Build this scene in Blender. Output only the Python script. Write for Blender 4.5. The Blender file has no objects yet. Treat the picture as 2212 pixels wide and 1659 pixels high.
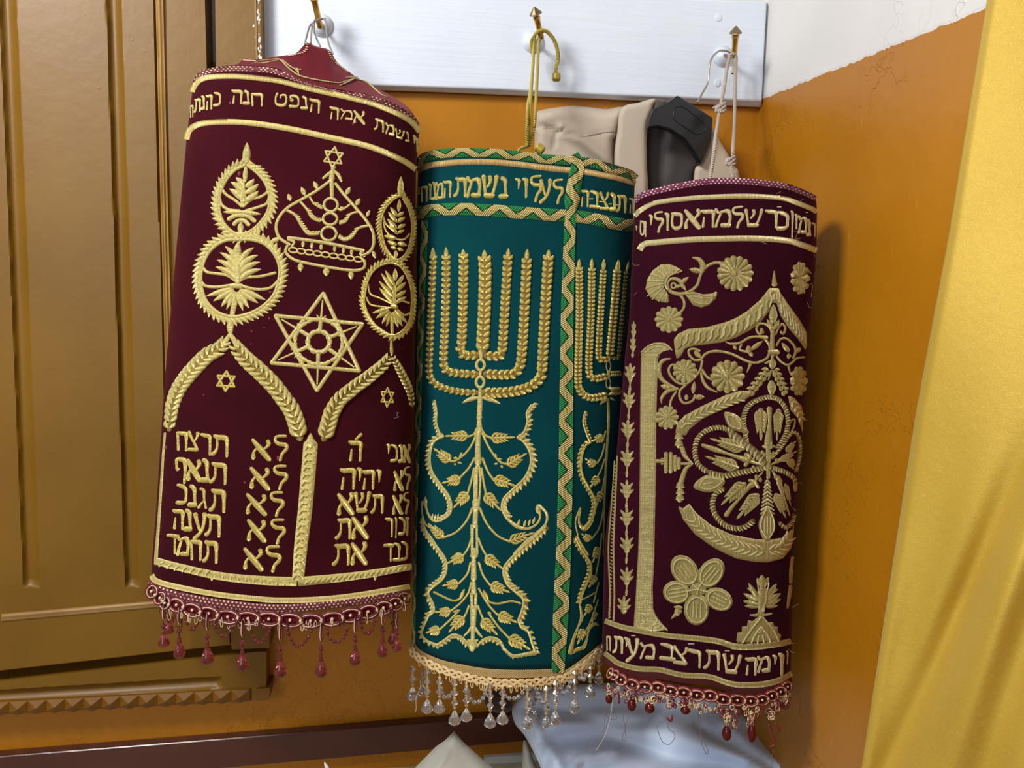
import bpy, bmesh, math, random
import numpy as np
from mathutils import Vector, Matrix
from mathutils.geometry import delaunay_2d_cdt
random.seed(7); rng = np.random.default_rng(7)
SC = bpy.context.scene
C = SC.collection
# ------------------------------------------------------------------ camera frame (2212 x 1659)
F = 1700.0; CX, CY = 1106.0, 829.5
ROLL = 0.0285; PITCH = math.atan(0.108)
CAM = np.array([0.0, 0.0, 1.5])
cr_, sr_ = math.cos(ROLL), math.sin(ROLL); cp_, sp_ = math.cos(PITCH), math.sin(PITCH)
def rays(px, py):
    dx = (np.asarray(px, float) - CX) / F; dy = (np.asarray(py, float) - CY) / F
    xl = dx * cr_ + dy * sr_; yl = -dx * sr_ + dy * cr_
    return np.stack([xl, cp_ - yl * sp_, -yl * cp_ - sp_], -1)
def P(px, py, Y):
    """world point(s) seen at a pixel, at forward distance Y"""
    r = rays(px, py)
    k = np.asarray(Y, float) / r[..., 1]
    return CAM + r * k[..., None]
def V3(px, py, Y): return Vector(P(px, py, Y).tolist())
cam_d = bpy.data.cameras.new('camera'); cam = bpy.data.objects.new('camera', cam_d); C.objects.link(cam)
cam_d.sensor_width = 36; cam_d.lens = 36 * F / 2212; cam_d.clip_start = 0.02
m = Matrix(((cr_, -sr_, 0), (sr_ * sp_, cr_ * sp_, -cp_), (sr_ * cp_, cr_ * cp_, sp_)))
M4 = m.to_4x4(); M4.translation = Vector(CAM.tolist()); cam.matrix_world = M4
SC.camera = cam
# back wall: vertical plane, receding to the right; right wall perpendicular to it
TH = math.radians(9.0); WD = 1.37
WN = np.array([math.sin(TH), -math.cos(TH)]); W0 = np.array([0.0, WD])      # normal toward the room
WU = np.array([math.cos(TH), math.sin(TH)])
def on_plane(px, py, p0, n, off=0.0):
    r = rays(px, py)
    q = np.asarray(p0, float) + np.asarray(n, float) * off
    k = ((q - CAM[:2]) @ n) / (r[..., 0] * n[0] + r[..., 1] * n[1])
    return CAM + r * k[..., None]
def wall(px, py, off=0.0): return on_plane(px, py, W0, WN, off)
def wallY(px, py, off=0.0): return wall(px, py, off)[..., 1]
corner = wall(1634, 300)
RN = np.array([-WU[0], -WU[1]]); R0 = corner[:2]
def rwall(px, py, off=0.0): return on_plane(px, py, R0, RN, off)
# ------------------------------------------------------------------ zoom transforms used while measuring
ZT = {'s': (0, 0, 1), 'A': (300, 0, 650/2157), 'B': (380, 280, 540/2133), 'C': (340, 600, 580/2212), 'D': (310, 900, 600/2212),
      'E': (300, 1180, 620/2212), 'F': (880, 300, 520/2157), 'G': (880, 520, 520/2212), 'H': (880, 840, 480/2212),
      'I': (870, 1130, 480/2212), 'J': (860, 1370, 500/2212), 'K': (1330, 360, 470/2166), 'L': (1330, 560, 470/2166),
      'M': (1310, 840, 470/2166), 'N': (1290, 1120, 470/2166), 'O': (1260, 1360, 520/2212), 'P': (1080, 0, 700/2212),
      'Q': (1600, 0, 612/2031), 'R': (840, 1440, 500/2212), 'S': (1260, 1480, 540/2212), 'T': (400, 60, 520/2212),
      'U': (1380, 880, 380/1751), 'V': (0, 1150, 700/2212), 'W': (0, 0, 620/2057), 'X': (880, 300, 520/2212),
      'Y': (0, 500, 420/995), 'AA': (560, 1350, 400/2148), 'BB': (620, 0, 680/2212), 'CC': (1280, 640, 200/405)}
def zt(z, pts):
    x, y, s = ZT[z]
    return [(x + p[0] * s, y + p[1] * s) for p in pts]
# ------------------------------------------------------------------ object helpers
def tag(o, label=None, cat=None, group=None, kind=None):
    if label: o['label'] = label
    if cat: o['category'] = cat
    if group: o['group'] = group
    if kind: o['kind'] = kind
    return o
def thing(name, loc, label=None, cat=None, group=None, kind=None):
    o = bpy.data.objects.new(name, None); C.objects.link(o); o.location = loc; o.empty_display_size = 0.02
    return tag(o, label, cat, group, kind)
def mesh_obj(name, verts, faces, mats, parent=None, mi=None, uv=None, smooth=True, solid=False):
    me = bpy.data.meshes.new(name)
    verts = np.asarray(verts, float)
    if parent is not None:
        verts = verts - np.array(abs_loc(parent))
    else:
        c0 = verts.mean(0); verts = verts - c0
    me.from_pydata(verts.tolist(), [], faces)
    if not isinstance(mats, (list, tuple)): mats = [mats]
    for mm in mats: me.materials.append(mm)
    if mi is not None: me.polygons.foreach_set('material_index', mi)
    if smooth: me.polygons.foreach_set('use_smooth', [True] * len(me.polygons))
    if uv is not None:
        l = me.uv_layers.new(name='UVMap')
        li = np.zeros(len(me.loops), int); me.loops.foreach_get('vertex_index', li)
        l.data.foreach_set('uv', np.asarray(uv, float)[li].ravel())
    me.update()
    if solid:
        bm = bmesh.new(); bm.from_mesh(me); bmesh.ops.recalc_face_normals(bm, faces=bm.faces); bm.to_mesh(me); bm.free()
    o = bpy.data.objects.new(name, me); C.objects.link(o)
    if parent is not None: o.parent = parent
    else: o.location = c0.tolist()
    return o
def abs_loc(o):
    l = Vector((0, 0, 0))
    while o is not None: l = l + o.location; o = o.parent
    return l
class MB:
    """collects shapes into one mesh"""
    def __init__(s): s.v = []; s.f = []; s.m = []; s.u = []
    def add(s, v, f, mat=0, uv=None):
        b = len(s.v); v = [tuple(map(float, q)) for q in v]
        s.v += v; s.f += [tuple(i + b for i in q) for q in f]; s.m += [mat] * len(f)
        s.u += ([tuple(map(float, q)) for q in uv] if uv is not None else [(0, 0)] * len(v))
    def tube(s, pts, r, n=8, mat=0, closed=False, cap=True):
        pts = [Vector(p) for p in pts]
        N = len(pts); rr = r if hasattr(r, '__len__') else [r] * N
        vs = []; uv = []; L = 0
        up = None
        for i, p in enumerate(pts):
            if closed: t = pts[(i + 1) % N] - pts[i - 1]
            else: t = pts[min(i + 1, N - 1)] - pts[max(i - 1, 0)]
            if t.length < 1e-9: t = Vector((0, 0, 1))
            t.normalize()
            if up is None:
                up = Vector((0, 0, 1)) if abs(t.z) < .9 else Vector((0, 1, 0))
            a = t.cross(up)
            if a.length < 1e-6: a = t.cross(Vector((1, 0.3, 0)))
            a.normalize(); b = a.cross(t); up = b
            if i: L += (pts[i] - pts[i - 1]).length
            for k in range(n):
                an = 2 * math.pi * k / n
                vs.append(p + (a * math.cos(an) + b * math.sin(an)) * rr[i]); uv.append((L * 1000, k / n))
        fs = []
        for i in range(N if closed else N - 1):
            j = (i + 1) % N
            for k in range(n):
                l = (k + 1) % n
                fs.append((i * n + k, i * n + l, j * n + l, j * n + k))
        if not closed and cap:
            fs.append(tuple(range(n - 1, -1, -1))); fs.append(tuple((N - 1) * n + k for k in range(n)))
        s.add(vs, fs, mat, uv)
    def lathe(s, c, prof, n=16, axis=(0, 0, -1), mat=0, facet=None):
        """prof: list of (distance along axis, radius)"""
        ax = Vector(axis).normalized(); a = ax.orthogonal().normalized(); b = ax.cross(a); c = Vector(c)
        vs = []
        for (d, r) in prof:
            for k in range(n):
                an = 2 * math.pi * k / n
                rr = r * (1 if facet is None else (1 + facet * (k % 2)))
                vs.append(c + ax * d + (a * math.cos(an) + b * math.sin(an)) * rr)
        fs = [(i * n + k, i * n + (k + 1) % n, (i + 1) * n + (k + 1) % n, (i + 1) * n + k) for i in range(len(prof) - 1) for k in range(n)]
        fs.append(tuple(range(n - 1, -1, -1))); fs.append(tuple((len(prof) - 1) * n + k for k in range(n)))
        s.add(vs, fs, mat)
    def ball(s, c, r, n=10, mat=0, axis=(0, 0, -1), sq=1.0):
        prof = [(-r * sq * math.cos(math.pi * i / 8), max(r * math.sin(math.pi * i / 8), r * .02)) for i in range(9)]
        s.lathe(c, prof, n, axis, mat)
    def slab(s, front, back, mat=0):
        """front/back: equal loops of 3-D points"""
        n = len(front)
        s.add(list(front) + list(back), [tuple(range(n)), tuple(range(2 * n - 1, n - 1, -1))] +
              [(i, n + i, n + (i + 1) % n, (i + 1) % n) for i in range(n)], mat)
    def build(s, name, mats, parent=None, smooth=True, solid=True):
        return mesh_obj(name, s.v, s.f, mats, parent, s.m, s.u, smooth, solid)
def bevel(o, w=0.002, seg=2, ang=30):
    b = o.modifiers.new('bevel', 'BEVEL'); b.width = w; b.segments = seg; b.limit_method = 'ANGLE'; b.angle_limit = math.radians(ang)
    b.harden_normals = False
    return o
def cr(pts, step=3.0, closed=False, extra=None):
    """Catmull-Rom through control points -> points about `step` apart; extra: per-point scalars interpolated along"""
    p = np.array(pts, float)
    e = None if extra is None else np.array(extra, float)
    n = len(p); out = []; oe = []
    seg = n if closed else n - 1
    for i in range(seg):
        if closed: a, b, c, d = p[(i - 1) % n], p[i], p[(i + 1) % n], p[(i + 2) % n]
        else: a, b, c, d = p[max(i - 1, 0)], p[i], p[i + 1], p[min(i + 2, n - 1)]
        L = np.linalg.norm(c - b); k = max(1, int(math.ceil(L / step)))
        for j in range(k):
            t = j / k
            out.append(0.5 * ((2 * b) + (-a + c) * t + (2 * a - 5 * b + 4 * c - d) * t * t + (-a + 3 * b - 3 * c + d) * t ** 3))
            if e is not None: oe.append(e[i] * (1 - t) + e[(i + 1) % n] * t)
    if not closed:
        out.append(p[-1])
        if e is not None: oe.append(e[-1])
    return (np.array(out), np.array(oe)) if e is not None else np.array(out)
def resamp(pts, n):
    p = np.array(pts, float); d = np.r_[0, np.cumsum(np.linalg.norm(np.diff(p, axis=0), axis=1))]
    t = np.linspace(0, d[-1], n)
    return np.stack([np.interp(t, d, p[:, k]) for k in range(p.shape[1])], -1)
# ------------------------------------------------------------------ materials
def srgb(r, g, b):
    f = lambda c: (c / 255 / 12.92) if c <= 10 else ((c / 255 + .055) / 1.055) ** 2.4
    return (f(r), f(g), f(b), 1)
class NT:
    def __init__(s, name):
        s.m = bpy.data.materials.new(name); s.m.use_nodes = True; s.t = s.m.node_tree; s.n = s.t.nodes
        s.b = s.n['Principled BSDF']
    def new(s, ty, **kw):
        n = s.n.new(ty)
        for k, v in kw.items():
            if hasattr(n, k): setattr(n, k, v)
            else: n.inputs[k.replace('_', ' ')].default_value = v
        return n
    def link(s, a, b): s.t.links.new(a, b)
    def math(s, op, a, b=None, c=None):
        n = s.n.new('ShaderNodeMath'); n.operation = op
        for i, v in enumerate((a, b, c)):
            if v is None: continue
            if isinstance(v, (int, float)): n.inputs[i].default_value = v
            else: s.link(v, n.inputs[i])
        return n.outputs[0]
    def noise(s, scale, detail=3, vec=None, rough=.5, out=0):
        n = s.n.new('ShaderNodeTexNoise'); n.inputs['Scale'].default_value = scale; n.inputs['Detail'].default_value = detail
        n.inputs['Roughness'].default_value = rough
        if vec is None: vec = s.coord('Object')
        s.link(vec, n.inputs['Vector']); return n.outputs[out]
    def coord(s, k='Object'):
        n = s.n.new('ShaderNodeTexCoord'); return n.outputs[k]
    def pos(s):
        return s.n.new('ShaderNodeNewGeometry').outputs['Position']
    def sep(s, v):
        n = s.n.new('ShaderNodeSeparateXYZ'); s.link(v, n.inputs[0]); return n.outputs
    def comb(s, x, y, z):
        n = s.n.new('ShaderNodeCombineXYZ')
        for i, v in enumerate((x, y, z)):
            if isinstance(v, (int, float)): n.inputs[i].default_value = v
            else: s.link(v, n.inputs[i])
        return n.outputs[0]
    def mapping(s, v, scale):
        n = s.n.new('ShaderNodeMapping'); s.link(v, n.inputs[0]); n.inputs['Scale'].default_value = scale; return n.outputs[0]
    def mix(s, fac, a, b):
        n = s.n.new('ShaderNodeMix'); n.data_type = 'RGBA'
        if isinstance(fac, (int, float)): n.inputs[0].default_value = fac
        else: s.link(fac, n.inputs[0])
        for v, k in ((a, 6), (b, 7)):
            if isinstance(v, tuple): n.inputs[k].default_value = v
            else: s.link(v, n.inputs[k])
        return n.outputs[2]
    def ramp(s, fac, stops):
        n = s.n.new('ShaderNodeValToRGB'); s.link(fac, n.inputs[0]); r = n.color_ramp
        while len(r.elements) < len(stops): r.elements.new(.5)
        for e, (p, c) in zip(r.elements, stops): e.position = p; e.color = c if isinstance(c, tuple) else (c, c, c, 1)
        return n.outputs[0]
    def bump(s, h, strength=.3, dist=.001, normal=None):
        n = s.n.new('ShaderNodeBump'); n.inputs['Strength'].default_value = strength; n.inputs['Distance'].default_value = dist
        s.link(h, n.inputs['Height'])
        if normal is not None: s.link(normal, n.inputs['Normal'])
        s.link(n.outputs[0], s.b.inputs['Normal']); return n.outputs[0]
    def set(s, **kw):
        for k, v in kw.items():
            k = k.replace('_', ' ')
            if isinstance(v, (int, float, tuple)): s.b.inputs[k].default_value = v
            else: s.link(v, s.b.inputs[k])
        return s
MT = {}
def simple(name, col, rough=.5, metal=0, **kw):
    t = NT(name); t.set(Base_Color=col, Roughness=rough, Metallic=metal, **kw); MT[name] = t.m; return t
def velvet(name, col, col2, sheen, srough=.4, stint=(1, 1, 1, 1)):
    t = NT(name)
    n1 = t.noise(9, 4); n2 = t.noise(900, 2)
    fac = t.ramp(n1, [(.35, 0.0), (.7, 1.0)])
    t.set(Base_Color=t.mix(fac, col, col2), Roughness=.95, Specular_IOR_Level=.1, Sheen_Weight=sheen, Sheen_Roughness=srough, Sheen_Tint=stint)
    h = t.math('ADD', t.math('MULTIPLY', n2, .35), t.math('MULTIPLY', t.noise(22, 3), 1.0))
    t.bump(h, .35, .002); MT[name] = t.m; return t
velvet('maroon_velvet', srgb(50, 6, 15), srgb(60, 9, 19), .26, .35, srgb(208, 112, 116))
velvet('plum_velvet', srgb(42, 4, 19), srgb(52, 7, 24), .2, .35, srgb(200, 110, 140))
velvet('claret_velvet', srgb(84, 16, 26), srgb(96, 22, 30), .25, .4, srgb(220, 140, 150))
velvet('teal_cloth', srgb(0, 54, 60), srgb(2, 62, 67), .06, .5, srgb(150, 210, 210))
def thread(name, base, dark, light, metal=.55, rough=.38, scale=1.0):
    """satin-stitched metallic thread: fine stitches run across each padded stroke (UV.x = length in px)"""
    t = NT(name)
    uv = t.sep(t.coord('UV'))
    v = t.comb(t.math('MULTIPLY', uv[0], 1.5 * scale), t.math('MULTIPLY', uv[1], .35), 0)
    n = t.noise(1.0, 2, v)
    n2 = t.noise(160, 2)
    st = t.math('SINE', t.math('MULTIPLY', t.math('ADD', uv[0], t.math('MULTIPLY', n2, 1.2)), 4.2 * scale))
    col = t.mix(t.ramp(n, [(.3, 0.0), (.72, 1.0)]), dark, base)
    sp = t.noise(1400, 1)
    col = t.mix(t.ramp(sp, [(.60, 0.0), (.74, 1.0)]), col, light)
    t.set(Base_Color=col, Roughness=rough, Metallic=metal, Sheen_Weight=0.0)
    t.bump(t.math('ADD', t.math('MULTIPLY', st, .5), t.math('MULTIPLY', n, 1.3)), .7, .001)
    MT[name] = t.m; return t
thread('gold_thread', srgb(248, 234, 158), srgb(222, 202, 112), srgb(255, 252, 215), .42, .29)
thread('bright_gold', srgb(246, 228, 136), srgb(216, 190, 90), srgb(255, 250, 200), .48, .26)
thread('antique_gold', srgb(208, 194, 132), srgb(168, 150, 86), srgb(240, 228, 176), .42, .36)
thread('antique_light', srgb(240, 228, 172), srgb(208, 190, 126), srgb(255, 248, 212), .35, .34)
thread('gold_band', srgb(240, 222, 148), srgb(212, 188, 108), srgb(250, 232, 168), .25, .42, .7)
thread('copper_band', srgb(212, 182, 118), srgb(180, 138, 72), srgb(240, 218, 170), .25, .42, .7)
thread('crevice_shade_underlay', srgb(172, 146, 70), srgb(134, 108, 46), srgb(176, 150, 84), .3, .5)  # padding under leaves and beads, darkened so crevice shade sits in its colour
thread('antique_shade_underlay', srgb(132, 112, 62), srgb(98, 80, 40), srgb(160, 140, 86), .3, .5)
# green / gold / black braided ribbon, a zigzag of gold weave between green triangles
t = NT('braided_ribbon'); uv = t.sep(t.coord('UV'))
ph = t.math('FRACT', t.math('MULTIPLY', uv[0], 1 / 72.0))
tri = t.math('ABSOLUTE', t.math('SUBTRACT', t.math('MULTIPLY', ph, 2.0), 1.0))
d = t.math('ABSOLUTE', t.math('SUBTRACT', uv[1], tri))
ck = t.math('MULTIPLY', t.math('SINE', t.math('MULTIPLY', uv[0], 1.35)), t.math('SINE', t.math('MULTIPLY', uv[1], 25)))
goldc = t.mix(t.ramp(ck, [(.25, 0.0), (.40, 1.0)]), srgb(186, 166, 88), srgb(255, 240, 180))
greenc = t.mix(t.ramp(ck, [(.25, 0.0), (.40, 1.0)]), srgb(18, 112, 50), srgb(44, 176, 84))
blk = t.math('LESS_THAN', d, .47); gd = t.math('LESS_THAN', d, .35)
nn = t.noise(160, 1)
blk2 = t.math('MULTIPLY', blk, t.math('GREATER_THAN', nn, .36))
t.set(Base_Color=t.mix(gd, t.mix(blk2, greenc, srgb(14, 28, 20)), goldc), Roughness=.5, Metallic=t.math('MULTIPLY', gd, .25))
t.bump(ck, .8, .0016); MT['braided_ribbon'] = t.m
# maroon webbing with small cream stitches
def stitched(name, ground, st, lx=9.0, rows=3.0):
    t = NT(name); uv = t.sep(t.coord('UV'))
    r = t.math('MULTIPLY', uv[1], rows); row = t.math('FLOOR', r); fy = t.math('FRACT', r)
    a = t.math('FRACT', t.math('ADD', t.math('MULTIPLY', uv[0], 1 / lx), t.math('ADD', t.math('MULTIPLY', row, .5), t.math('MULTIPLY', t.math('ABSOLUTE', t.math('SUBTRACT', fy, .5)), .7))))
    m1 = t.math('MULTIPLY', t.math('LESS_THAN', a, .38), t.math('LESS_THAN', t.math('ABSOLUTE', t.math('SUBTRACT', fy, .5)), .26))
    m1 = t.math('MULTIPLY', m1, t.math('GREATER_THAN', t.noise(220, 1), .42))
    t.set(Base_Color=t.mix(m1, ground, st), Roughness=.75, Sheen_Weight=.2)
    t.bump(t.math('ADD', m1, t.math('MULTIPLY', t.noise(700, 2), .5)), .5, .0012); MT[name] = t.m
stitched('stitched_claret', srgb(96, 18, 34), srgb(228, 205, 160))
stitched('stitched_plum', srgb(100, 20, 52), srgb(222, 196, 205))
# cords
def cord(name, c1, c2, sc=1.0, metal=0, rough=.6, bands=900):
    t = NT(name); uv = t.sep(t.coord('UV'))
    w = t.math('SINE', t.math('ADD', t.math('MULTIPLY', uv[0], 2.2 * sc), t.math('MULTIPLY', uv[1], 12.566)))
    t.set(Base_Color=t.mix(t.ramp(w, [(.2, 0.0), (.7, 1.0)]), c1, c2), Roughness=rough, Metallic=metal)
    t.bump(w, .8, .0012); MT[name] = t.m
cord('beige_rope', srgb(184, 164, 146), srgb(228, 214, 200), .8)
cord('grey_string', srgb(160, 150, 140), srgb(214, 206, 196), 2.0)
cord('gold_cord', srgb(170, 148, 50), srgb(248, 228, 112), 1.2, .3, .4)
simple('cream_cord', srgb(222, 198, 154), .5)
simple('claret_cord', srgb(98, 14, 34), .5)
simple('rust_cord', srgb(124, 32, 36), .45)
simple('peach_cord', srgb(236, 206, 150), .5)
simple('buff_cord', srgb(222, 200, 150), .45)
simple('grey_thread', srgb(120, 108, 118), .7); simple('pale_thread', srgb(206, 198, 182), .7); simple('brass_thread', srgb(150, 115, 50), .6)
# glass
def glass(name, col, rough=.03, ior=1.5, trans=1.0):
    t = simple(name, col, rough, 0, IOR=ior, Transmission_Weight=trans); return t
glass('claret_glass', srgb(192, 96, 98), .05, 1.45, .9); glass('rust_glass', srgb(116, 26, 22), .08, 1.45, .6); glass('clear_glass', srgb(252, 250, 246), .02, 1.52, .93)
# paint
def paint(name, c1, c2, rough=.3, bumps=.25, scale=6, fine=60, coat=0.3, dist=.004):
    t = NT(name); n = t.noise(scale, 4, t.pos()); nf = t.noise(fine, 3, t.pos()); t.set(Specular_IOR_Level=.35)
    t.set(Base_Color=t.mix(t.ramp(n, [(.3, 0.0), (.7, 1.0)]), c1, c2), Roughness=t.math('ADD', t.math('MULTIPLY', n, .12), rough - .06), Coat_Weight=coat, Coat_Roughness=.25)
    vo = t.new('ShaderNodeTexVoronoi'); vo.inputs['Scale'].default_value = 26; t.link(t.pos(), vo.inputs['Vector'])
    spots = t.ramp(vo.outputs['Distance'], [(.02, 1.0), (.06, 0.0)])
    t.bump(t.math('ADD', t.math('ADD', n, t.math('MULTIPLY', nf, .35)), t.math('MULTIPLY', spots, .25)), bumps, dist)
    MT[name] = t.m; return t
paint('door_paint', srgb(112, 77, 9), srgb(123, 87, 17), .45, .25, coat=.04)
paint('worn_bead_paint', srgb(140, 100, 40), srgb(162, 124, 62), .4, .3, coat=.1)
paint('worn_edge_paint', srgb(130, 90, 36), srgb(160, 124, 74), .45, .4, coat=.1)
paint('serrated_paint', srgb(112, 72, 10), srgb(128, 84, 16), .5, .3, coat=.05)
paint('rail_paint', srgb(66, 30, 20), srgb(80, 38, 26), .25, .25)
t = paint('board_paint', srgb(214, 222, 236), srgb(224, 230, 240), .42, .0)
gr = t.noise(1.0, 4, t.mapping(t.pos(), (7, 7, 150)), .6); t.bump(t.math('ADD', gr, t.math('MULTIPLY', t.noise(60, 2, t.pos()), .25)), .35, .0025)
paint('flake_white', srgb(230, 226, 216), srgb(240, 238, 230), .6, .5)
simple('black_gap', srgb(10, 9, 8), .9)
simple('ledge_stone', srgb(176, 168, 146), .5); simple('ledge_white', srgb(205, 210, 210), .5)
simple('brass', srgb(205, 165, 85), .28, .9); simple('dull_brass', srgb(140, 122, 92), .32, .9); simple('steel_wire', srgb(190, 185, 170), .25, 1.0)
simple('black_plastic', srgb(20, 22, 26), .3, 0); simple('black_plastic_line', srgb(52, 54, 60), .35, 0)
def cloth(name, c1, c2, weave=1200, rough=.85, b=.25):
    t = NT(name); n = t.noise(5, 3, t.pos()); w = t.noise(weave, 1, t.pos())
    t.set(Base_Color=t.mix(t.ramp(n, [(.35, 0.0), (.7, 1.0)]), c1, c2), Roughness=rough, Sheen_Weight=.15)
    t.bump(w, b, .001); MT[name] = t.m; return t
cloth('beige_twill', srgb(186, 170, 150), srgb(196, 181, 163)); cloth('coat_lining', srgb(66, 60, 60), srgb(80, 73, 72)); cloth('fur_collar', srgb(58, 54, 46), srgb(112, 100, 84), 500, .95, .8)
cloth('white_satin', srgb(208, 225, 252), srgb(218, 232, 253), 1200, .5, .1); cloth('grey_linen', srgb(178, 176, 164), srgb(190, 188, 176)); cloth('dark_cloth', srgb(42, 30, 24), srgb(62, 44, 34))
simple('seam_thread', srgb(140, 122, 104), .8)
# ------------------------------------------------------------------ a mantle: closed soft elliptic sleeve
class Mantle:
    def __init__(s, XL, XR, top, bot, Yc, b, n=2.3, yaw=0.0, wav=0.002, seed=0):
        s.XLp = np.array(XL, float).T; s.XRp = np.array(XR, float).T      # rows y, x
        s.top = np.array(sorted(top)).T; s.bot = np.array(sorted(bot)).T
        s.Yc, s.b, s.n, s.yaw, s.wav, s.seed = Yc, b, n, yaw, wav, seed
    def xl(s, y): return np.interp(y, s.XLp[0], s.XLp[1])
    def xr(s, y): return np.interp(y, s.XRp[0], s.XRp[1])
    def u(s, x, y):
        a, b = s.xl(y), s.xr(y); return (x - (a + b) / 2) / ((b - a) / 2)
    def prof(s, u): return np.clip(1 - np.abs(u) ** s.n, 0, 1) ** (1 / s.n)
    def wave(s, u, y):
        e = 1 - u * u
        return s.wav * e * (np.sin(3.1 * u + y * .004 + s.seed) + .6 * np.sin(7.3 * u - y * .009 + s.seed * 2) + .4 * np.sin(y * .021 + 2 * u))
    def Y(s, x, y, clamp=.988):
        u = np.clip(s.u(np.asarray(x, float), np.asarray(y, float)), -clamp, clamp)
        return s.Yc - s.b * s.prof(u) + s.yaw * u + s.wave(u, y)
    def lift(s, x, y, h):
        """point h px above the cloth at the pixel, along the cloth's normal"""
        x = np.asarray(x, float); y = np.asarray(y, float); h = np.asarray(h, float)
        yy = s.Y(x, y); p = P(x, y, yy); e = 1.5
        px = P(x + e, y, s.Y(x + e, y)) - P(x - e, y, s.Y(x - e, y))
        py = P(x, y + e, s.Y(x, y + e)) - P(x, y - e, s.Y(x, y - e))
        n = np.cross(px, py); n /= np.linalg.norm(n, axis=-1, keepdims=True)
        sg = np.sign(np.sum(n * (CAM - p), -1, keepdims=True)); n = n * np.where(sg == 0, 1, sg)
        return p + n * (h * yy / F)[..., None]
    def body(s, name, mat, parent, nu=72, nv=60):
        # front half then back half; ring index runs around
        ang = np.linspace(0, math.pi, nu + 1)
        uf = -np.cos(ang)
        ys_ = []
        def edge_y(curve, u):
            # curve given in px (x,y): find y where x(u,y) matches
            y = np.interp(curve[0].mean(), curve[0], curve[1])
            y = np.full_like(u, y)
            for _ in range(12):
                x = (s.xl(y) + s.xr(y)) / 2 + u * (s.xr(y) - s.xl(y)) / 2
                y = np.interp(x, curve[0], curve[1])
            return y
        s.edge_y = edge_y
        yt, yb = edge_y(s.top, uf), edge_y(s.bot, uf)
        verts = []
        tt = np.linspace(0, 1, nv + 1)
        for t in tt:
            y = yt * (1 - t) + yb * t
            x = (s.xl(y) + s.xr(y)) / 2 + uf * (s.xr(y) - s.xl(y)) / 2
            Yf = s.Yc - s.b * s.prof(uf) + s.yaw * uf + s.wave(uf, y)
            front = P(x, y, Yf)
            # back of the same ring: same height in the world, further away
            Yb = s.Yc + s.b * s.prof(uf) + s.yaw * uf
            zf = P(x, y, Yf)[:, 2]
            chord = np.interp(uf, [-1, 1], [zf[0], zf[-1]])
            xb = P(x, y, Yb); xb = np.stack([xb[:, 0] * .985 + .015 * xb[:, 0].mean(), Yb, 2 * chord - zf + 0 * zf], -1)
            xb[:, 2] = np.clip(xb[:, 2], chord - .02, chord + .02)
            ring = np.concatenate([front, xb[1:-1][::-1]])
            verts.append(ring)
        n = len(verts[0]); V = np.concatenate(verts)
        fs = [(r * n + k, r * n + (k + 1) % n, (r + 1) * n + (k + 1) % n, (r + 1) * n + k) for r in range(nv) for k in range(n)]
        # close the top with a lid, leave a turned-in lining at the bottom
        ct = verts[0].mean(0); V = np.concatenate([V, [ct]]); ci = len(V) - 1
        fs += [(k, ci, (k + 1) % n) for k in range(n)]
        inner = verts[-1] * .97 + verts[-1].mean(0) * .03; inner[:, 2] = verts[-1][:, 2] + .03
        b0 = len(V); V = np.concatenate([V, inner])
        fs += [(nv * n + k, nv * n + (k + 1) % n, b0 + (k + 1) % n, b0 + k) for k in range(n)]
        cb = inner.mean(0); V = np.concatenate([V, [cb]]); ci = len(V) - 1
        fs += [(b0 + k, b0 + (k + 1) % n, ci) for k in range(n)]
        s.rings = verts
        return mesh_obj(name, V, fs, mat, parent, solid=True)
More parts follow.
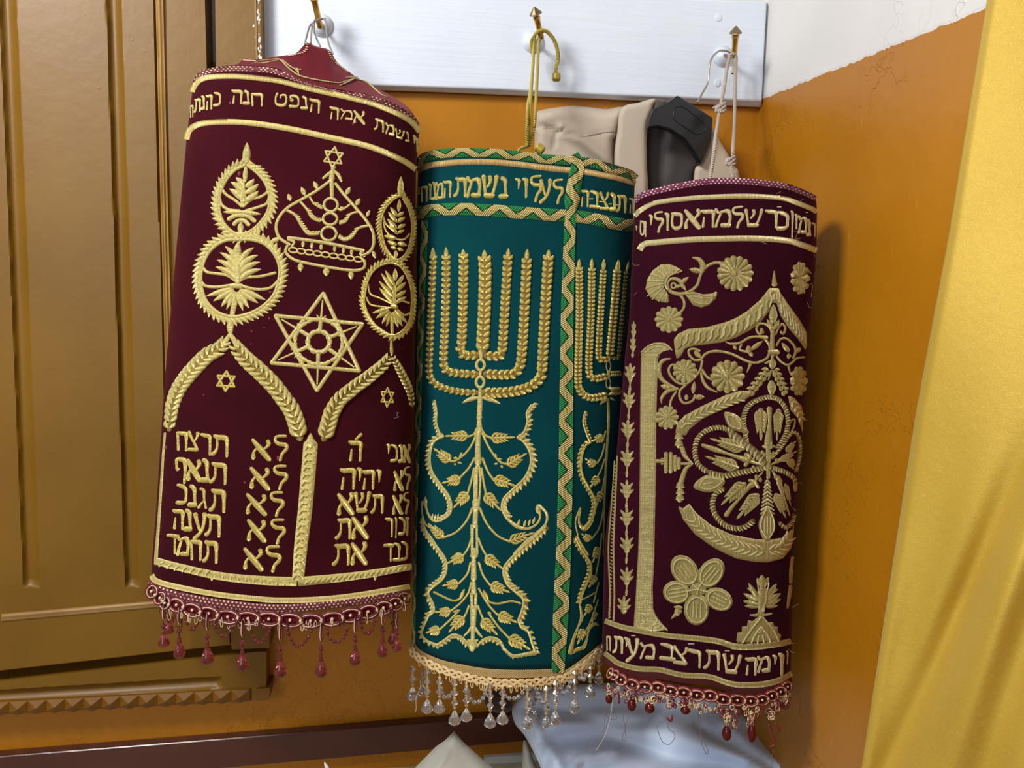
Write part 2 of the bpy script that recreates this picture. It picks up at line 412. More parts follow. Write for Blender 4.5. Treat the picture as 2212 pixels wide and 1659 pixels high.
class Emb:
    """embroidery drawn as padded strokes on a mantle's cloth"""
    def __init__(s, mantle): s.mt = mantle; s.reset(); s.zk = 's'
    def reset(s): s.x = []; s.y = []; s.h = []; s.u = []; s.v = []; s.f = []; s.m = []; s.cnt = 0
    def z(s, k): s.zk = k; return s
    @property
    def k(s): return ZT[s.zk][2]
    def raw(s, pts, w, h=None, h0=0.0, mat=0, cap=1, closed=False, flat=False):
        """pts, w in source px, dense"""
        p = np.array(pts, float); w = np.broadcast_to(np.asarray(w, float), (len(p),)).copy()
        if closed: t = np.roll(p, -1, 0) - np.roll(p, 1, 0)
        else:
            t = np.gradient(p, axis=0)
        t /= np.maximum(np.linalg.norm(t, axis=1, keepdims=True), 1e-6)
        if cap and not closed:
            r = w.max() * .25
            a, b = p[0] - t[0] * w[0] * .3, p[-1] + t[-1] * w[-1] * .3
            p = np.vstack([a, p, b]); t = np.vstack([t[0], t, t[-1]]); w = np.r_[w[0] * .45, w, w[-1] * .45]
        nrm = np.stack([-t[:, 1], t[:, 0]], -1)
        if h is None: h = .26
        offs = np.array([-1, -.72, 0, .72, 1]) if not flat else np.array([-1, -.93, 0, .93, 1])
        hh = np.array([-.25, .68, 1, .68, -.25]) if not flat else np.array([-.25, .85, 1, .85, -.25])
        L = np.r_[0, np.cumsum(np.linalg.norm(np.diff(p, axis=0), axis=1))]
        N = len(p); b = s.cnt
        X = p[:, None, 0] + nrm[:, None, 0] * offs * w[:, None] / 2
        Yy = p[:, None, 1] + nrm[:, None, 1] * offs * w[:, None] / 2
        Hh = hh[None] * (np.minimum(w, 26)[:, None] * h if h < 3 else np.full((len(w), 1), h - 3.0)) + h0
        s.x.append(X.ravel()); s.y.append(Yy.ravel()); s.h.append(Hh.ravel())
        s.u.append(np.repeat(L, 5)); s.v.append(np.tile((offs + 1) / 2, N))
        R = range(N if closed else N - 1)
        for i in R:
            j = (i + 1) % N
            for q in range(4): s.f.append((b + i * 5 + q, b + i * 5 + q + 1, b + j * 5 + q + 1, b + j * 5 + q)); s.m.append(mat)
        s.cnt += N * 5
    def st(s, pts, w, h=None, h0=0.0, mat=0, smooth=1, closed=False, cap=1, step=2.6, flat=False):
        k = s.k; q = zt(s.zk, pts)
        ws = (np.array(w, float) * k) if hasattr(w, '__len__') else np.full(len(q), w * k)
        if smooth and len(q) > 2 or closed: p, ww = cr(q, step, closed, ws)
        else:
            p = []; ww = []
            for i in range(len(q) - 1):
                a, b = np.array(q[i]), np.array(q[i + 1]); n = max(1, int(np.linalg.norm(b - a) / step))
                for j in range(n): p.append(a + (b - a) * j / n); ww.append(ws[i] + (ws[i + 1] - ws[i]) * j / n)
            p.append(np.array(q[-1])); ww.append(ws[-1]); p = np.array(p); ww = np.array(ww)
        s.raw(p, ww, h, h0, mat, cap, closed, flat)
    def leaf_px(s, x0, y0, x1, y1, w, bend=0, h=None, h0=0.0, mat=0):
        a, b = np.array((x0, y0)), np.array((x1, y1)); d = b - a; n = np.array((-d[1], d[0]))
        ts = np.array([0, .16, .36, .58, .8, .93, 1.0]); wp = np.array([.3, .72, 1, .93, .6, .28, .05])
        p = a + d * ts[:, None] + n * (bend * np.sin(ts * math.pi))[:, None]
        s.raw(p, wp * w, h or .3, h0, mat, 0)
    def lf(s, x0, y0, x1, y1, w, bend=0, h=None, h0=0.0, mat=0):
        (a, b), (c, d) = zt(s.zk, [(x0, y0), (x1, y1)]); s.leaf_px(a, b, c, d, w * s.k, bend, h, h0, mat)
    def dot(s, x, y, r, ry=None, h=None, h0=0.0, mat=0):
        ry = ry or r
        s.st([(x, y - ry * .72), (x, y), (x, y + ry * .72)], [r * 1.5, r * 2, r * 1.5], h, h0, mat, 0)
    def ring(s, cx, cy, rx, ry, w, rot=0, **kw):
        c, n = math.cos(math.radians(rot)), math.sin(math.radians(rot))
        s.st([(cx + rx * math.cos(a) * c - ry * math.sin(a) * n, cy + rx * math.cos(a) * n + ry * math.sin(a) * c) for a in np.linspace(0, 2 * math.pi, 13)[:-1]], w, closed=True, **kw)
    def braid(s, pts, w, pitch=None, base=.55, ang=.55, mat=0, h0=0.0, tip=False, rev=False, ll=1.0, lw=.44):
        """wheat-ear chain; the ears point along the path"""
        k = s.k; q = zt(s.zk, pts); ws = (np.array(w, float) * k) if hasattr(w, '__len__') else np.full(len(q), w * k)
        if rev: q = q[::-1]; ws = ws[::-1]
        p, ww = cr(q, 1.5, False, ws)
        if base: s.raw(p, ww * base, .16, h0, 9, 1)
        L = np.r_[0, np.cumsum(np.linalg.norm(np.diff(p, axis=0), axis=1))]; W = ww.mean()
        pt = (pitch * k) if pitch else W * .42
        d = pt * .3
        while d < L[-1]:
            i = min(np.searchsorted(L, d), len(p) - 2); t = p[min(i + 2, len(p) - 1)] - p[max(i - 2, 0)]; t /= max(np.linalg.norm(t), 1e-6)
            n = np.array((-t[1], t[0])); wl = ww[i]
            for sg in (-1, 1):
                a = p[i] + n * sg * wl * .05; b = p[i] + t * wl * .62 * ll + n * sg * wl * .5
                s.leaf_px(a[0], a[1], b[0], b[1], wl * lw, sg * .14, .5, h0 + wl * .05, mat)
            d += pt
        if tip:
            t = p[-1] - p[-4]; t /= max(np.linalg.norm(t), 1e-6); b = p[-1] + t * W * .9
            s.leaf_px(p[-1][0] - t[0] * W * .2, p[-1][1] - t[1] * W * .2, b[0], b[1], W * .5, 0, .34, h0 + W * .06, mat)
    def laurel(s, pts, w, lw, ll, pitch, side=1, closed=False, mat=0, lean=.75, h0=0.0, fade=False, base=True):
        """cord with slanting leaves on one side"""
        k = s.k; q = zt(s.zk, pts); p = cr(q, 1.5, closed)
        s.raw(p, w * k, .3, h0 + 1.0, mat, 1, closed)
        if not fade and ll > w * 1.8 and base:
            tt = (np.roll(p, -1, 0) - np.roll(p, 1, 0)) if closed else np.gradient(p, axis=0)
            tt /= np.maximum(np.linalg.norm(tt, axis=1, keepdims=True), 1e-6); nn = np.stack([-tt[:, 1], tt[:, 0]], -1) * side
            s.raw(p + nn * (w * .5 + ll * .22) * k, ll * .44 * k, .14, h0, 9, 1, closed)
        L = np.r_[0, np.cumsum(np.linalg.norm(np.diff(p, axis=0), axis=1))]; d = pitch * k * .3; tot = L[-1]
        while d < tot:
            i = min(np.searchsorted(L, d), len(p) - 2); t = p[min(i + 2, len(p) - 1)] - p[max(i - 2, 0)]; t /= max(np.linalg.norm(t), 1e-6)
            n = np.array((-t[1], t[0])) * side; f = 1 if not fade else .45 + .55 * math.sin(math.pi * min(1, max(0, d / tot)))
            a = p[i] + n * w * k * .35; b = a + (t * lean + n) * ll * k * f * .72
            s.leaf_px(a[0], a[1], b[0], b[1], lw * k * (0.6 + .4 * f), -.12 * side, .34, h0, mat)
            d += pitch * k
    def spray(s, x0, y0, x1, y1, w, n=4, mat=0, h0=0.0, core=.3):
        (a, b), (c, d) = zt(s.zk, [(x0, y0), (x1, y1)]); w = w * s.k
        p0, p1 = np.array((a, b)), np.array((c, d)); t = p1 - p0; L = np.linalg.norm(t); t /= L; nn = np.array((-t[1], t[0]))
        s.raw(np.array([p0, p0 + t * L * .5, p1 - t * L * .15]), np.array([w * core, w * core * 1.2, w * core * .6]), .3, h0, mat)
        for i in range(n):
            f = i / n; r = 1 - .45 * f; q = p0 + t * L * (.02 + f * .66)
            for sg in (-1, 1):
                e = q + t * L * .30 * r + nn * sg * w * .52 * r
                s.leaf_px(q[0], q[1], e[0], e[1], w * .28 * (r * .5 + .5), sg * .15, .36, h0 + .5, mat)
        s.leaf_px(*(p1 - t * L * .3), *p1, w * .26, 0, .36, h0 + .7, mat)
    def star6(s, cx, cy, R, w, rot=0, sx=1, mat=0):
        for a0 in (0, 60):
            pts = [(cx + sx * R * math.sin(math.radians(a0 + rot + 120 * i)), cy - R * math.cos(math.radians(a0 + rot + 120 * i))) for i in range(3)]
            for i in range(3): s.st([pts[i], pts[(i + 1) % 3]], w, smooth=0, mat=mat)
    def daisy(s, cx, cy, rx, ry, n, mat=0, rot=0):
        for i in range(n):
            a = 2 * math.pi * (i + rot) / n; c_, s_ = math.cos(a), math.sin(a)
            pw = 2 * math.pi * math.hypot(rx * s_, ry * c_) / n * .98
            s.st([(cx + rx * .06 * c_, cy + ry * .06 * s_), (cx + rx * .5 * c_, cy + ry * .5 * s_), (cx + rx * .88 * c_, cy + ry * .88 * s_)], [pw * .16, pw * .55, pw], .22, mat=mat, smooth=0)
        s.dot(cx, cy, min(rx, ry) * .1, h0=1.5, mat=mat)
    def fill(s, poly, h=2.2, mat=0, h0=0.0, smooth=False, grid=4.5, R=5.0, ang=0, closed_cr=False):
        """padded area"""
        q = zt(s.zk, poly)
        if smooth: q = cr(q, 4, True)
        q = np.array(q); q2 = []
        for i in range(len(q)):
            a, b = q[i], q[(i + 1) % len(q)]; n = max(1, int(np.linalg.norm(b - a) / 4))
            for j in range(n): q2.append(a + (b - a) * j / n)
        q2 = np.array(q2); nb = len(q2)
        x0, y0 = q2.min(0); x1, y1 = q2.max(0)
        gx, gy = np.meshgrid(np.arange(x0 + 1, x1, grid), np.arange(y0 + 1, y1, grid)); g = np.stack([gx.ravel(), gy.ravel()], -1)
        A, B = q2, np.roll(q2, -1, 0)
        def dist(pts):
            d = np.full(len(pts), 1e9)
            for a, b in zip(A, B):
                ab = b - a; t = np.clip(((pts - a) @ ab) / max(ab @ ab, 1e-9), 0, 1); d = np.minimum(d, np.linalg.norm(pts - (a + t[:, None] * ab), axis=1))
            return d
        ins = np.zeros(len(g), bool)
        for a, b in zip(A, B):
            c = ((a[1] > g[:, 1]) != (b[1] > g[:, 1]))
            with np.errstate(divide='ignore', invalid='ignore'):
                ins ^= c & (g[:, 0] < (b[0] - a[0]) * (g[:, 1] - a[1]) / (b[1] - a[1]) + a[0])
        g = g[ins]; dg = dist(g); keep = dg > 1.3; g = g[keep]; dg = dg[keep]
        allp = np.vstack([q2, g]); dd = np.r_[np.zeros(nb), dg]
        vs, es, fs, *_ = delaunay_2d_cdt([Vector(p) for p in allp], [], [list(range(nb))], 1, 1e-5)
        vs = np.array([tuple(v) for v in vs]); dd = dist(vs)
        b = s.cnt; ca, sa = math.cos(math.radians(ang)), math.sin(math.radians(ang))
        s.x.append(vs[:, 0]); s.y.append(vs[:, 1]); s.h.append(h0 + h * np.sqrt(np.clip(dd / R, 0, 1)) - .3 * (dd < .2))
        s.u.append(vs[:, 0] * ca + vs[:, 1] * sa); s.v.append((-vs[:, 0] * sa + vs[:, 1] * ca) * .05)
        for f_ in fs: s.f.append(tuple(b + i for i in f_)); s.m.append(mat)
        s.cnt += len(vs)
    def build(s, name, mats, parent, label=None):
        x, y, h = map(np.concatenate, (s.x, s.y, s.h)); u, v = map(np.concatenate, (s.u, s.v))
        pts = s.mt.lift(x, y, h)
        if not isinstance(mats, list): mats = [mats]
        if 9 in s.m: mats = mats + [MT['antique_shade_underlay' if mats[0].name.startswith('antique') else 'crevice_shade_underlay']]; s.m = [len(mats) - 1 if q == 9 else q for q in s.m]  # base strokes take the dark underlay with crevice shade painted in
        o = mesh_obj(name, pts, s.f, mats, parent, s.m, np.stack([u, v], -1))
        bm = bmesh.new(); bm.from_mesh(o.data)
        for f_ in bm.faces:
            c = f_.calc_center_median() + abs_loc(parent)
            if f_.normal.dot(Vector(CAM.tolist()) - c) < 0: f_.normal_flip()
        bm.to_mesh(o.data); bm.free()
        if label: o['label'] = label
        s.reset(); return o
# ------------------------------------------------------------------ Hebrew block letters as padded strokes: box 0..1, width factors
T_, N_ = .245, .135
GL = {
 'alef': [([(.06, .02), (.5, .5), (.94, .98)], [.17, .31, .24]), ([(.86, .0), (.9, .2), (.66, .46)], [.22, .2, .1]), ([(.26, .46), (.12, .68), (.1, .96)], [.1, .15, .24])],
 'bet': [([(.08, .06), (.45, .1), (.78, .2), (.8, .5), (.78, .86)], [.14, T_, T_, N_, N_]), ([(.05, .9), (.95, .9)], [T_, T_])],
 'gimel': [([(.3, .05), (.62, .12), (.66, .5), (.84, .95)], [.18, .2, N_, N_]), ([(.62, .62), (.3, .8), (.12, .95)], [.1, .15, .2])],
 'dalet': [([(.04, .1), (.5, .1), (.98, .12)], [.2, T_, T_]), ([(.8, .12), (.78, .95)], [.15, N_])],
 'he': [([(.04, .06), (.3, .12), (.86, .14), (.88, .5), (.86, .97)], [.12, T_, T_, .15, N_]), ([(.24, .44), (.2, .7), (.16, .96)], [.1, .13, .16])],
 'vav': [([(.2, .04), (.62, .12), (.62, .5), (.6, .98)], [.16, .24, N_, N_])],
 'zayin': [([(.1, .08), (.9, .1)], [.2, .2]), ([(.5, .12), (.55, .55), (.4, .97)], [N_, N_, N_])],
 'het': [([(.16, .98), (.14, .5), (.1, .08)], [.15, N_, .14]), ([(.1, .1), (.5, .12), (.84, .14), (.87, .5), (.86, .98)], [.16, T_, T_, .14, N_])],
 'tet': [([(.22, .03), (.1, .35), (.12, .8), (.4, .93), (.75, .88), (.9, .5), (.82, .14), (.5, .16), (.46, .34)], [.2, N_, .15, T_, T_, N_, .18, .16, .12])],
 'yod': [([(.25, .06), (.7, .2), (.68, .55), (.6, .95)], [.2, .32, .2, .08])],
 'kaf': [([(.1, .05), (.5, .1), (.82, .22), (.86, .5), (.8, .8), (.5, .9), (.08, .91)], [.14, T_, .19, N_, .16, T_, T_])],
 'lamed': [([(.86, .0), (.5, .02), (.2, .08), (.16, .24), (.4, .34), (.84, .36), (.88, .52), (.6, .74), (.48, .98)], [.12, .13, .13, .14, .18, .19, .17, .14, .15])],
 'mem': [([(.06, .98), (.2, .6), (.36, .28)], [.16, N_, .12]), ([(.06, .05), (.24, .24), (.5, .16), (.8, .16), (.92, .45), (.86, .86)], [.18, .15, .15, T_, .16, .15]), ([(.42, .9), (.88, .9)], [T_, T_])],
 'nun': [([(.3, .04), (.66, .16), (.7, .5), (.78, .86)], [.2, .2, N_, .14]), ([(.1, .92), (.82, .9)], [T_, T_])],
 'samekh': [([(.1, .07), (.5, .1), (.85, .15), (.92, .45), (.84, .8), (.5, .93), (.2, .84), (.12, .5), (.2, .14)], [.14, T_, .2, N_, .16, T_, .16, N_, N_])],
 'ayin': [([(.86, .0), (.82, .3), (.6, .68), (.1, .98)], [.22, .15, .15, .2]), ([(.16, .04), (.28, .3), (.48, .64)], [.22, .15, .12])],
 'pe': [([(.12, .44), (.3, .5), (.36, .36), (.14, .28), (.14, .12), (.5, .08), (.84, .2), (.9, .5), (.82, .84), (.45, .92), (.08, .91)], [.12, .12, .12, .12, .15, T_, .18, N_, .17, T_, T_])],
 'pef': [([(.3, .44), (.16, .5), (.1, .34), (.12, .1), (.5, .08), (.84, .12), (.88, .5), (.8, 1.0)], [.13, .15, .12, .16, T_, T_, .15, N_])],
 'tsadi': [([(.08, .04), (.34, .34), (.62, .6), (.86, .88)], [.2, .15, .16, .16]), ([(.92, .04), (.84, .26), (.6, .46)], [.22, .15, .1]), ([(.05, .92), (.85, .9)], [.2, T_])],
 'resh': [([(.04, .06), (.4, .1), (.82, .14), (.88, .4), (.86, .97)], [.14, T_, T_, .15, N_])],
 'shin': [([(.08, .02), (.14, .4), (.2, .86)], [.22, .14, .13]), ([(.9, .02), (.8, .45), (.62, .88)], [.22, .14, .14]), ([(.2, .9), (.66, .9)], [T_, T_]), ([(.48, .04), (.5, .26), (.32, .52)], [.2, .15, .1])],
 'tav': [([(.16, .06), (.4, .12), (.82, .14), (.88, .5), (.87, .98)], [.14, T_, T_, .15, N_]), ([(.32, .16), (.32, .6), (.2, .84), (.05, .95)], [.1, .12, .17, .2])],
 'vavf': [([(.2, .02), (.6, .08), (.6, .5), (.5, 1.0)], [.12, .17, N_ * .8, .1])],
 'dash': [([(.05, .5), (.95, .5)], [.5, .5])],
 'kafd': [([(.1, .05), (.5, .1), (.82, .22), (.86, .5), (.8, .8), (.5, .9), (.08, .91)], [.14, T_, .19, N_, .16, T_, T_])],
}
def letters(E, zk, items, sl=0.0, mat=0, wk=1.0):
    """items: (glyph, x0, y0, x1, y1[, slope])"""
    E.z(zk)
    for it in items:
        g, x0, y0, x1, y1 = it[:5]; s_ = it[5] if len(it) > 5 else sl
        W, H = x1 - x0, y1 - y0
        H2 = H - abs(s_) * W; yb = y0 + (0 if s_ >= 0 else -s_ * W)
        wk_ = wk * 1.14; kw = (min(1.0, W / (.72 * H2))) ** .6 * wk_ if g not in ('dash', 'yod', 'vav', 'nun', 'zayin', 'vavf') else wk_ * min(1, W / (.35 * H2)) ** .6
        for pts, ws in GL[g]:
            q = [(x0 + a * W, yb + b * H2 + s_ * a * W) for a, b in pts]
            E.st(q, [w_ * H2 * kw for w_ in ws], .26, mat=mat, smooth=len(pts) > 2, step=2.2)
# ------------------------------------------------------------------ the room
def wp(x, y, off=0.0): return wall([x], [y], off)[0]
zb = float(rwall([1648], [214])[0][2]); pA = rwall([1648], [214])[0]; pB = rwall([2127], [20])[0]
slope_r = (pB[2] - pA[2]) / np.linalg.norm(pB[:2] - pA[:2])
def wall_mat(name, base_pt, slope):
    t = NT(name); pos = t.pos(); s = t.sep(pos)
    dn = t.new('ShaderNodeVectorMath'); dn.operation = 'DISTANCE'
    t.link(t.comb(s[0], s[1], 0), dn.inputs[0]); dn.inputs[1].default_value = (float(base_pt[0]), float(base_pt[1]), 0)
    jag = t.math('MULTIPLY', t.math('SUBTRACT', t.noise(70, 4, pos, .6), .5), .010)
    line = t.math('ADD', t.math('ADD', t.math('MULTIPLY', dn.outputs['Value'], float(slope)), float(base_pt[2])), jag)
    up = t.math('GREATER_THAN', s[2], line)
    n = t.noise(5, 4, pos); nf = t.noise(46, 4, pos); nb = t.noise(2.2, 3, pos)
    och = t.mix(t.ramp(n, [(.3, 0.0), (.7, 1.0)]), srgb(170, 108, 10), srgb(181, 118, 18))
    sc = t.ramp(t.noise(150, 2, t.mapping(pos, (1, 1, .12))), [(.72, 0.0), (.78, 1.0)])
    och = t.mix(t.math('MULTIPLY', sc, .5), och, srgb(214, 150, 60))
    wh = t.mix(t.ramp(n, [(.35, 0.0), (.65, 1.0)]), srgb(216, 213, 210), srgb(225, 222, 219))
    t.set(Base_Color=t.mix(up, och, wh), Roughness=t.math('ADD', t.math('MULTIPLY', up, .4), .34), Coat_Weight=t.math('MULTIPLY', t.math('SUBTRACT', 1.0, up), .08), Coat_Roughness=.3, Specular_IOR_Level=.35)
    vo = t.new('ShaderNodeTexVoronoi'); vo.feature = 'DISTANCE_TO_EDGE'; vo.inputs['Scale'].default_value = 15
    wv = t.new('ShaderNodeVectorMath'); wv.operation = 'MULTIPLY_ADD'; t.link(t.noise(9, 4, pos, .6, 1), wv.inputs[0]); wv.inputs[1].default_value = (.25, .25, .25); t.link(pos, wv.inputs[2])
    t.link(wv.outputs[0], vo.inputs['Vector'])
    crack = t.math('MULTIPLY', t.ramp(vo.outputs['Distance'], [(.0, 1.0), (.02, 0.0)]), t.ramp(t.noise(4, 2, pos), [(.53, 0.0), (.6, 1.0)]))
    h = t.math('ADD', t.math('ADD', t.math('MULTIPLY', nb, 2.0), t.math('MULTIPLY', nf, .45)), t.math('MULTIPLY', crack, .9))
    h = t.math('ADD', h, t.math('MULTIPLY', t.ramp(t.math('SUBTRACT', s[2], line), [(.0, 0.0), (.003, 1.0)]), .35))
    t.bump(h, .42, .004); MT[name] = t.m
wall_mat('back_wall_paint', (*pA[:2], zb), 0.0); wall_mat('right_wall_paint', pA, slope_r)
cxy = corner[:2]; lft = cxy - WU * 2.2; rgt = cxy + RN * 0 - np.array([-WN[0], -WN[1]]) * 0
fw = np.array([WN[0], WN[1]])                     # toward the viewer
def box(name, a, b, thick_dir, z0, z1, mat, n=1):
    mb = MB(); a, b, t = np.array(a), np.array(b), np.array(thick_dir)
    lo = [(*a, z0), (*b, z0), (*(b + t), z0), (*(a + t), z0)]; hi = [(*a, z1), (*b, z1), (*(b + t), z1), (*(a + t), z1)]
    mb.slab(lo, hi); o = mb.build(name, mat, smooth=False); tag(o, kind='structure'); return o
box('wall_back', lft, cxy + WU * .1, -fw * .1, 0, 2.7, MT['back_wall_paint'])
box('wall_right', cxy, cxy + fw * 2.2, WU * .1, 0, 2.7, MT['right_wall_paint'])
simple('floor_tile', srgb(150, 140, 122), .5)
mb = MB(); q = [lft - fw * .1, cxy + WU * .1 - fw * .1, cxy + WU * .1 + fw * 2.2, lft + fw * 2.2]
mb.slab([(*p, 0) for p in q], [(*p, -.05) for p in q]); tag(mb.build('floor', MT['floor_tile'], smooth=False), kind='structure')
def wslab(mb, poly, off, depth, mat=0):
    xy = np.array(poly, float); f = wall(xy[:, 0], xy[:, 1], off); n3 = np.array([WN[0], WN[1], 0]) * depth
    mb.slab(f, f - n3, mat)
# --- maroon rail, skirting strip, ledge
mb = MB(); wslab(mb, [(-260, 1655), (0, 1634), (560, 1590), (960, 1557), (1300, 1527), (1633, 1497), (1633, 1556), (1300, 1587), (951, 1619), (494, 1660), (0, 1704), (-260, 1727)], .022, .022)
tag(bevel(mb.build('trim_1', MT['rail_paint'], smooth=False), .004, 3), kind='structure')
zl = float(wp(1100, 1642)[2])
mb = MB(); a = wp(1046, 1638, .008); b_ = wp(1128, 1630, .008)
lv = np.array([*WU, 0]); p0 = np.array([*a[:2], 0]); p1 = p0 + lv * .62
mb.slab([(*p0[:2], zl), (*p1[:2], zl), (*p1[:2], zl + .0135), (*p0[:2], zl + .0135)], [tuple(np.array((*p0[:2], zl)) - np.array([*fw, 0]) * .008), tuple(np.array((*p1[:2], zl)) - np.array([*fw, 0]) * .008), tuple(np.array((*p1[:2], zl + .0135)) - np.array([*fw, 0]) * .008), tuple(np.array((*p0[:2], zl + .0135)) - np.array([*fw, 0]) * .008)])
tag(mb.build('trim_2', MT['ledge_white'], smooth=False), kind='structure')
mb = MB(); q = [lft, cxy, cxy + fw * .42, lft + fw * .42]
mb.slab([(*p, zl) for p in q], [(*p, 0.0) for p in q]); tag(mb.build('trim_3', MT['ledge_stone'], smooth=False), kind='structure')
# --- hfield: a relief panel standing off the wall
def hfield(mb, xl, xr, ys, offf, nx, mat=0, back=None):
    """xl,xr: functions y->x ; offf(x,y,s)->offset"""
    ys = np.array(ys, float); S = np.linspace(0, 1, nx + 1); V = []
    for y in ys:
        x = xl(y) + (xr(y) - xl(y)) * S
        V.append(wall(x, np.full_like(x, y), 0.0) + np.array([WN[0], WN[1], 0]) * offf(x, y)[:, None])
    n = nx + 1; R = len(ys); V = np.concatenate(V)
    fs = [(r * n + k, r * n + k + 1, (r + 1) * n + k + 1, (r + 1) * n + k) for r in range(R - 1) for k in range(nx)]
    # rim back to the wall
    rim = list(range(n)) + [r * n + nx for r in range(1, R)] + list(range((R - 1) * n + nx - 1, (R - 1) * n - 1, -1)) + [r * n for r in range(R - 2, 0, -1)]
    xyz = V[rim]; d = ((xyz[:, :2] - W0) @ WN)
    bk = xyz - np.array([WN[0], WN[1], 0]) * (d - (back or .001))[:, None]
    b0 = len(V); V = np.concatenate([V, bk]); m_ = len(rim)
    fs += [(rim[i], b0 + i, b0 + (i + 1) % m_, rim[(i + 1) % m_]) for i in range(m_)]
    fs.append(tuple(b0 + i for i in range(m_)))
    mb.add(V, fs, mat)
li = lambda y, p: np.interp(y, [a for a, b in p], [b for a, b in p])
cab = thing('wall_cupboard', wp(250, 1520, .02).tolist(), 'brown painted wooden cupboard with fluted door on the wall left of the mantles', 'cupboard')
OFF = .050
def door_off(x, y):
    o = np.full_like(x, OFF)
    for pts, w in (([(-150, 28), (0, 32), (500, 53), (1200, 80), (1300, 84)], 34), ([(-150, 250), (0, 254), (500, 270), (1200, 291), (1300, 295)], 30)):
        s = (x - li(y, pts)) / w; e = math.sqrt(max(0.0, min(1.0, (1246 - y) / 14.0)))
        inside = (s > 0) & (s < 1)
        o -= np.where(inside, .0085 * np.sin(np.clip(s, 0, 1) ** .6 * math.pi) ** .7, 0) * e
    s = (x - li(y, [(-150, 350), (0, 354), (500, 368), (1200, 388), (1330, 392)])) / 20
    o += np.where((s > 0) & (s < 1), .0035 * np.sin(np.clip(s, 0, 1) * math.pi) + .0015 * np.sin(np.clip(s, 0, 1) * math.pi * 3) , 0)
    o -= np.where((s > -.18) & (s <= 0), .006, 0)
    return o
ys = sorted(set(list(range(-130, 1220, 22)) + list(range(1220, 1250, 2)) + [1255, 1270, 1290, 1310, 1325]))
mb = MB()
hfield(mb, lambda y: -190.0 + 0 * y, lambda y: li(y, [(-150, 454), (0, 457.5), (1330, 492)]), ys, door_off, 230, back=.001)
d1 = mb.build('door', MT['door_paint'], cab, smooth=True); d1.modifiers.new('es', 'EDGE_SPLIT').split_angle = math.radians(40)
mb = MB(); hfield(mb, lambda y: li(y, [(-150, 358), (0, 357.5), (500, 369), (1330, 392)]), lambda y: li(y, [(-150, 370), (0, 372.5), (500, 384), (1330, 407)]), range(-130, 1320, 30), lambda x, y: np.full_like(x, OFF + .003) + .0016 * np.sin((x - x[0]) / (x[-1] - x[0]) * math.pi * 1.0) + .0012 * np.cos((x - x[0]) / (x[-1] - x[0]) * math.pi * 4), 10, back=OFF - .001)
mb.build('door_bead', MT['worn_bead_paint'], d1)
mb = MB(); wslab(mb, [(462, -130), (563, -130), (567, 130), (575, 700), (583, 1388), (583, 1400), (500, 1404), (494, 1330), (470, 400)], OFF, OFF - .001)
o = bevel(mb.build('stile', MT['door_paint'], cab, smooth=False), .0015, 2)
mb = MB(); wslab(mb, [(545, -130), (549, -130), (557, 135), (553, 135)], OFF + .0012, .002); 
mb.build('stile_bead', MT['worn_edge_paint'], cab, smooth=False)
mb = MB()
for i in range(26):
    y = rng.uniform(-5, 138); x = 558 + y * .03 + rng.normal(0, 2.2); r = rng.uniform(1.2, 3.5); el = rng.uniform(1, 3)
    if i > 21: x -= rng.uniform(4, 14)
    wslab(mb, [(x + r * math.cos(a) * rng.uniform(.5, 1.1), y + r * el * math.sin(a) * rng.uniform(.6, 1.1)) for a in np.linspace(0, 6.28, 9)[:-1]], OFF + .0008, .002)
mb.build('peeling_paint', MT['flake_white'], cab, smooth=False)
# lower bead, board, fluted bottom rail, serrated trim
def bead(mb, xs, top, bot, hgt, base, n=60):
    V = []
    for x in np.linspace(xs[0], xs[1], n):
        a, b = top(x), bot(x)
        for s in np.linspace(0, 1, 9):
            V.append(wp(x, a + (b - a) * s, base + hgt * (math.sin(s * math.pi) ** .5) - (.0022 if abs(s - .62) < .07 else 0)))
    fs = [(i * 9 + k, i * 9 + k + 1, (i + 1) * 9 + k + 1, (i + 1) * 9 + k) for i in range(n - 1) for k in range(8)]
    fs += [tuple(range(9)), tuple((n - 1) * 9 + k for k in range(8, -1, -1))]
    mb.add(V, fs)
mb = MB(); bead(mb, (2, 420), lambda x: 1325 - x * .085, lambda x: 1345 - x * .092, .007, OFF - .002)
mb.build('bottom_bead', MT['worn_edge_paint'], cab)
mb = MB(); hfield(mb, lambda y: -190.0, lambda y: 496.0, [1327, 1350, 1375, 1400, 1420, 1440], lambda x, y: np.full_like(x, OFF - .0015), 60, back=.001)
# slanted lower edge of that board follows the photo
me_v = mb.v; nx = 61
for r in range(6):
    for k in range(nx):
        x = -190 + 686 * k / 60; t = r / 5; yt, yb = 1340 - x * .088, 1448 - x * .113
        p = wp(x, yt * (1 - t) + yb * t, OFF + .0006); me_v[r * nx + k] = tuple(p)
V = np.array(mb.v[:nx * 6]); rim = list(range(nx)) + [r * nx + 60 for r in range(1, 6)] + list(range(5 * nx + 59, 5 * nx - 1, -1)) + [r * nx for r in range(4, 0, -1)]
for i, ri in enumerate(rim):
    p = V[ri]; d = (p[:2] - W0) @ WN; mb.v[nx * 6 + i] = tuple(p - np.array([WN[0], WN[1], 0]) * (d - .001))
mb.build('lower_board', MT['door_paint'], cab, smooth=False)
def rail_off(x, y):
    o = np.full_like(x, .040); c = 1482 - x * .052; s = (y - (c - 10)) / 20
    e = np.sqrt(np.clip((492 - x) / 12.0, 0, 1))
    if True: o = o - np.where((s > 0) & (s < 1), .009 * np.sin(np.clip(s, 0, 1) * math.pi) ** .7, 0) * e
    return o
mb = MB(); ts = np.linspace(0, 1, 45); nx = 110; V = []
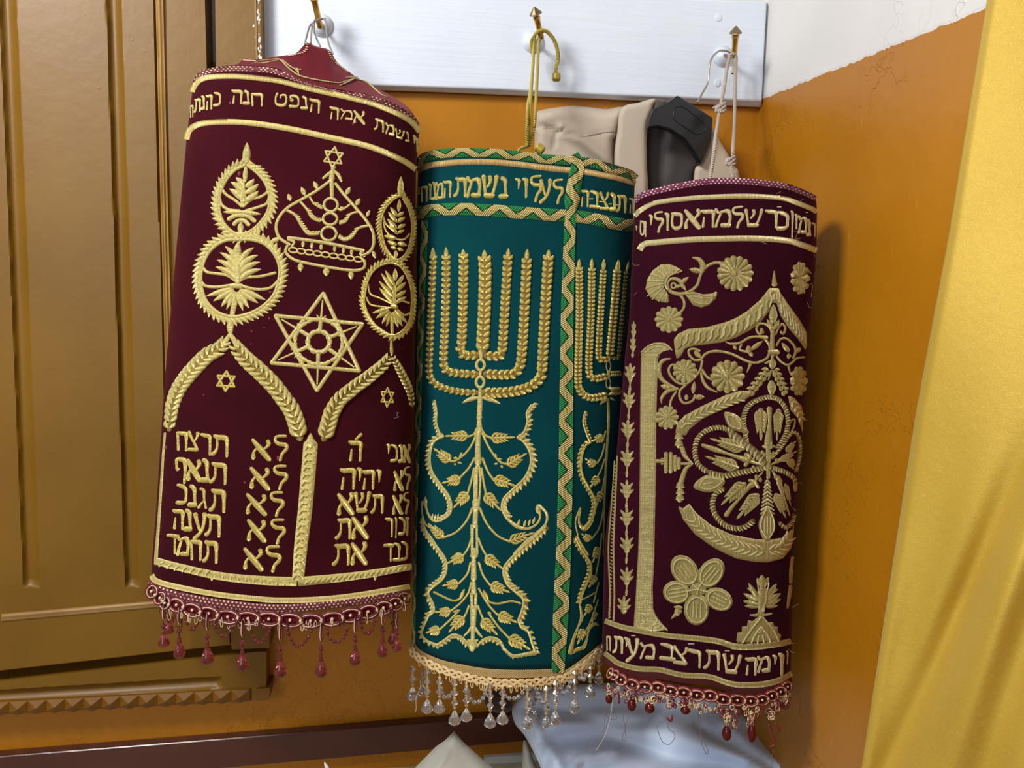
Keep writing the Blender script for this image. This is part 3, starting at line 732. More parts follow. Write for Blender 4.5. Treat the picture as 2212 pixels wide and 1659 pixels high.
for t_ in ts:
    x = np.linspace(-190, 583, nx + 1); yt = 1449 - x * .113; yt = np.maximum(yt, 1385); yb = 1516.5 - x * .052
    y = yt * (1 - t_) + yb * t_; c = 1480 - x * .060; s = (y - (c - 14)) / 26; e = np.sqrt(np.clip((490 - x) / 12.0, 0, 1))
    o_ = .041 - np.where((s > 0) & (s < 1), .009 * np.abs(np.sin(np.clip(s, 0, 1) * math.pi)) ** .7, 0) * e
    V.append(wall(x, y, 0.0) + np.array([WN[0], WN[1], 0]) * o_[:, None])
n = nx + 1; V = np.concatenate(V); fs = [(r * n + k, r * n + k + 1, (r + 1) * n + k + 1, (r + 1) * n + k) for r in range(44) for k in range(nx)]
rim = list(range(n)) + [r * n + nx for r in range(1, 45)] + list(range(44 * n + nx - 1, 44 * n - 1, -1)) + [r * n for r in range(43, 0, -1)]
d = (V[rim][:, :2] - W0) @ WN; bk = V[rim] - np.array([WN[0], WN[1], 0]) * (d - .001)[:, None]; b0 = len(V); V = np.concatenate([V, bk]); m_ = len(rim)
fs += [(rim[i], b0 + i, b0 + (i + 1) % m_, rim[(i + 1) % m_]) for i in range(m_)] + [tuple(b0 + i for i in range(m_))]
mb.add(V, fs); o = mb.build('bottom_rail', MT['door_paint'], cab); o.modifiers.new('es', 'EDGE_SPLIT').split_angle = math.radians(40)
# serrated moulding: a row of carved pyramids
mb = MB(); x = -180.0; pitch = 40.0
while x < 540:
    a, b = x, x + pitch; top = lambda q: 1517 - q * .052; bt = lambda q: 1545 - q * .054
    p = [wp(a, top(a), .045), wp(b, top(b), .045), wp(b, bt(b) - 4, .045), wp(a + pitch * .45, bt(a + pitch * .45) + 2, .045), wp(a, bt(a) - 4, .045)]
    apex = wp(a + pitch * .42, (top(a) + bt(a)) / 2 + 3, .056)
    bkk = [q_ - np.array([WN[0], WN[1], 0]) * .044 for q_ in p]
    vs = p + [apex] + bkk
    fs = [(i, (i + 1) % 5, 5) for i in range(5)] + [(i, 6 + i, 6 + (i + 1) % 5, (i + 1) % 5) for i in range(5)] + [(10, 9, 8, 7, 6)]
    mb.add(vs, fs); x += pitch
wslab(mb, [(556, 1488), (583, 1486.5), (582, 1509), (575, 1512), (556, 1515)], .046, .045)
mb.build('serrated_moulding', MT['serrated_paint'], cab, smooth=False)
# --- peg board with three hooks
bd = thing('peg_board', wp(1100, 205, .01).tolist(), 'white painted wooden board with three brass pegs across the top of the wall', 'peg board')
BO = .024
mb = MB(); fr = [(566.5, -130), (1400, -130), (1662, -60), (1655, 4), (1645.5, 217), (1300, 203), (1080, 192), (950, 187.5), (827, 184), (568, 174)]
fr = [(566.5, -34), (900, -22), (1400, -5), (1655.5, 4), (1645.5, 217), (1300, 203), (1080, 192), (950, 187.5), (827, 184), (568, 174)]
lo = [(566.5, -34), (900, -22), (1400, -5), (1657.5, 4), (1644, 232), (1300, 214.5), (1080, 205), (950, 199.5), (827, 195.5), (568, 186)]
f = np.array([wp(x, y, BO) for x, y in fr]); b1 = np.array([wp(x, y, BO * .45) for x, y in lo]); b2 = np.array([wp(x, y, .0005) for x, y in lo]); N_b = len(fr)
mb.add(np.concatenate([f, b1, b2]), [tuple(range(N_b))] + [(i, N_b + i, N_b + (i + 1) % N_b, (i + 1) % N_b) for i in range(N_b)] + [(N_b + i, 2 * N_b + i, 2 * N_b + (i + 1) % N_b, N_b + (i + 1) % N_b) for i in range(N_b)] + [tuple(range(3 * N_b - 1, 2 * N_b - 1, -1))])
bevel(mb.build('board', MT['board_paint'], bd, smooth=False), .0025, 3)
def rib(a, b, n=2): return [Vector(a).lerp(Vector(b), i / n) for i in range(n + 1)]
HK = [((695, 55), (691, 56), (677, -8)), ((1151, 91), (1169, 80), (1158, 33)), ((1561, 122), (1586, 120), (1589, 74))]
nw3 = Vector((float(WN[0]), float(WN[1]), 0))
for i, (base, pb, pt) in enumerate(HK):
    bp = Vector(wp(*base, BO).tolist()); e = thing('hook', (bp - bd.location).to_tuple()); e.parent = bd
    # peg: goes out from the rosette, then rises
    po = Vector(wp(*pb, BO + .045).tolist()); pu = Vector(wp(*pt, BO + .060).tolist())
    mb = MB(); mb.lathe(bp, [(0, .0175), (.003, .0175), (.005, .0145), (.0062, .0145), (.0078, .009), (.0105, .008)], 28, nw3)
    mb.build('rosette', MT['board_paint'], e)
    mb = MB(); mb.tube([bp + nw3 * .008, bp.lerp(po, .6) + Vector((0, 0, -.003)), po - (pu - po).normalized() * -.001], .0028, 12); mb.build('arm', MT['dull_brass'], e)
    ax = (pu - po).normalized(); L = (pu - po).length
    mb = MB(); mb.lathe(po - ax * .003, [(-.001, .002), (0, .0042), (.004, .0047), (L * .55, .0046), (L * .9, .0050), (L * .93, .0064), (L * .96, .0052), (L * 1.0, .0060), (L * 1.03, .0060), (L * 1.05, .005)], 18, ax)
    mb.build('peg', MT['brass'], e)
    mb = MB(); mb.lathe(po + ax * (L * 1.0), [(0, .0052), (.0015, .0105), (.003, .0100), (.0125, .0012)], 10, ax)
    mb.build('cap', MT['dull_brass'], e, smooth=False)
for (x, y) in ((1552, 38), (1550, 179)):
    c = Vector(wp(x, y, BO).tolist()); mb = MB(); mb.lathe(c, [(-.001, .0066), (.0004, .0066), (.0011, .0055), (.0013, .0012)], 20, nw3)
    o = mb.build('screw', MT['board_paint'], bd)
# ------------------------------------------------------------------ soft things
def puff(name, poly, Yf, thick, mat, parent=None, R=18.0, grid=9.0, smooth=True, zk='s', reliefs=None, backoff=.006, world=None):
    """closed soft shape: outline in px, front standing toward the viewer; Yf(x,y) gives the rim's distance"""
    q = zt(zk, poly)
    q = cr(q, grid * .8, True) if smooth else np.array([np.array(q[i]) + (np.array(q[(i + 1) % len(q)]) - np.array(q[i])) * j / max(1, int(np.linalg.norm(np.array(q[(i + 1) % len(q)]) - np.array(q[i])) / (grid * .8))) for i in range(len(q)) for j in range(max(1, int(np.linalg.norm(np.array(q[(i + 1) % len(q)]) - np.array(q[i])) / (grid * .8))))])
    nb = len(q); A, B = q, np.roll(q, -1, 0)
    def dist(p):
        d = np.full(len(p), 1e9)
        for a, b in zip(A, B):
            ab = b - a; t = np.clip(((p - a) @ ab) / max(ab @ ab, 1e-9), 0, 1); d = np.minimum(d, np.linalg.norm(p - (a + t[:, None] * ab), axis=1))
        return d
    x0, y0 = q.min(0); x1, y1 = q.max(0)
    gx, gy = np.meshgrid(np.arange(x0 + 1, x1, grid), np.arange(y0 + 1, y1, grid)); g = np.stack([gx.ravel(), gy.ravel()], -1)
    ins = np.zeros(len(g), bool)
    for a, b in zip(A, B):
        c = ((a[1] > g[:, 1]) != (b[1] > g[:, 1]))
        with np.errstate(divide='ignore', invalid='ignore'):
            ins ^= c & (g[:, 0] < (b[0] - a[0]) * (g[:, 1] - a[1]) / (b[1] - a[1]) + a[0])
    g = g[ins]; g = g[dist(g) > grid * .35]
    vs, _, fs, *_ = delaunay_2d_cdt([Vector(p) for p in np.vstack([q, g])], [], [list(range(nb))], 1, 1e-5)
    vs = np.array([tuple(v) for v in vs]); d = dist(vs)
    yy = Yf(vs[:, 0], vs[:, 1]) if callable(Yf) else np.full(len(vs), float(Yf))
    hgt = thick * np.sqrt(np.clip(1 - (1 - np.clip(d / R, 0, 1)) ** 2, 0, 1))
    if reliefs is not None: hgt = hgt + reliefs(vs[:, 0], vs[:, 1]) * np.clip(d / (R * .6), 0, 1)
    front = P(vs[:, 0], vs[:, 1], yy - hgt); back = P(vs[:, 0], vs[:, 1], yy + backoff * np.clip(d / R, 0, 1) ** .5 + 1e-4)
    n = len(vs); F_ = [tuple(f) for f in fs] + [tuple(n + i for i in reversed(f)) for f in fs]
    bd_ = {}
    for f in fs:
        for i in range(len(f)):
            e = (f[i], f[(i + 1) % len(f)]); bd_[e] = bd_.get(e, 0) + 1
    for (a, b) in bd_:
        if (b, a) not in bd_: F_.append((b, a, n + a, n + b))
    return mesh_obj(name, np.concatenate([front, back]), F_, mat, parent, uv=np.concatenate([vs, vs]), smooth=True, solid=True)
def ridge(x, y, pts, w, a, zk='s'):
    """a fold along a polyline"""
    q = np.array(zt(zk, pts)); d = np.full(len(x), 1e9); p = np.stack([x, y], -1)
    for i in range(len(q) - 1):
        ab = q[i + 1] - q[i]; t = np.clip(((p - q[i]) @ ab) / max(ab @ ab, 1e-9), 0, 1); d = np.minimum(d, np.linalg.norm(p - (q[i] + t[:, None] * ab), axis=1))
    return a * np.exp(-(d / w) ** 2)
# --- gold curtain on the right, a sheet with soft diagonal folds
xs = np.linspace(0, 1, 70); rows = np.linspace(-160, 1900, 120); V = []
for y in rows:
    xl_ = np.interp(y, [-160, 0, 69, 494, 900, 1659, 1900], [2138, 2132, 2121, 2052, 1977, 1861, 1825])
    x = xl_ + (2330 - xl_) * xs
    d = (x - xl_); Yb = .80 - .00036 * d
    f = .006 * np.sin(d * .012 - (y - 900) * .004) + .020 * np.exp(-((d - 200 - (1500 - y) * .25) / 60) ** 2) * np.clip((y - 700) / 500, 0, 1)
    f = f - .022 * np.exp(-((d - 120 - (1450 - y) * .28) / 38) ** 2) * np.clip((y - 900) / 400, 0, 1) + .004 * np.sin(d * .05 + y * .006) * np.clip((y - 900) / 500, 0, 1)
    f = f - .008 * np.exp(-((d) / 10) ** 2)
    V.append(P(x, np.full_like(x, y), Yb - f))
V = np.concatenate(V); n = 70; fs = [(r * n + k, r * n + k + 1, (r + 1) * n + k + 1, (r + 1) * n + k) for r in range(119) for k in range(69)]
t = NT('gold_velour'); n1 = t.noise(1500, 1, t.pos()); n2 = t.noise(120, 3, t.pos()); n3 = t.noise(7, 3, t.pos())
c_ = t.mix(t.ramp(n3, [(.3, 0.0), (.7, 1.0)]), srgb(198, 162, 54), srgb(207, 171, 62))
c_ = t.mix(t.ramp(n1, [(.66, 0.0), (.8, 1.0)]), c_, srgb(248, 230, 160))
t.set(Base_Color=c_, Roughness=.5, Metallic=.25, Sheen_Weight=.35, Sheen_Roughness=.4, Sheen_Tint=srgb(250, 235, 170)); t.bump(t.math('ADD', n1, n2), .4, .0012); MT['gold_velour'] = t.m
cu = mesh_obj('curtain', V, fs, MT['gold_velour']); so = cu.modifiers.new('thick', 'SOLIDIFY'); so.thickness = .0025; so.offset = 1
tag(cu, 'shiny gold yellow curtain hanging at the right edge before the ochre wall', 'curtain')
# --- coat on a hanger
WY = lambda x, y, off: wallY(x, y, off)
cp = wp(1330, 300, .05)
coat = thing('coat', cp.tolist(), 'beige coat hanging on a black hanger behind the green mantle', 'coat')
yf = lambda o: (lambda x, y: wallY(x, y, o))
rel = lambda x, y: (ridge(x, y, [(270, 860), (400, 900), (560, 930)], 5, -.008, 'P') + ridge(x, y, [(370, 1000), (380, 920), (430, 880)], 4, -.006, 'P')
                    + ridge(x, y, [(430, 890), (560, 960), (690, 1060), (770, 1130)], 12, .014, 'P') + ridge(x, y, [(340, 760), (420, 860)], 6, .006, 'P')
                    + ridge(x, y, [(560, 935), (680, 905), (790, 900)], 3, -.0025, 'P') + .004 * np.sin(x * .03 + y * .02))
puff('shoulder', [(235, 790), (270, 755), (380, 735), (520, 722), (720, 745), (830, 730), (850, 780), (800, 1000), (790, 1130), (800, 3000), (800, 3900), (300, 3900), (150, 3850), (160, 3000), (200, 1800), (235, 1000)], yf(.012), .034, MT['beige_twill'], coat, 22, 6, zk='P', reliefs=rel)
puff('collar', [(1060, 673), (950, 700), (828, 740), (800, 900), (780, 1100), (790, 1500), (800, 1900), (960, 1900), (1008, 1330), (1005, 1150), (1003, 950), (1015, 830), (1045, 740)], yf(.045), .012, MT['beige_twill'], coat, 8, 6, zk='P', reliefs=lambda x, y: ridge(x, y, [(795, 900), (785, 1120)], 2, -.002, 'P'))
puff('lapel', [(1445, 880), (1470, 900), (1500, 960), (1600, 1130), (1640, 1260), (1650, 2000), (1330, 2000), (1322, 1230), (1370, 1120), (1420, 1000)], yf(.052), .010, MT['beige_twill'], coat, 8, 6, zk='P')
puff('lining', [(1000, 830), (1200, 810), (1420, 900), (1440, 960), (1370, 1120), (1320, 1240), (1330, 1600), (1560, 2200), (1580, 3000), (1560, 3850), (820, 3900), (830, 2800), (850, 2000), (1000, 1500)], yf(.010), .010, MT['coat_lining'], coat, 14, 8, zk='P', reliefs=lambda x, y: .004 * np.sin(x * .05 + y * .01) + ridge(x, y, [(1200, 900), (1150, 1200)], 16, .006, 'P'))
puff('fur_trim', [(1062, 680), (1085, 672), (1120, 690), (1125, 720), (1100, 740), (1060, 760), (1045, 745)], yf(.046), .010, MT['fur_collar'], coat, 6, 4, zk='P')
mb = MB(); mb.tube([Vector(wp(*p, .080).tolist()) for p in zt('P', [(790, 900), (700, 905), (640, 918), (575, 938)])][:0] or [Vector(wp(*p, .0475).tolist()) for p in zt('P', [(560, 938), (640, 918), (700, 905), (790, 900)])], .0006, 5)
mb.build('shoulder_seam', MT['seam_thread'], coat)
hg = thing('coat_hanger', wp(1450, 260, .06).tolist(), 'black plastic coat hanger with wire hook holding the beige coat', 'hanger')
body = [(1215, 648), (1455, 800), (1450, 880), (1440, 960), (1400, 1060), (1370, 1118), (1330, 1040), (1260, 950), (1160, 885), (1080, 865), (1010, 875), (1015, 830), (1050, 740), (1110, 715), (1160, 690)]
mb = MB(); q = zt('P', body); f = np.array([wp(x, y, .078) for x, y in q]); b_ = f - np.array([WN[0], WN[1], 0]) * .016; mb.slab(f, b_)
bevel(mb.build('hanger_body', MT['black_plastic'], hg, smooth=False), .003, 3)
pl = cr(zt('P', [(1195, 745), (1225, 728), (1260, 735), (1380, 830), (1405, 870), (1395, 900), (1350, 918), (1320, 905), (1215, 835), (1185, 800)]), 3, True)
mb = MB(); mb.tube([Vector(wp(x, y, .0783).tolist()) for x, y in pl], .0009, 6, closed=True); mb.build('moulded_oval', MT['black_plastic'], hg)
wirep = cr(zt('P', [(1348, 700), (1385, 630), (1420, 560), (1432, 440), (1455, 385), (1500, 347), (1560, 352), (1585, 385), (1592, 440), (1588, 498)]), 3)
yw = [Vector(wp(x, y, np.interp(i, [0, len(wirep) * .5, len(wirep)], [.070, .066, .058])).tolist()) for i, (x, y) in enumerate(wirep)]
mb = MB(); mb.tube(yw, .0016, 10); mb.ball(yw[-1], .0026, 10); mb.build('wire_hook', MT['steel_wire'], hg)
# --- things on the ledge below
zl_Y = lambda x, y: None
def on_z(px, py, z):
    r = rays(px, py); k = (z - CAM[2]) / r[2]; return CAM + r * k
wr = lambda x, y: (ridge(x, y, [(1180, 1600), (1300, 1590), (1450, 1640), (1600, 1660)], 20, -.022) + ridge(x, y, [(1150, 1560), (1200, 1640), (1230, 1700)], 12, .016)
                   + ridge(x, y, [(1200, 1560), (1350, 1545), (1500, 1590), (1640, 1650)], 26, .020) + ridge(x, y, [(1510, 1570), (1600, 1620), (1690, 1670)], 9, -.014)
                   + ridge(x, y, [(1330, 1620), (1250, 1640), (1220, 1700)], 10, .018) + ridge(x, y, [(1560, 1560), (1650, 1625), (1720, 1680)], 8, .012) + ridge(x, y, [(1150, 1520), (1300, 1560), (1420, 1560)], 14, -.010)
                   + .003 * np.sin(x * .02 + y * .015))
wc = puff('satin_bundle', [(1106, 1530), (1118, 1512), (1150, 1492), (1250, 1478), (1400, 1476), (1540, 1500), (1610, 1545), (1641, 1585), (1675, 1617), (1707, 1639), (1736, 1659), (1790, 1700), (1800, 1740), (1600, 1775), (1400, 1780), (1220, 1775), (1185, 1700), (1160, 1640), (1135, 1592), (1112, 1562)],
     lambda x, y: np.minimum(wallY(x, y, .035), 1.375) - np.clip(y - 1530, 0, 400) * .0010, .036, MT['white_satin'], None, 60, 8, reliefs=wr, backoff=.01)
tag(wc, 'crumpled pale blue white satin cloth heaped below the two right mantles', 'cloth')
gs = puff('draped_sheet', [(1131, 1600), (1142, 1612), (1152, 1640), (1166, 1672), (1190, 1715), (1180, 1745), (1120, 1745), (1122, 1700), (1128, 1650)], lambda x, y: 1.31 - np.clip(y - 1600, 0, 400) * .0006, .02, MT['grey_linen'], None, 14, 6)
tag(gs, 'grey white fold of sheet hanging at the left edge of the satin heap', 'cloth')
ln = puff('linen_cushion', [(981, 1580), (1003, 1605), (1036, 1634), (1066, 1660), (1110, 1700), (1090, 1745), (980, 1760), (880, 1745), (860, 1700), (897, 1658), (942, 1612), (960, 1600)], lambda x, y: 1.20 - np.clip(y - 1580, 0, 300) * .0006, .03, MT['grey_linen'], None, 45, 7, smooth=False, reliefs=lambda x, y: .003 * np.sin(x * .06 - y * .03) + ridge(x, y, [(975, 1590), (960, 1640), (930, 1680)], 6, .004))
tag(ln, 'pointed grey linen cushion standing at the bottom below the green mantle', 'cushion')
dk = puff('dark_pouch', [(1045, 1500), (1062, 1492), (1085, 1496), (1102, 1512), (1106, 1532), (1088, 1541), (1062, 1536), (1048, 1522)], lambda x, y: 1.318 + 0 * x, .022, MT['dark_cloth'], None, 14, 4)
tag(dk, 'small dark brown pouch on the maroon rail behind the crystal pendants', 'pouch')
st_ = puff('white_strap', [(700, 1647), (706, 1650), (712, 1660), (714, 1685), (706, 1685), (702, 1662)], lambda x, y: 1.20 + 0 * x, .004, MT['flake_white'], None, 4, 2.5)
tag(st_, 'tip of a white strap at the bottom edge below the large maroon mantle', 'strap')
# ================================================================== large maroon mantle, left
m1 = Mantle([(100, 432), (150, 428), (169, 419), (289, 404), (482, 386), (768, 360), (862, 353), (981, 345), (1103, 337), (1225, 327), (1300, 327)],
            [(100, 880), (250, 902), (280, 906), (366, 899), (500, 896), (700, 895), (1000, 892.5), (1223, 890.5), (1300, 883)],
            zt('T', [(70, 560), (110, 450), (200, 392), (350, 352), (600, 347), (850, 372), (1000, 468), (1200, 525), (1500, 580), (1700, 618), (1900, 700), (2050, 785), (2130, 870), (2160, 935)]),
            zt('E', [(85, 262), (130, 320), (300, 378), (500, 420), (700, 450), (1000, 478), (1300, 465), (1700, 415), (2000, 362), (2085, 345)]), 1.132, .080, 2.4, 0.010, .0022, 1)
r1 = thing('torah_mantle', P(620, 1270, m1.Yc).tolist(), 'largest maroon velvet scroll mantle with gold crown and big star, leftmost', 'torah mantle')
body1 = m1.body('velvet_sleeve', MT['maroon_velvet'], r1)
# tented cloth top
low = zt('T', [(75, 560), (110, 452), (200, 394), (350, 354), (600, 349), (850, 374), (1000, 468), (1200, 525), (1500, 580), (1700, 618), (1900, 700), (2050, 785), (2130, 870), (2150, 915)])
top = zt('T', [(82, 540), (118, 436), (230, 376), (350, 352), (490, 330), (540, 283), (650, 292), (850, 262), (1010, 236), (1080, 172), (1120, 136), (1210, 172), (1325, 205), (1395, 315), (1500, 398), (1600, 470), (1830, 592), (2000, 690), (2100, 800), (2150, 905)])
NL = 90; lo = resamp(cr(low, 2), NL); 
tp = cr(top, 2); xs_ = lo[:, 0]
# pair by fraction of x so columns stay roughly vertical
o_ = np.argsort(tp[:, 0]); tpy = np.interp(np.linspace(tp[:, 0].min(), tp[:, 0].max(), 400), tp[o_, 0], tp[o_, 1]); tpx = np.linspace(tp[:, 0].min(), tp[:, 0].max(), 400)
txs = tpx[0] + (tpx[-1] - tpx[0]) * (lo[:, 0] - lo[0, 0]) / (lo[-1, 0] - lo[0, 0]); tys = np.interp(txs, tpx, tpy)
ylow = m1.Y(lo[:, 0], lo[:, 1]); V = []
NR = 16
for j in range(NR + 1):
    t = j / NR; x = lo[:, 0] * (1 - t) + txs * t; y = lo[:, 1] * (1 - t) + tys * t
    V.append(P(x, y, ylow + (m1.Yc + .012 - ylow) * t ** .8 - .004 * np.sin(t * math.pi) + .0015 * np.sin(x * .05) * math.sin(t * math.pi)))
yb_ = 2 * m1.Yc - ylow
for j in range(1, NR + 1):
    t = j / NR; x = txs * (1 - t) + lo[:, 0] * t
    topP = V[NR]; yk = m1.Yc + .012 + (yb_ - m1.Yc - .012) * t ** 1.2
    lowz = V[0][:, 2]
    V.append(np.stack([topP[:, 0], yk, topP[:, 2] * (1 - t) + (lowz - .004) * t], -1))
n = NL; R = len(V); V = np.concatenate(V)
fs = [(r * n + k, r * n + k + 1, (r + 1) * n + k + 1, (r + 1) * n + k) for r in range(R - 1) for k in range(n - 1)] + [(r * n + n - 1, n - 1, (r + 1) * n + n - 1) for r in range(1, R - 1)] + [(0, r * n, (r + 1) * n) for r in range(1, R - 1)]
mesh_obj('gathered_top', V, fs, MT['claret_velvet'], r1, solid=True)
def top_pt(x, y):
    """on the tented top"""
    k = np.interp(x, lo[:, 0], np.arange(NL)); yl = np.interp(x, lo[:, 0], lo[:, 1]); yt = np.interp(x, txs, tys)
    t = float(np.clip((yl - y) / max(yl - yt, 1), 0, 1)); Yl = float(m1.Y(x, yl))
    return Vector(P(x, y, Yl + (m1.Yc + .012 - Yl) * t ** .8 - .004 * math.sin(t * math.pi) - .0045).tolist())
def on_top(pts, r, name, mat, par, sc=1):
    mb = MB()
    for p_ in pts:
        w = p_[1]; c = cr(zt('T', p_[0]), 3); mb.tube([top_pt(*q) for q in c], [w * m1.Yc / F * (.4 + .6 * math.sin(math.pi * (i + .5) / len(c))) for i in range(len(c))], 8)
    return mb.build(name, mat, par)
on_top([([(620, 330), (700, 300), (800, 290), (870, 292), (950, 370), (1030, 430), (1120, 460), (1220, 480), (1350, 500), (1420, 505), (1500, 480), (1570, 460)], 1.7),
        ([(640, 325), (740, 320), (830, 300), (880, 288)], 1.4), ([(890, 290), (960, 350), (1010, 380), (1040, 420)], 1.6), ([(1015, 370), (1050, 385), (1070, 380)], 1.7), ([(1020, 375), (1040, 400), (1045, 430)], 1.3),
        ([(1420, 530), (1490, 500), (1560, 465), (1600, 470)], 1.9), ([(1480, 455), (1540, 455), (1590, 452)], 1.5), ([(1570, 470), (1650, 490), (1720, 540), (1800, 610), (1870, 640)], 1.8), ([(1640, 490), (1690, 510), (1760, 580), (1800, 600)], 1.3)], 1, 'vine_embroidery', MT['antique_gold'], r1)
for pl_, k in (([(1120, 145), (1115, 190), (1060, 225), (960, 248)], 10), ([(1325, 212), (1350, 270), (1400, 325), (1440, 355), (1500, 400)], 14), ([(540, 290), (600, 293), (640, 296)], 7)):
    c = resamp(cr(zt('T', pl_), 2), k); mb = MB()
    for q in c:
        a = top_pt(q[0] - 2.6, q[1] + 1.2); b = top_pt(q[0] + 2.4, q[1] + 2.2); mb.tube([a, b], .0006, 5)
    mb.build('edge_stitching', MT['cream_cord'], r1)
E = Emb(m1)
# webbing round the rim
E.z('T').st([(85, 520), (140, 432), (240, 394), (400, 378), (600, 380), (780, 393), (880, 420), (980, 462), (1100, 510), (1250, 550), (1420, 590), (1600, 625), (1800, 680), (1950, 745), (2080, 835), (2140, 905)], [46, 50, 52, 54, 54, 54, 50, 40, 26, 22, 26, 50, 60, 60, 60, 50], h=4.2, flat=True, cap=0)
E.build('stitched_rim', MT['stitched_claret'], r1)
E.z('T').st([(63, 590), (78, 545), (140, 480), (250, 452), (420, 446), (550, 452), (750, 474), (900, 498), (1100, 550), (1300, 597), (1500, 642), (1700, 692), (1850, 748), (2000, 815), (2100, 885), (2152, 955)], 50, h=4.6, flat=True, cap=0)
E.build('gold_band', MT['gold_band'], r1)
E.z('A').st([(341, 1000), (355, 945), (400, 905), (480, 882), (650, 874), (850, 888), (1100, 928), (1350, 982), (1600, 1037), (1750, 1087), (1900, 1155), (1985, 1215)], 43, h=4.6, flat=True, cap=0)
E.build('gold_band', MT['gold_band'], r1)
E.z('D').st([(64, 1262), (110, 1312), (300, 1362), (600, 1417), (900, 1450), (1100, 1462), (1400, 1454), (1700, 1422), (2122, 1352)], 44, h=4.6, flat=True, cap=0)
E.build('gold_band', MT['gold_band'], r1)
# inscription round the top
letters(E, 'T', [('het', 45, 700, 74, 830, -.3), ('tav', 80, 640, 142, 782, -.25), ('nun', 145, 622, 182, 756, -.2), ('he', 190, 606, 248, 760, -.2), ('kaf', 262, 590, 330, 724, -.05),
                 ('he', 425, 568, 527, 702, .05), ('nun', 530, 575, 598, 708, .08), ('het', 600, 596, 720, 724, .05), ('tet', 820, 600, 943, 724, .05), ('pe', 955, 614, 1052, 738, .08), ('nun', 1062, 628, 1132, 752, .1), ('he', 1140, 645, 1242, 790, .2),
                 ('he', 1328, 720, 1414, 852, .2), ('mem', 1428, 742, 1542, 852, .15), ('alef', 1548, 760, 1652, 886, .15), ('tav', 1735, 824, 1832, 966, .3), ('mem', 1842, 868, 1925, 998, .3), ('shin', 1930, 925, 2020, 1035, .3), ('nun', 2024, 955, 2060, 1052, .3)])
letters(E, 'A', [('yod', 1962, 965, 1984, 1035, .3), ('vav', 1982, 985, 2002, 1092, .3)])
E.build('gold_inscription', MT['gold_thread'], r1)
# left ornament
def orn_left():
    E.z('B')
    up = [(590, 305), (500, 352), (425, 440), (376, 555), (370, 680), (402, 785), (470, 862), (545, 896), (635, 868), (715, 800), (783, 700), (800, 580), (766, 460), (697, 372), (612, 305)]
    E.laurel(up[::-1], 28, 44, 78, 38, -1, lean=1.5)
    E.lf(600, 300, 607, 110, 76); E.st([(540, 290), (575, 275), (600, 230)], [20, 30, 40]); E.st([(655, 292), (628, 275), (602, 230)], [20, 30, 40]); E.st([(560, 292), (640, 292)], 22)
    E.lf(590, 450, 597, 300, 50)
    for a in [(583, 490, 510, 408, 58), (592, 490, 668, 420, 58), (580, 540, 468, 448, 62), (588, 540, 706, 462, 62), (576, 610, 455, 505, 66), (582, 610, 705, 522, 66)]: E.lf(*a, bend=.08)
    E.lf(572, 655, 578, 470, 62)
    for a in [[(395, 510), (430, 555), (500, 600), (565, 655)], [(575, 655), (640, 600), (730, 570), (785, 530)], [(375, 590), (390, 640), (450, 682), (545, 692)], [(595, 692), (700, 662), (775, 630), (798, 570)]]: E.st(a, 27)
    E.lf(590, 703, 400, 703, 50); E.lf(540, 700, 728, 722, 50)
    E.st([(450, 765), (500, 737), (560, 730), (620, 742), (672, 780)], 42); E.st([(495, 808), (530, 778), (580, 776), (622, 812)], 40); E.lf(552, 882, 553, 785, 60); E.st([(500, 902), (550, 884), (605, 908)], [50, 34, 50])
    dn = [(545, 938), (420, 948), (312, 1012), (243, 1112), (213, 1230), (218, 1350), (262, 1468), (352, 1556), (470, 1596), (600, 1578), (728, 1518), (828, 1420), (876, 1300), (886, 1180), (848, 1072), (768, 982), (660, 942)]
    E.laurel(dn, 32, 46, 80, 40, 1, closed=True, lean=1.5)
    for a in [(538, 1120, 540, 952, 76), (530, 1150, 418, 995, 58), (540, 1150, 668, 1005, 58), (528, 1190, 375, 1048, 60), (540, 1190, 705, 1070, 60), (525, 1235, 350, 1112, 60), (540, 1235, 720, 1130, 60), (522, 1285, 338, 1172, 60), (538, 1285, 730, 1192, 60)]: E.lf(*a, bend=-.1 if a[2] > a[0] else .1)
    E.lf(528, 1310, 535, 1100, 70, h0=.5)
    for a in [[(235, 1182), (270, 1217), (380, 1232), (450, 1250), (522, 1302)], [(530, 1302), (600, 1262), (720, 1252), (850, 1222)], [(212, 1290), (250, 1332), (350, 1342), (500, 1322)], [(560, 1332), (680, 1362), (800, 1352), (870, 1292)]]: E.st(a, 28)
    E.st([(478, 1332), (562, 1336)], 50)
    for a in [(490, 1352, 258, 1422, 56), (495, 1362, 318, 1465, 56), (500, 1372, 385, 1512, 56), (506, 1380, 430, 1537, 50), (512, 1385, 485, 1545, 50), (525, 1385, 572, 1545, 50), (532, 1380, 622, 1522, 56), (540, 1370, 702, 1482, 56), (550, 1360, 768, 1455, 56)]: E.lf(*a)
    E.z('C'); E.st([(640, 195), (625, 260), (612, 330), (600, 400), (602, 465)], [50, 50, 40, 66, 30])
orn_left(); E.build('palm_medallions', MT['gold_thread'], r1)
E.z('B')
up = [(1912, 562), (1852, 600), (1782, 680), (1750, 790), (1760, 900), (1793, 1010), (1852, 1088), (1900, 1108), (1965, 1050), (2003, 930), (2012, 800), (1985, 680), (1938, 590)]
E.laurel(up, 17, 30, 52, 28, 1, lean=1.5)
E.lf(1912, 580, 1920, 400, 56); E.lf(1900, 700, 1908, 590, 36)
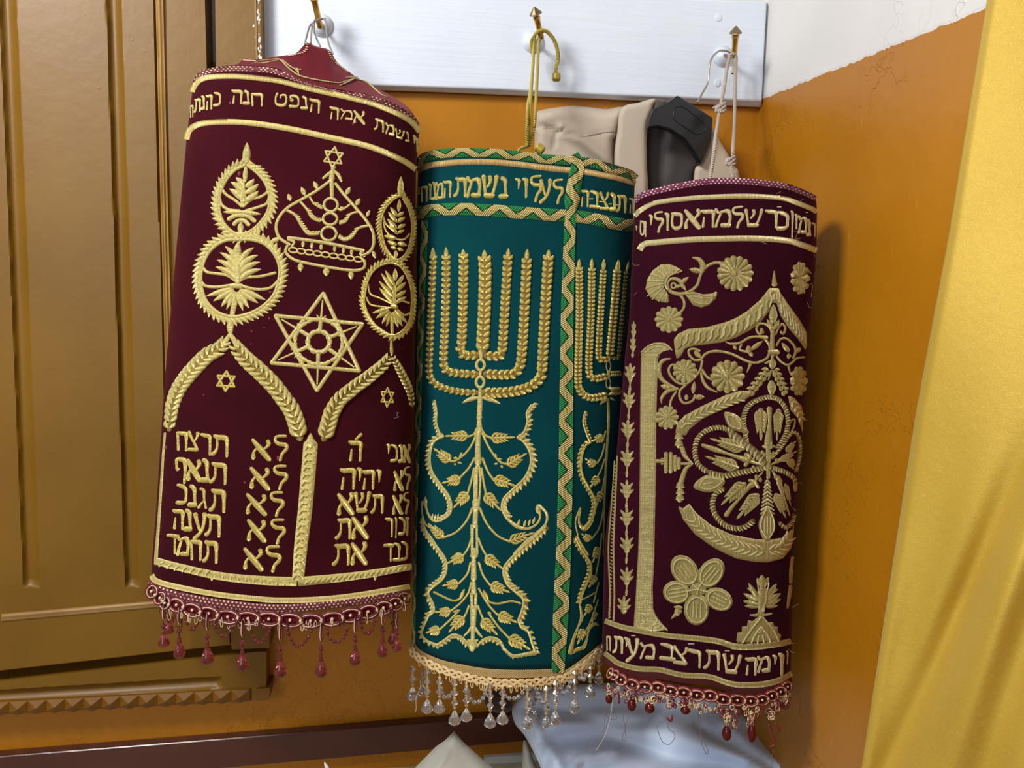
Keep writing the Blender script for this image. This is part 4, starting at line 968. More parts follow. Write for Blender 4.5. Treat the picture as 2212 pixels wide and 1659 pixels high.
for a in [(1890, 740, 1828, 660, 38), (1895, 740, 1945, 700, 36), (1885, 790, 1810, 700, 42), (1890, 790, 1955, 745, 40), (1885, 845, 1803, 760, 42), (1890, 845, 1958, 805, 40), (1885, 885, 1820, 810, 38), (1888, 885, 1950, 855, 34)]: E.lf(*a)
for a in [[(1770, 740), (1790, 800), (1850, 860), (1890, 890)], [(1772, 790), (1792, 860), (1850, 920), (1940, 940), (1992, 890)]]: E.st(a, 17)
for a in [(1885, 930, 1772, 905, 50), (1885, 985, 1803, 950, 46), (1890, 965, 1972, 990, 46), (1880, 1015, 1830, 1000, 38), (1888, 1010, 1942, 1035, 38), (1876, 1095, 1876, 1025, 36)]: E.lf(*a)
E.st([(1830, 1120), (1875, 1105), (1930, 1125)], [30, 20, 30])
E.z('s'); dn = [(851, 569), (826, 572), (806, 586), (794, 609), (788, 639), (787, 653), (794, 676), (808, 699), (826, 714), (846, 724), (864, 719), (878, 704), (887, 680), (889, 634), (882, 604), (870, 581)]
E.laurel(dn[::-1], 5, 8.5, 13, 8, -1, closed=True, lean=1.5)
E.z('B')
for a in [(1870, 1290, 1872, 1185, 44), (1870, 1335, 1785, 1200, 42), (1878, 1335, 1945, 1240, 42), (1866, 1385, 1752, 1225, 44), (1872, 1385, 1962, 1300, 44), (1862, 1435, 1732, 1290, 46), (1870, 1435, 1965, 1370, 44), (1858, 1482, 1735, 1350, 46), (1864, 1482, 1965, 1425, 44), (1858, 1500, 1868, 1300, 40)]: E.lf(*a)
for a in [[(1640, 1320), (1662, 1402), (1750, 1442), (1850, 1492)], [(1870, 1492), (1920, 1462), (1990, 1480)], [(1625, 1430), (1662, 1492), (1760, 1512), (1832, 1522)], [(1890, 1532), (1950, 1582), (2000, 1562)]]: E.st(a, 18)
E.z('C')
for a in [(1905, 255, 1768, 292, 42), (1910, 265, 1800, 335, 42), (1915, 275, 1850, 380, 40), (1922, 280, 1888, 402, 36), (1930, 285, 1932, 412, 36), (1940, 280, 1985, 412, 38), (1948, 275, 2020, 402, 38), (1955, 260, 2058, 375, 40)]: E.lf(*a)
E.st([(1930, 235), (1965, 240)], 44); E.st([(1930, 320), (1936, 450), (1928, 520), (1930, 600), (1932, 640)], [34, 30, 22, 34, 14])
E.build('palm_medallions', MT['bright_gold'], r1)
# crown
E.z('B'); E.star6(1345, 237, 88, 20, 8, mat=0); E.st([(1345, 318), (1338, 350), (1330, 420)], [50, 34, 60]); E.st([(1340, 350), (1300, 380), (1256, 416)], [24, 34, 24]); E.st([(1345, 350), (1385, 385), (1412, 440)], [24, 34, 24])
E.st([(1312, 440), (1200, 522), (1080, 592), (960, 662), (885, 742), (855, 830), (882, 920), (968, 980)], 29); E.st([(1362, 460), (1440, 560), (1530, 662), (1622, 772), (1680, 870), (1688, 970), (1655, 1042), (1580, 1078)], 29)
E.st([(1330, 440), (1332, 580)], [44, 36]); E.ring(1322, 642, 58, 56, 26); E.ring(1316, 762, 60, 50, 26); E.ring(1305, 888, 64, 58, 26)
for pts, w, sd in (([(1140, 572), (1180, 632), (1245, 672)], 20, -1), ([(1060, 612), (1120, 682), (1160, 750), (1228, 782)], 24, -1), ([(950, 690), (1020, 732), (1080, 832), (1130, 888), (1212, 890)], 27, -1), ([(1482, 640), (1440, 672), (1400, 690)], 20, 1), ([(1560, 700), (1490, 722), (1450, 782), (1400, 802)], 24, 1), ([(1640, 820), (1560, 842), (1500, 918), (1440, 942), (1392, 918)], 27, 1)):
    E.st(pts, w); E.laurel(pts[len(pts) // 2 - (len(pts) > 3):], w * .5, 24, 36, 24, sd)
for a in [(978, 608, 958, 548, 46), (1102, 562, 1070, 488, 46), (1207, 505, 1175, 440, 46), (1455, 552, 1488, 490, 48), (1540, 645, 1572, 585, 48), (1630, 742, 1655, 688, 38), (885, 930, 812, 955, 50), (1678, 1035, 1706, 1102, 38), (1062, 1140, 1065, 1214, 56), (1283, 1180, 1285, 1252, 66), (1493, 1210, 1498, 1280, 56)]: E.lf(*a)
E.st([(960, 922), (1250, 962), (1600, 1032)], 32); E.st([(958, 935), (1008, 958), (985, 1000)], [30, 26, 20]); E.st([(1600, 1035), (1575, 1060), (1610, 1082)], [30, 26, 20])
for x, y in ((1085, 977), (1160, 990), (1240, 1002), (1355, 1018), (1430, 1033), (1500, 1045)): E.dot(x, y, 17, 24)
for i in range(9):
    t = i / 8; E.ring(1000 + 555 * t, 1028 + 80 * t, 36, 21, 17, 8)
E.st([(950, 992), (938, 1048), (1010, 1110), (1150, 1146), (1350, 1182), (1520, 1202), (1602, 1182), (1612, 1132), (1590, 1102)], 28)
E.build('gold_crown', MT['gold_thread'], r1)
# big star
E.z('C'); vs_ = [(1368, 128), (1690, 382), (1665, 768), (1315, 930), (940, 702), (972, 312)]
for tri in ((0, 2, 4), (1, 3, 5)):
    for i in range(3): E.st([vs_[tri[i]], vs_[tri[(i + 1) % 3]]], 36, smooth=0)
cc = np.array((1330, 528))
for v in vs_:
    v = np.array(v); d = v - cc; q = lambda f: tuple(cc + d * f); n_ = np.array((-d[1], d[0])) / np.linalg.norm(d)
    E.st([q(.86), q(.40)], [14, 24], smooth=0); E.st([q(.5), q(.2)], [34, 40], smooth=0)
    for sg in (-1, 1): a = cc + d * .40; b = cc + d * .56 + n_ * sg * 40; E.lf(*a, *b, 26)
for i in range(12):
    a = math.radians(30 * i + 15); 
    E.st([(1330 + 195 * math.cos(a - .2), 528 + 183 * math.sin(a - .2)), (1330 + 200 * math.cos(a), 528 + 188 * math.sin(a)), (1330 + 195 * math.cos(a + .2), 528 + 183 * math.sin(a + .2))], 38)
for i in range(12):
    a = math.radians(30 * i); E.st([(1330 + 92 * math.cos(a - .16), 528 + 88 * math.sin(a - .16)), (1330 + 92 * math.cos(a + .16), 528 + 88 * math.sin(a + .16))], 46)
E.build('large_star', MT['gold_thread'], r1)
E.star6(565, 852, 82, 22, 3); E.build('small_star', MT['bright_gold'], r1)
E.z('C').star6(1896, 985, 80, 16, 2, .72); E.build('small_star', MT['bright_gold'], r1)
# arches
E.z('C')
E.braid([(95, 1255), (112, 1160), (128, 1060), (165, 950), (225, 850), (315, 740), (405, 650), (500, 590), (555, 530)], [78, 90, 100, 108, 116, 120, 116, 104, 70], 50, base=.5, tip=False, ll=1.2, lw=.36)
E.st([(540, 560), (570, 510), (598, 468)], [46, 46, 34]); E.st([(655, 560), (630, 510), (602, 468)], [46, 46, 34])
E.braid([(1175, 1325), (1150, 1215), (1112, 1110), (1050, 1010), (972, 905), (868, 795), (765, 700), (690, 620), (640, 550)], [132, 132, 130, 128, 128, 128, 120, 104, 70], 56, base=.5, ll=1.2, lw=.36)
E.braid([(1372, 1330), (1402, 1230), (1432, 1130), (1492, 1022), (1600, 922), (1720, 832), (1845, 728), (1910, 650)], [122, 122, 118, 110, 104, 98, 84, 50], 50, base=.5, ll=1.2, lw=.36)
E.braid([(2100, 1060), (2085, 960), (2045, 860), (1995, 760), (1945, 665)], [40, 54, 60, 56, 40], 34, base=.5)
E.build('wheat_arches', MT['gold_thread'], r1)
E.z('D')
E.st([(1332, 135), (1330, 175), (1332, 215)], [10, 60, 100]); E.st([(1332, 215), (1310, 480), (1285, 760), (1255, 1020), (1232, 1278)], [118, 120, 118, 112, 98], h=4.8, flat=True)
for i in range(19):
    t = i / 18; x = 1330 - 97 * t; y = 225 + 1030 * t
    for sg in (-1, 1): E.st([(x + sg * 42, y + 34), (x + sg * 18, y + 5), (x, y + 10)], 15, h=.5, h0=2.0, smooth=1)
E.build('wheat_column', MT['gold_thread'], r1)
E.z('D')
bandp = [(105, 1150), (300, 1202), (600, 1268), (900, 1302), (1222, 1315)]; E.st(bandp, [56, 60, 66, 72, 76], h=4.8, flat=True, cap=0); E.st([(1228, 1315), (1500, 1290), (1800, 1252), (2138, 1192)], [76, 70, 62, 50], h=4.8, flat=True, cap=0)
for i in range(17):
    t = i / 17; x = 140 + 1040 * t; y = 1168 + 150 * t ** .75 * 1.0; sg = 1 if x < 540 else -1; E.st([(x + 26 * sg, y - 12), (x, y + 6), (x - 6 * sg, y + 24)], 15, h=.6, h0=2.0)
for i in range(20):
    t = i / 19; x = 1300 + 820 * t; y = 1318 - 112 * t; E.st([(x + 24 * (1 - t * .6), y - 16), (x - 4, y), (x - 12, y + 14)], 14, h=.6, h0=2.0)
E.lf(545, 1265, 545, 1312, 30); E.lf(1845, 1258, 1845, 1310, 30)
E.st([(172, 130), (158, 300), (146, 500), (132, 700), (118, 900), (104, 1080), (100, 1175)], [16, 18, 20, 20, 22, 26, 26], h=.4)
E.build('frame_border', MT['gold_thread'], r1)
L = [('het', 262, 112, 352, 275), ('tsadi', 355, 115, 440, 282), ('resh', 455, 130, 540, 310), ('tav', 540, 140, 682, 322),
     ('pef', 255, 322, 342, 532), ('alef', 346, 342, 455, 515), ('nun', 460, 336, 526, 525), ('tav', 526, 360, 668, 542),
     ('kaf', 262, 535, 352, 708), ('nun', 358, 545, 428, 722), ('gimel', 430, 565, 510, 738), ('tav', 526, 572, 656, 765),
     ('he', 232, 732, 322, 905), ('nun', 325, 738, 388, 915), ('ayin', 395, 765, 502, 985), ('tav', 492, 772, 618, 962),
     ('dalet', 190, 928, 266, 1100), ('mem', 266, 940, 364, 1115), ('het', 370, 975, 466, 1148), ('tav', 474, 982, 595, 1170),
     ('alef', 860, 180, 1012, 348), ('lamed', 1032, 145, 1152, 356), ('alef', 846, 405, 1004, 582), ('lamed', 1026, 384, 1150, 585), ('alef', 815, 615, 980, 785), ('lamed', 1000, 595, 1122, 802),
     ('alef', 826, 822, 974, 998), ('lamed', 1006, 812, 1132, 1020), ('alef', 796, 1048, 950, 1225), ('lamed', 966, 1025, 1098, 1245)]
letters(E, 'D', L[:20], .1)
E.build('tablet_letters', MT['bright_gold'], r1)
letters(E, 'D', L[20:], .1)
E.build('tablet_letters', MT['bright_gold'], r1)
R_ = [('he', 1632, 188, 1742, 358, .05), ('alef', 2070, 222, 2122, 368), ('nun', 2030, 222, 2068, 368), ('kaf', 1966, 218, 2026, 366), ('yod', 1930, 215, 1966, 300),
      ('he', 1562, 408, 1692, 582), ('yod', 1694, 405, 1740, 515), ('he', 1740, 422, 1842, 582), ('yod', 1850, 420, 1896, 528), ('alef', 1996, 432, 2066, 590), ('lamed', 2074, 400, 2124, 585),
      ('alef', 1545, 612, 1672, 782), ('shin', 1680, 602, 1812, 765), ('tav', 1812, 616, 1916, 772), ('alef', 1986, 625, 2060, 778), ('lamed', 2068, 605, 2114, 778),
      ('tav', 1530, 808, 1660, 978), ('alef', 1660, 798, 1788, 972), ('resh', 1922, 802, 1988, 962), ('vavf', 1998, 802, 2024, 965), ('kaf', 2030, 798, 2086, 950), ('zayin', 2088, 795, 2114, 950),
      ('tav', 1505, 1012, 1650, 1186), ('alef', 1654, 1004, 1778, 1178), ('dalet', 1914, 1010, 1986, 1160), ('bet', 1990, 1000, 2048, 1156), ('kaf', 2050, 990, 2106, 1150)]
letters(E, 'D', [q for q in R_ if q[1] > 1900], -.03); E.build('tablet_letters', MT['bright_gold'], r1)
letters(E, 'D', [q for q in R_ if q[1] < 1900], -.03)
E.z('D').st([(1692, 182), (1735, 142)], [22, 32])
E.build('tablet_letters', MT['bright_gold'], r1)
# small pale fibres and specks caught in the velvet
E.z('C').st([(1960, 1118), (1985, 1110), (1972, 1135), (1990, 1148), (1950, 1158)], 5, .3); E.build('loose_thread', MT['grey_thread'], r1)
simple('pink_lint', srgb(120, 46, 62), .9)
for z_, x, y, r in (('B', 540, 375, 16), ('T', 412, 692, 12), ('T', 1545, 883, 12), ('D', 805, 525, 9)): E.z(z_).dot(x, y, r); E.build('lint_speck', MT['pink_lint'], r1)
for x, y, r in ((880, 412, 7), (775, 440, 9), (930, 118, 10), (920, 335, 9), (772, 545, 6), (70, 1400, 13), (995, 1485, 15), (380, 965, 6)): E.z('C').dot(x, y, r); E.build('lint_speck', MT['pink_lint'], r1)
# --- bottom trimming
E.z('E').st([(88, 270), (110, 312), (170, 345), (300, 385), (500, 425), (700, 452), (1000, 478), (1300, 468), (1700, 420), (2000, 370), (2085, 350)], [50, 64, 74, 76, 76, 74, 70, 66, 60, 50, 44], h=4.0, flat=True, cap=0)
E.build('stitched_hem', MT['stitched_claret'], r1)
def gimp(m, zk, centers, w, hgt, rc, mats, parent, name='gimp_braid', extra=.0):
    """interlaced cord ovals along a hem: slot 0 = ground cord, slot 1 = pale cord"""
    mb = MB(); k = ZT[zk][2]; c = zt(zk, centers)
    def pt(x, y, l): return Vector(m.lift(x, y, l).tolist())
    for i, (x, y) in enumerate(c):
        a = c[max(i - 1, 0)]; b = c[min(i + 1, len(c) - 1)]; t = np.array(b) - np.array(a); wl = np.linalg.norm(t) / (2 if 0 < i < len(c) - 1 else 1) * .5; t = t / np.linalg.norm(t); n_ = np.array((-t[1], t[0]))
        hh = hgt * k / 2
        for s_, mt_, r, lf_ in ((1.16, 0, rc * 1.2, 3.0), (.98, 1, rc * .55, 4.6), (.80, 0, rc * 1.1, 3.6)):
            pts = []
            for an in np.linspace(0, 2 * math.pi, 25)[:-1]:
                q = np.array((x, y)) + t * wl * 1.12 * s_ * math.cos(an) + n_ * hh * s_ * math.sin(an); pts.append(pt(q[0], q[1], lf_ + 1.2 * math.cos(an)))
            mb.tube(pts, r * 1.132 / F, 6, mt_, closed=True)
        mb.ball(pt(x, y, 4), 4.2 * k / .28 * 1.132 / F * .8, 8, 1)
        q = np.array((x, y)) + t * wl; 
        for dd in (-1.6, 0, 1.6): mb.tube([pt(*(q + n_ * s_ * hh * .32 + t * dd), 6.5 - 2.5 * abs(s_)) for s_ in (-1, -.5, 0, .5, 1)], rc * .8 * 1.132 / F, 6, 1)
    return mb.build(name, mats, parent)
gimp(m1, 'E', [(112, 345), (175, 395), (212, 432), (300, 448), (420, 488), (545, 515), (690, 540), (845, 552), (1005, 556), (1168, 565), (1325, 570), (1490, 555), (1630, 528), (1765, 500), (1880, 470), (1970, 440), (2035, 400)], 0, 96, 1.9, [MT['claret_cord'], MT['cream_cord']], r1)
E.z('E').st([(112, 345), (212, 432), (420, 488), (690, 540), (1005, 556), (1325, 570), (1630, 528), (1880, 470), (2035, 400)], 62, h=3.9, flat=True, cap=0)
E.build('braid_backing', MT['claret_velvet'], r1)
def hang(m, x, y, back=0.0):
    """hang point on the hem: world point; back=1 hangs from the far side"""
    yy = float(m.Y(x, y)); 
    if back: yy = 2 * m.Yc - yy
    return yy
def loopcord(mb, x, y0, y1, w, Y, mat=0, r=.0007):
    pts = [(x, y0), (x - w, y0 + (y1 - y0) * .55), (x - w * .9, y0 + (y1 - y0) * .85), (x, y1), (x + w * .9, y0 + (y1 - y0) * .85), (x + w, y0 + (y1 - y0) * .55), (x, y0)]
    mb.tube([Vector(P(a, b, Y).tolist()) for a, b in cr(pts, 2.5)], r, 6, mat)
def drop_pendant(m, zk, x, y0, ybot, dw, dl, parent, gm, cords, back=0, bead=True, name='bead_pendant', Yoff=-.004):
    (a, t0), (_, b) = zt(zk, [(x, y0), (x, ybot)]); k = ZT[zk][2]; Y = hang(m, a, min(t0, 1700), back) + Yoff; px = Y / F
    ztop = b - dl * k
    mb = MB(); lc = t0 + (ztop - t0) * (.62 if bead else .9)
    loopcord(mb, a, t0 - 2, lc, 3.6, Y, 0); loopcord(mb, a, t0 - 2, lc - 1, 2.4, Y - .001, 1); loopcord(mb, a + .5, t0 - 2, lc - 2, 1.2, Y - .0016, 0)
    mb.tube([V3(a, lc - 2, Y), V3(a, ztop + 2, Y)], .0004, 5, 0)
    root = mb.build(name, [MT[c] for c in cords], parent)
    if bead:
        mb = MB(); mb.ball(V3(a, ztop - 7, Y), 6.2 * px, 14); mb.lathe(V3(a, ztop - 15, Y), [(0, 1.5 * px), (1.5 * px, 3.4 * px), (3.5 * px, 1.5 * px)], 10); mb.build('round_bead', MT[gm], root)
    L_ = dl * k; r = dw * k / 2
    prof = [(0, .14), (.06, .22), (.2, .3), (.35, .42), (.5, .62), (.62, .84), (.72, .97), (.80, 1.0), (.88, .9), (.95, .62), (.99, .25), (1.0, .04)]
    mb = MB(); mb.lathe(V3(a, ztop, Y), [(q * L_ * px, w_ * r * px) for q, w_ in prof], 24); mb.build('glass_drop', MT[gm], root)
def swag(m, zk, pts, parent, gm, r0, name='bead_swag', long=True, Yoff=-.002, cordm='claret_cord'):
    q = cr(zt(zk, pts), 1.0); k = ZT[zk][2]; Yv = hang(m, q[0][0], q[0][1] - 4); mb = MB()
    L = np.r_[0, np.cumsum(np.linalg.norm(np.diff(q, axis=0), axis=1))]; d = 3; i = 0
    while d < L[-1] - 2:
        j = min(np.searchsorted(L, d), len(q) - 2); p = V3(q[j][0], q[j][1], Yv + Yoff); t = (V3(q[j + 1][0], q[j + 1][1], Yv + Yoff) - p).normalized(); px = Yv / F
        big = (i % 3 == 1) and long
        if big: mb.lathe(p - t * 7 * px, [(0, r0 * .35 * px), (4 * px, r0 * .8 * px), (10 * px, r0 * .9 * px), (14 * px, r0 * .35 * px)], 8, t); d += 15
        else: mb.ball(p, r0 * px, 10); d += r0 * 2.05
        i += 1
    if not mb.v: return
    root = mb.build(name, MT[gm], parent)
P1 = [(1990, 545, 820, 86, 130, 0), (1960, 520, 770, 84, 150, 1), (190, 470, 790, 92, 150, 0), (232, 420, 690, 76, 150, 1), (310, 500, 884, 94, 205, 0), (527, 545, 928, 104, 205, 0), (797, 595, 976, 100, 200, 0), (1090, 610, 1030, 102, 215, 0), (1405, 620, 1030, 96, 215, 0), (1668, 570, 934, 92, 190, 0), (1880, 530, 875, 88, 205, 0)]
for x, y0, yb2, dw, dl, bk in P1: drop_pendant(m1, 'E', x, y0 - 20, yb2, dw, dl, r1, 'claret_glass', ('claret_cord', 'cream_cord'), bk)
for s_ in ([(360, 545), (380, 610), (415, 645), (450, 600), (470, 560)], [(585, 570), (600, 640), (655, 695), (710, 650), (735, 590)], [(850, 600), (880, 690), (920, 745), (980, 700), (1020, 620)], [(1140, 625), (1170, 710), (1225, 775), (1300, 710), (1335, 630)], [(1450, 620), (1465, 700), (1525, 738), (1590, 690), (1610, 600)], [(1710, 570), (1725, 640), (1765, 675), (1805, 630), (1825, 560)], [(215, 520), (235, 590), (265, 570), (275, 520)]):
    swag(m1, 'E', s_, r1, 'claret_glass', 4.6)
# little looped tufts under the braid
mb = MB()
for i in range(34):
    t = i / 33; x = 350 + 520 * t; yb3 = np.interp(x, [345, 420, 500, 590, 640, 700, 780, 850, 880], [1315, 1330, 1340, 1345, 1347, 1342, 1328, 1312, 1300]); Y = float(m1.Y(x, yb3)) - .001
    for _ in range(2):
        xx = x + rng.uniform(-6, 6); L_ = rng.uniform(8, 22); loopcord(mb, xx, yb3 - 4, yb3 + L_, rng.uniform(1.5, 3.5), Y - rng.uniform(0, .004), int(rng.integers(0, 2)), .0005)
mb.build('looped_tufts', [MT['claret_cord'], MT['cream_cord']], r1)
# hanging string
def cordpath(mb, pts, Ys, r, mat=0, zk='s', n=8):
    q = zt(zk, pts); p3 = [P(x, y, Y).tolist() for (x, y), Y in zip(q, Ys)]; c = cr(p3, .004); mb.tube([Vector(v) for v in c], r, n, mat)
mb = MB(); hy = float(wallY(691, 57, BO + .032)); yt_ = m1.Yc + .010
for pts, y2 in (([(1335, 0 + 135), (1290, 140), (1230, 180), (1205, 250), (1190, 312)], 0), ([(1300, 175), (1260, 150), (1240, 200), (1232, 312)], 0), ([(1262, 140), (1255, 210), (1275, 280), (1300, 330)], 0), ([(1300, 130), (1340, 150), (1345, 230), (1360, 310), (1390, 385)], 0)):
    n_ = len(pts); cordpath(mb, pts, list(np.linspace(hy - .004, yt_, n_)), .0014, 0, 'A')
mb.build('hanging_string', MT['grey_string'], r1)
# ================================================================== green mantle, middle
m2 = Mantle([(300, 903), (350, 903), (400, 902), (560, 900), (700, 899), (900, 896), (1100, 893), (1300, 890), (1420, 889), (1500, 889)],
            [(300, 1372), (360, 1373), (400, 1371), (500, 1367.5), (579, 1365), (731, 1351), (851, 1342), (992, 1330.5), (1144, 1309.5), (1250, 1303.5), (1400, 1301), (1500, 1301)],
            zt('X', [(88, 235), (140, 165), (250, 124), (450, 96), (750, 94), (1000, 114), (1250, 140), (1450, 156), (1700, 196), (1900, 246), (2050, 306), (2105, 370)]),
            zt('I', [(108, 1190), (200, 1300), (400, 1392), (700, 1450), (1000, 1478), (1300, 1478), (1500, 1470), (1620, 1480), (1720, 1410), (1850, 1310), (1990, 1190)]), 1.190, .082, 2.15, 0.0, .0018, 5)
r2 = thing('torah_mantle', P(1095, 1450, m2.Yc).tolist(), 'dark green scroll mantle with gold menorah and green gold ribbon, middle of three', 'torah mantle')
m2.body('cloth_sleeve', MT['teal_cloth'], r2)
E = Emb(m2)
E.z('X').st([(90, 298), (150, 262), (250, 236), (500, 213), (750, 213), (1000, 232), (1250, 264), (1450, 285), (1625, 302), (1800, 334), (1950, 364), (2098, 412)], 56, h=4.0, flat=True, cap=0); E.build('copper_band', MT['copper_band'], r2)
E.z('X').st([(86, 246), (130, 195), (190, 160), (300, 137), (500, 127), (750, 132), (1000, 152), (1250, 184), (1450, 200), (1650, 216), (1850, 268), (2030, 322), (2098, 372)], [92, 92, 92, 90, 88, 86, 86, 86, 86, 86, 88, 88, 88], h=5.0, flat=True, cap=0); E.build('ribbon_trim', MT['braided_ribbon'], r2)
E.z('X').st([(88, 690), (150, 672), (250, 655), (450, 646), (700, 654), (950, 672), (1200, 692), (1450, 706), (1650, 725), (1850, 768), (2078, 800)], 116, h=5.0, flat=True, cap=0); E.build('ribbon_trim', MT['braided_ribbon'], r2)
E.z('s').st([(1238, 334), (1247, 356), (1243, 385), (1236, 430), (1233, 455), (1231, 493), (1227, 613), (1225.5, 661), (1224, 760), (1223, 872), (1222, 1000), (1218, 1165), (1215, 1240), (1211, 1330), (1208, 1390), (1205, 1452)], [26, 28, 32, 34, 24, 25, 27, 27, 28, 30, 31, 32, 33, 33, 31, 27], h=6.2, flat=True, cap=0); E.build('ribbon_trim', MT['braided_ribbon'], r2)
E.z('s').st([(918, 476), (915, 560), (911, 660), (906.5, 800), (904, 900), (900, 1000), (896.5, 1150), (894, 1300), (893, 1400)], [14, 14, 13, 11, 11, 10, 9, 8, 8], h=5.0, flat=True, cap=0); E.build('ribbon_trim', MT['braided_ribbon'], r2)
letters(E, 'X', [('het', 125, 425, 186, 585, -.15), ('vav', 192, 408, 224, 562, -.1), ('nun', 226, 395, 262, 565, -.1), ('mem', 262, 388, 328, 562, -.1), ('he', 328, 376, 402, 548, -.1),
                 ('tav', 428, 352, 545, 534, .02), ('mem', 545, 344, 676, 538, .02), ('shin', 688, 340, 836, 542, .02), ('nun', 846, 352, 925, 546, .02),
                 ('yod', 978, 360, 1048, 470, .05), ('vav', 1052, 362, 1118, 540, .02), ('lamed', 1122, 338, 1240, 582, .05), ('ayin', 1212, 374, 1328, 594, .05), ('lamed', 1332, 372, 1436, 600, .05)])
E.z('X').st([(108, 450), (106, 510)], 9)
E.build('gold_inscription', MT['bright_gold'], r2)
letters(E, 'X', [('he', 1592, 462, 1668, 630, .1), ('dash', 1666, 540, 1708, 562), ('bet', 1676, 470, 1764, 645, .1), ('dash', 1762, 568, 1796, 588), ('tsadi', 1768, 485, 1852, 660, .1), ('dash', 1850, 590, 1878, 608), ('nun', 1858, 496, 1918, 664, .1), ('dash', 1908, 600, 1935, 618), ('tav', 1922, 508, 2012, 684, .1), ('he', 2040, 535, 2078, 692, .1)])
E.build('gold_inscription', MT['bright_gold'], r2)
# menorah
def cd(pts, w, tipx=True, pitch=None): E.braid(pts[::-1], w, pitch or (42 + w * .14), base=.86, tip=False, lw=.50, ll=.80); 
E.z('G')
for pts, w in (([(240, 160), (226, 500), (208, 1000), (203, 1200), (232, 1292), (330, 1352), (480, 1387), (640, 1397)], 58), ([(359, 150), (358, 400), (348, 800), (335, 1100), (362, 1190), (450, 1217), (640, 1228)], 70),
               ([(517, 150), (518, 300), (512, 600), (503, 900), (492, 1000), (530, 1052), (645, 1052)], 80), ([(710, 160), (716, 300), (710, 600), (690, 1010)], 108),
               ([(925, 150), (912, 350), (892, 700), (872, 1000), (845, 1058), (720, 1058)], 80), ([(1098, 160), (1088, 400), (1062, 900), (1042, 1120), (995, 1212), (900, 1232), (715, 1226)], 84),
               ([(1295, 165), (1280, 400), (1252, 900), (1235, 1200), (1195, 1292), (1080, 1362), (900, 1395), (700, 1397)], 88)): cd(pts, w)
for a in [(240, 180, 238, 62, 42), (359, 170, 358, 58, 42), (516, 170, 515, 78, 50), (711, 175, 709, 84, 52), (924, 165, 931, 66, 44), (1098, 175, 1102, 76, 46), (1294, 180, 1300, 80, 50)]: E.lf(*a, h0=1.5)
E.build('menorah_candles', MT['bright_gold'], r2)
E.z('G'); E.ring(672, 1142, 36, 48, 30); E.ring(668, 1300, 36, 48, 30); E.st([(675, 985), (678, 1090)], [60, 30]); E.st([(672, 1190), (668, 1250)], 30); E.st([(668, 1350), (668, 1440)], [30, 40])
E.lf(655, 1440, 502, 1492, 50, .05); E.lf(680, 1440, 856, 1500, 48, -.05); E.st([(665, 1440), (668, 1500), (664, 1560), (668, 1616)], [50, 50, 55, 30])
E.z('H')
E.st([(720, 185), (715, 240), (718, 290)], [22, 44, 66]); E.st([(716, 290), (716, 340), (716, 420)], [52, 50, 76]); E.st([(716, 420), (706, 500), (702, 620), (704, 740)], [44, 52, 60, 76]); E.st([(704, 745), (690, 820), (686, 1110)], [30, 36, 30]); E.st([(712, 760), (726, 900), (716, 1110)], [24, 22, 24]); E.st([(690, 760), (668, 900), (668, 1110)], [24, 24, 24]); E.st([(686, 1120), (682, 1200)], [90, 74])
E.st([(680, 1200), (672, 1370)], [56, 56]); E.st([(650, 1390), (646, 1640)], 26); E.st([(690, 1390), (696, 1640)], 26)
E.z('I'); E.st([(684, 20), (688, 300)], 24); E.st([(738, 20), (738, 300)], 24); E.st([(712, 260), (710, 330)], [50, 90]); E.st([(706, 350), (706, 560)], [48, 66]); E.st([(706, 570), (706, 690)], [40, 60]); E.st([(685, 700), (690, 860)], [36, 30]); E.st([(728, 700), (724, 860)], [36, 30]); E.st([(705, 840), (700, 1040)], [76, 56]); E.st([(698, 1030), (696, 1150)], [44, 44]); E.lf(695, 1150, 695, 1285, 110); E.st([(650, 1165), (695, 1190), (745, 1165)], 30)
E.st([(680, 1040), (655, 1080), (612, 1122)], [34, 30, 20]); E.st([(722, 1045), (750, 1090), (790, 1136)], [34, 30, 20])
E.build('menorah_stem', MT['gold_thread'], r2)
E.z('H')
for b in [[(692, 400), (660, 455), (590, 480)], [(690, 440), (650, 540), (580, 640), (470, 720), (415, 712)], [(668, 690), (610, 790), (525, 882)], [(665, 790), (640, 900), (602, 1035)], [(645, 1190), (585, 1320), (480, 1430), (355, 1482)],
          [(735, 395), (775, 460), (842, 492)], [(742, 430), (800, 560), (870, 670), (935, 735), (1000, 748)], [(748, 690), (800, 820), (862, 912)], [(738, 790), (758, 920), (782, 1045)], [(722, 1190), (790, 1340), (900, 1465), (1022, 1522)]]: E.st(b, [28] + [25] * (len(b) - 1))
for a in [(600, 470, 368, 470, 100), (425, 720, 262, 590, 104), (522, 900, 345, 938, 108), (598, 1040, 458, 1188, 112), (352, 1482, 205, 1335, 92), (835, 492, 1078, 482, 104), (1000, 760, 1192, 640, 108), (870, 895, 1082, 970, 110), (775, 1050, 932, 1212, 108), (1020, 1515, 1265, 1430, 96)]: E.spray(*a)
for a in [(520, 680, 545, 630, 30), (500, 690, 455, 690, 34), (500, 730, 545, 745, 28), (480, 740, 470, 765, 26), (880, 690, 880, 640, 30), (900, 700, 940, 700, 30), (900, 745, 860, 750, 28), (930, 760, 950, 790, 28)]: E.lf(*a)
E.z('I')
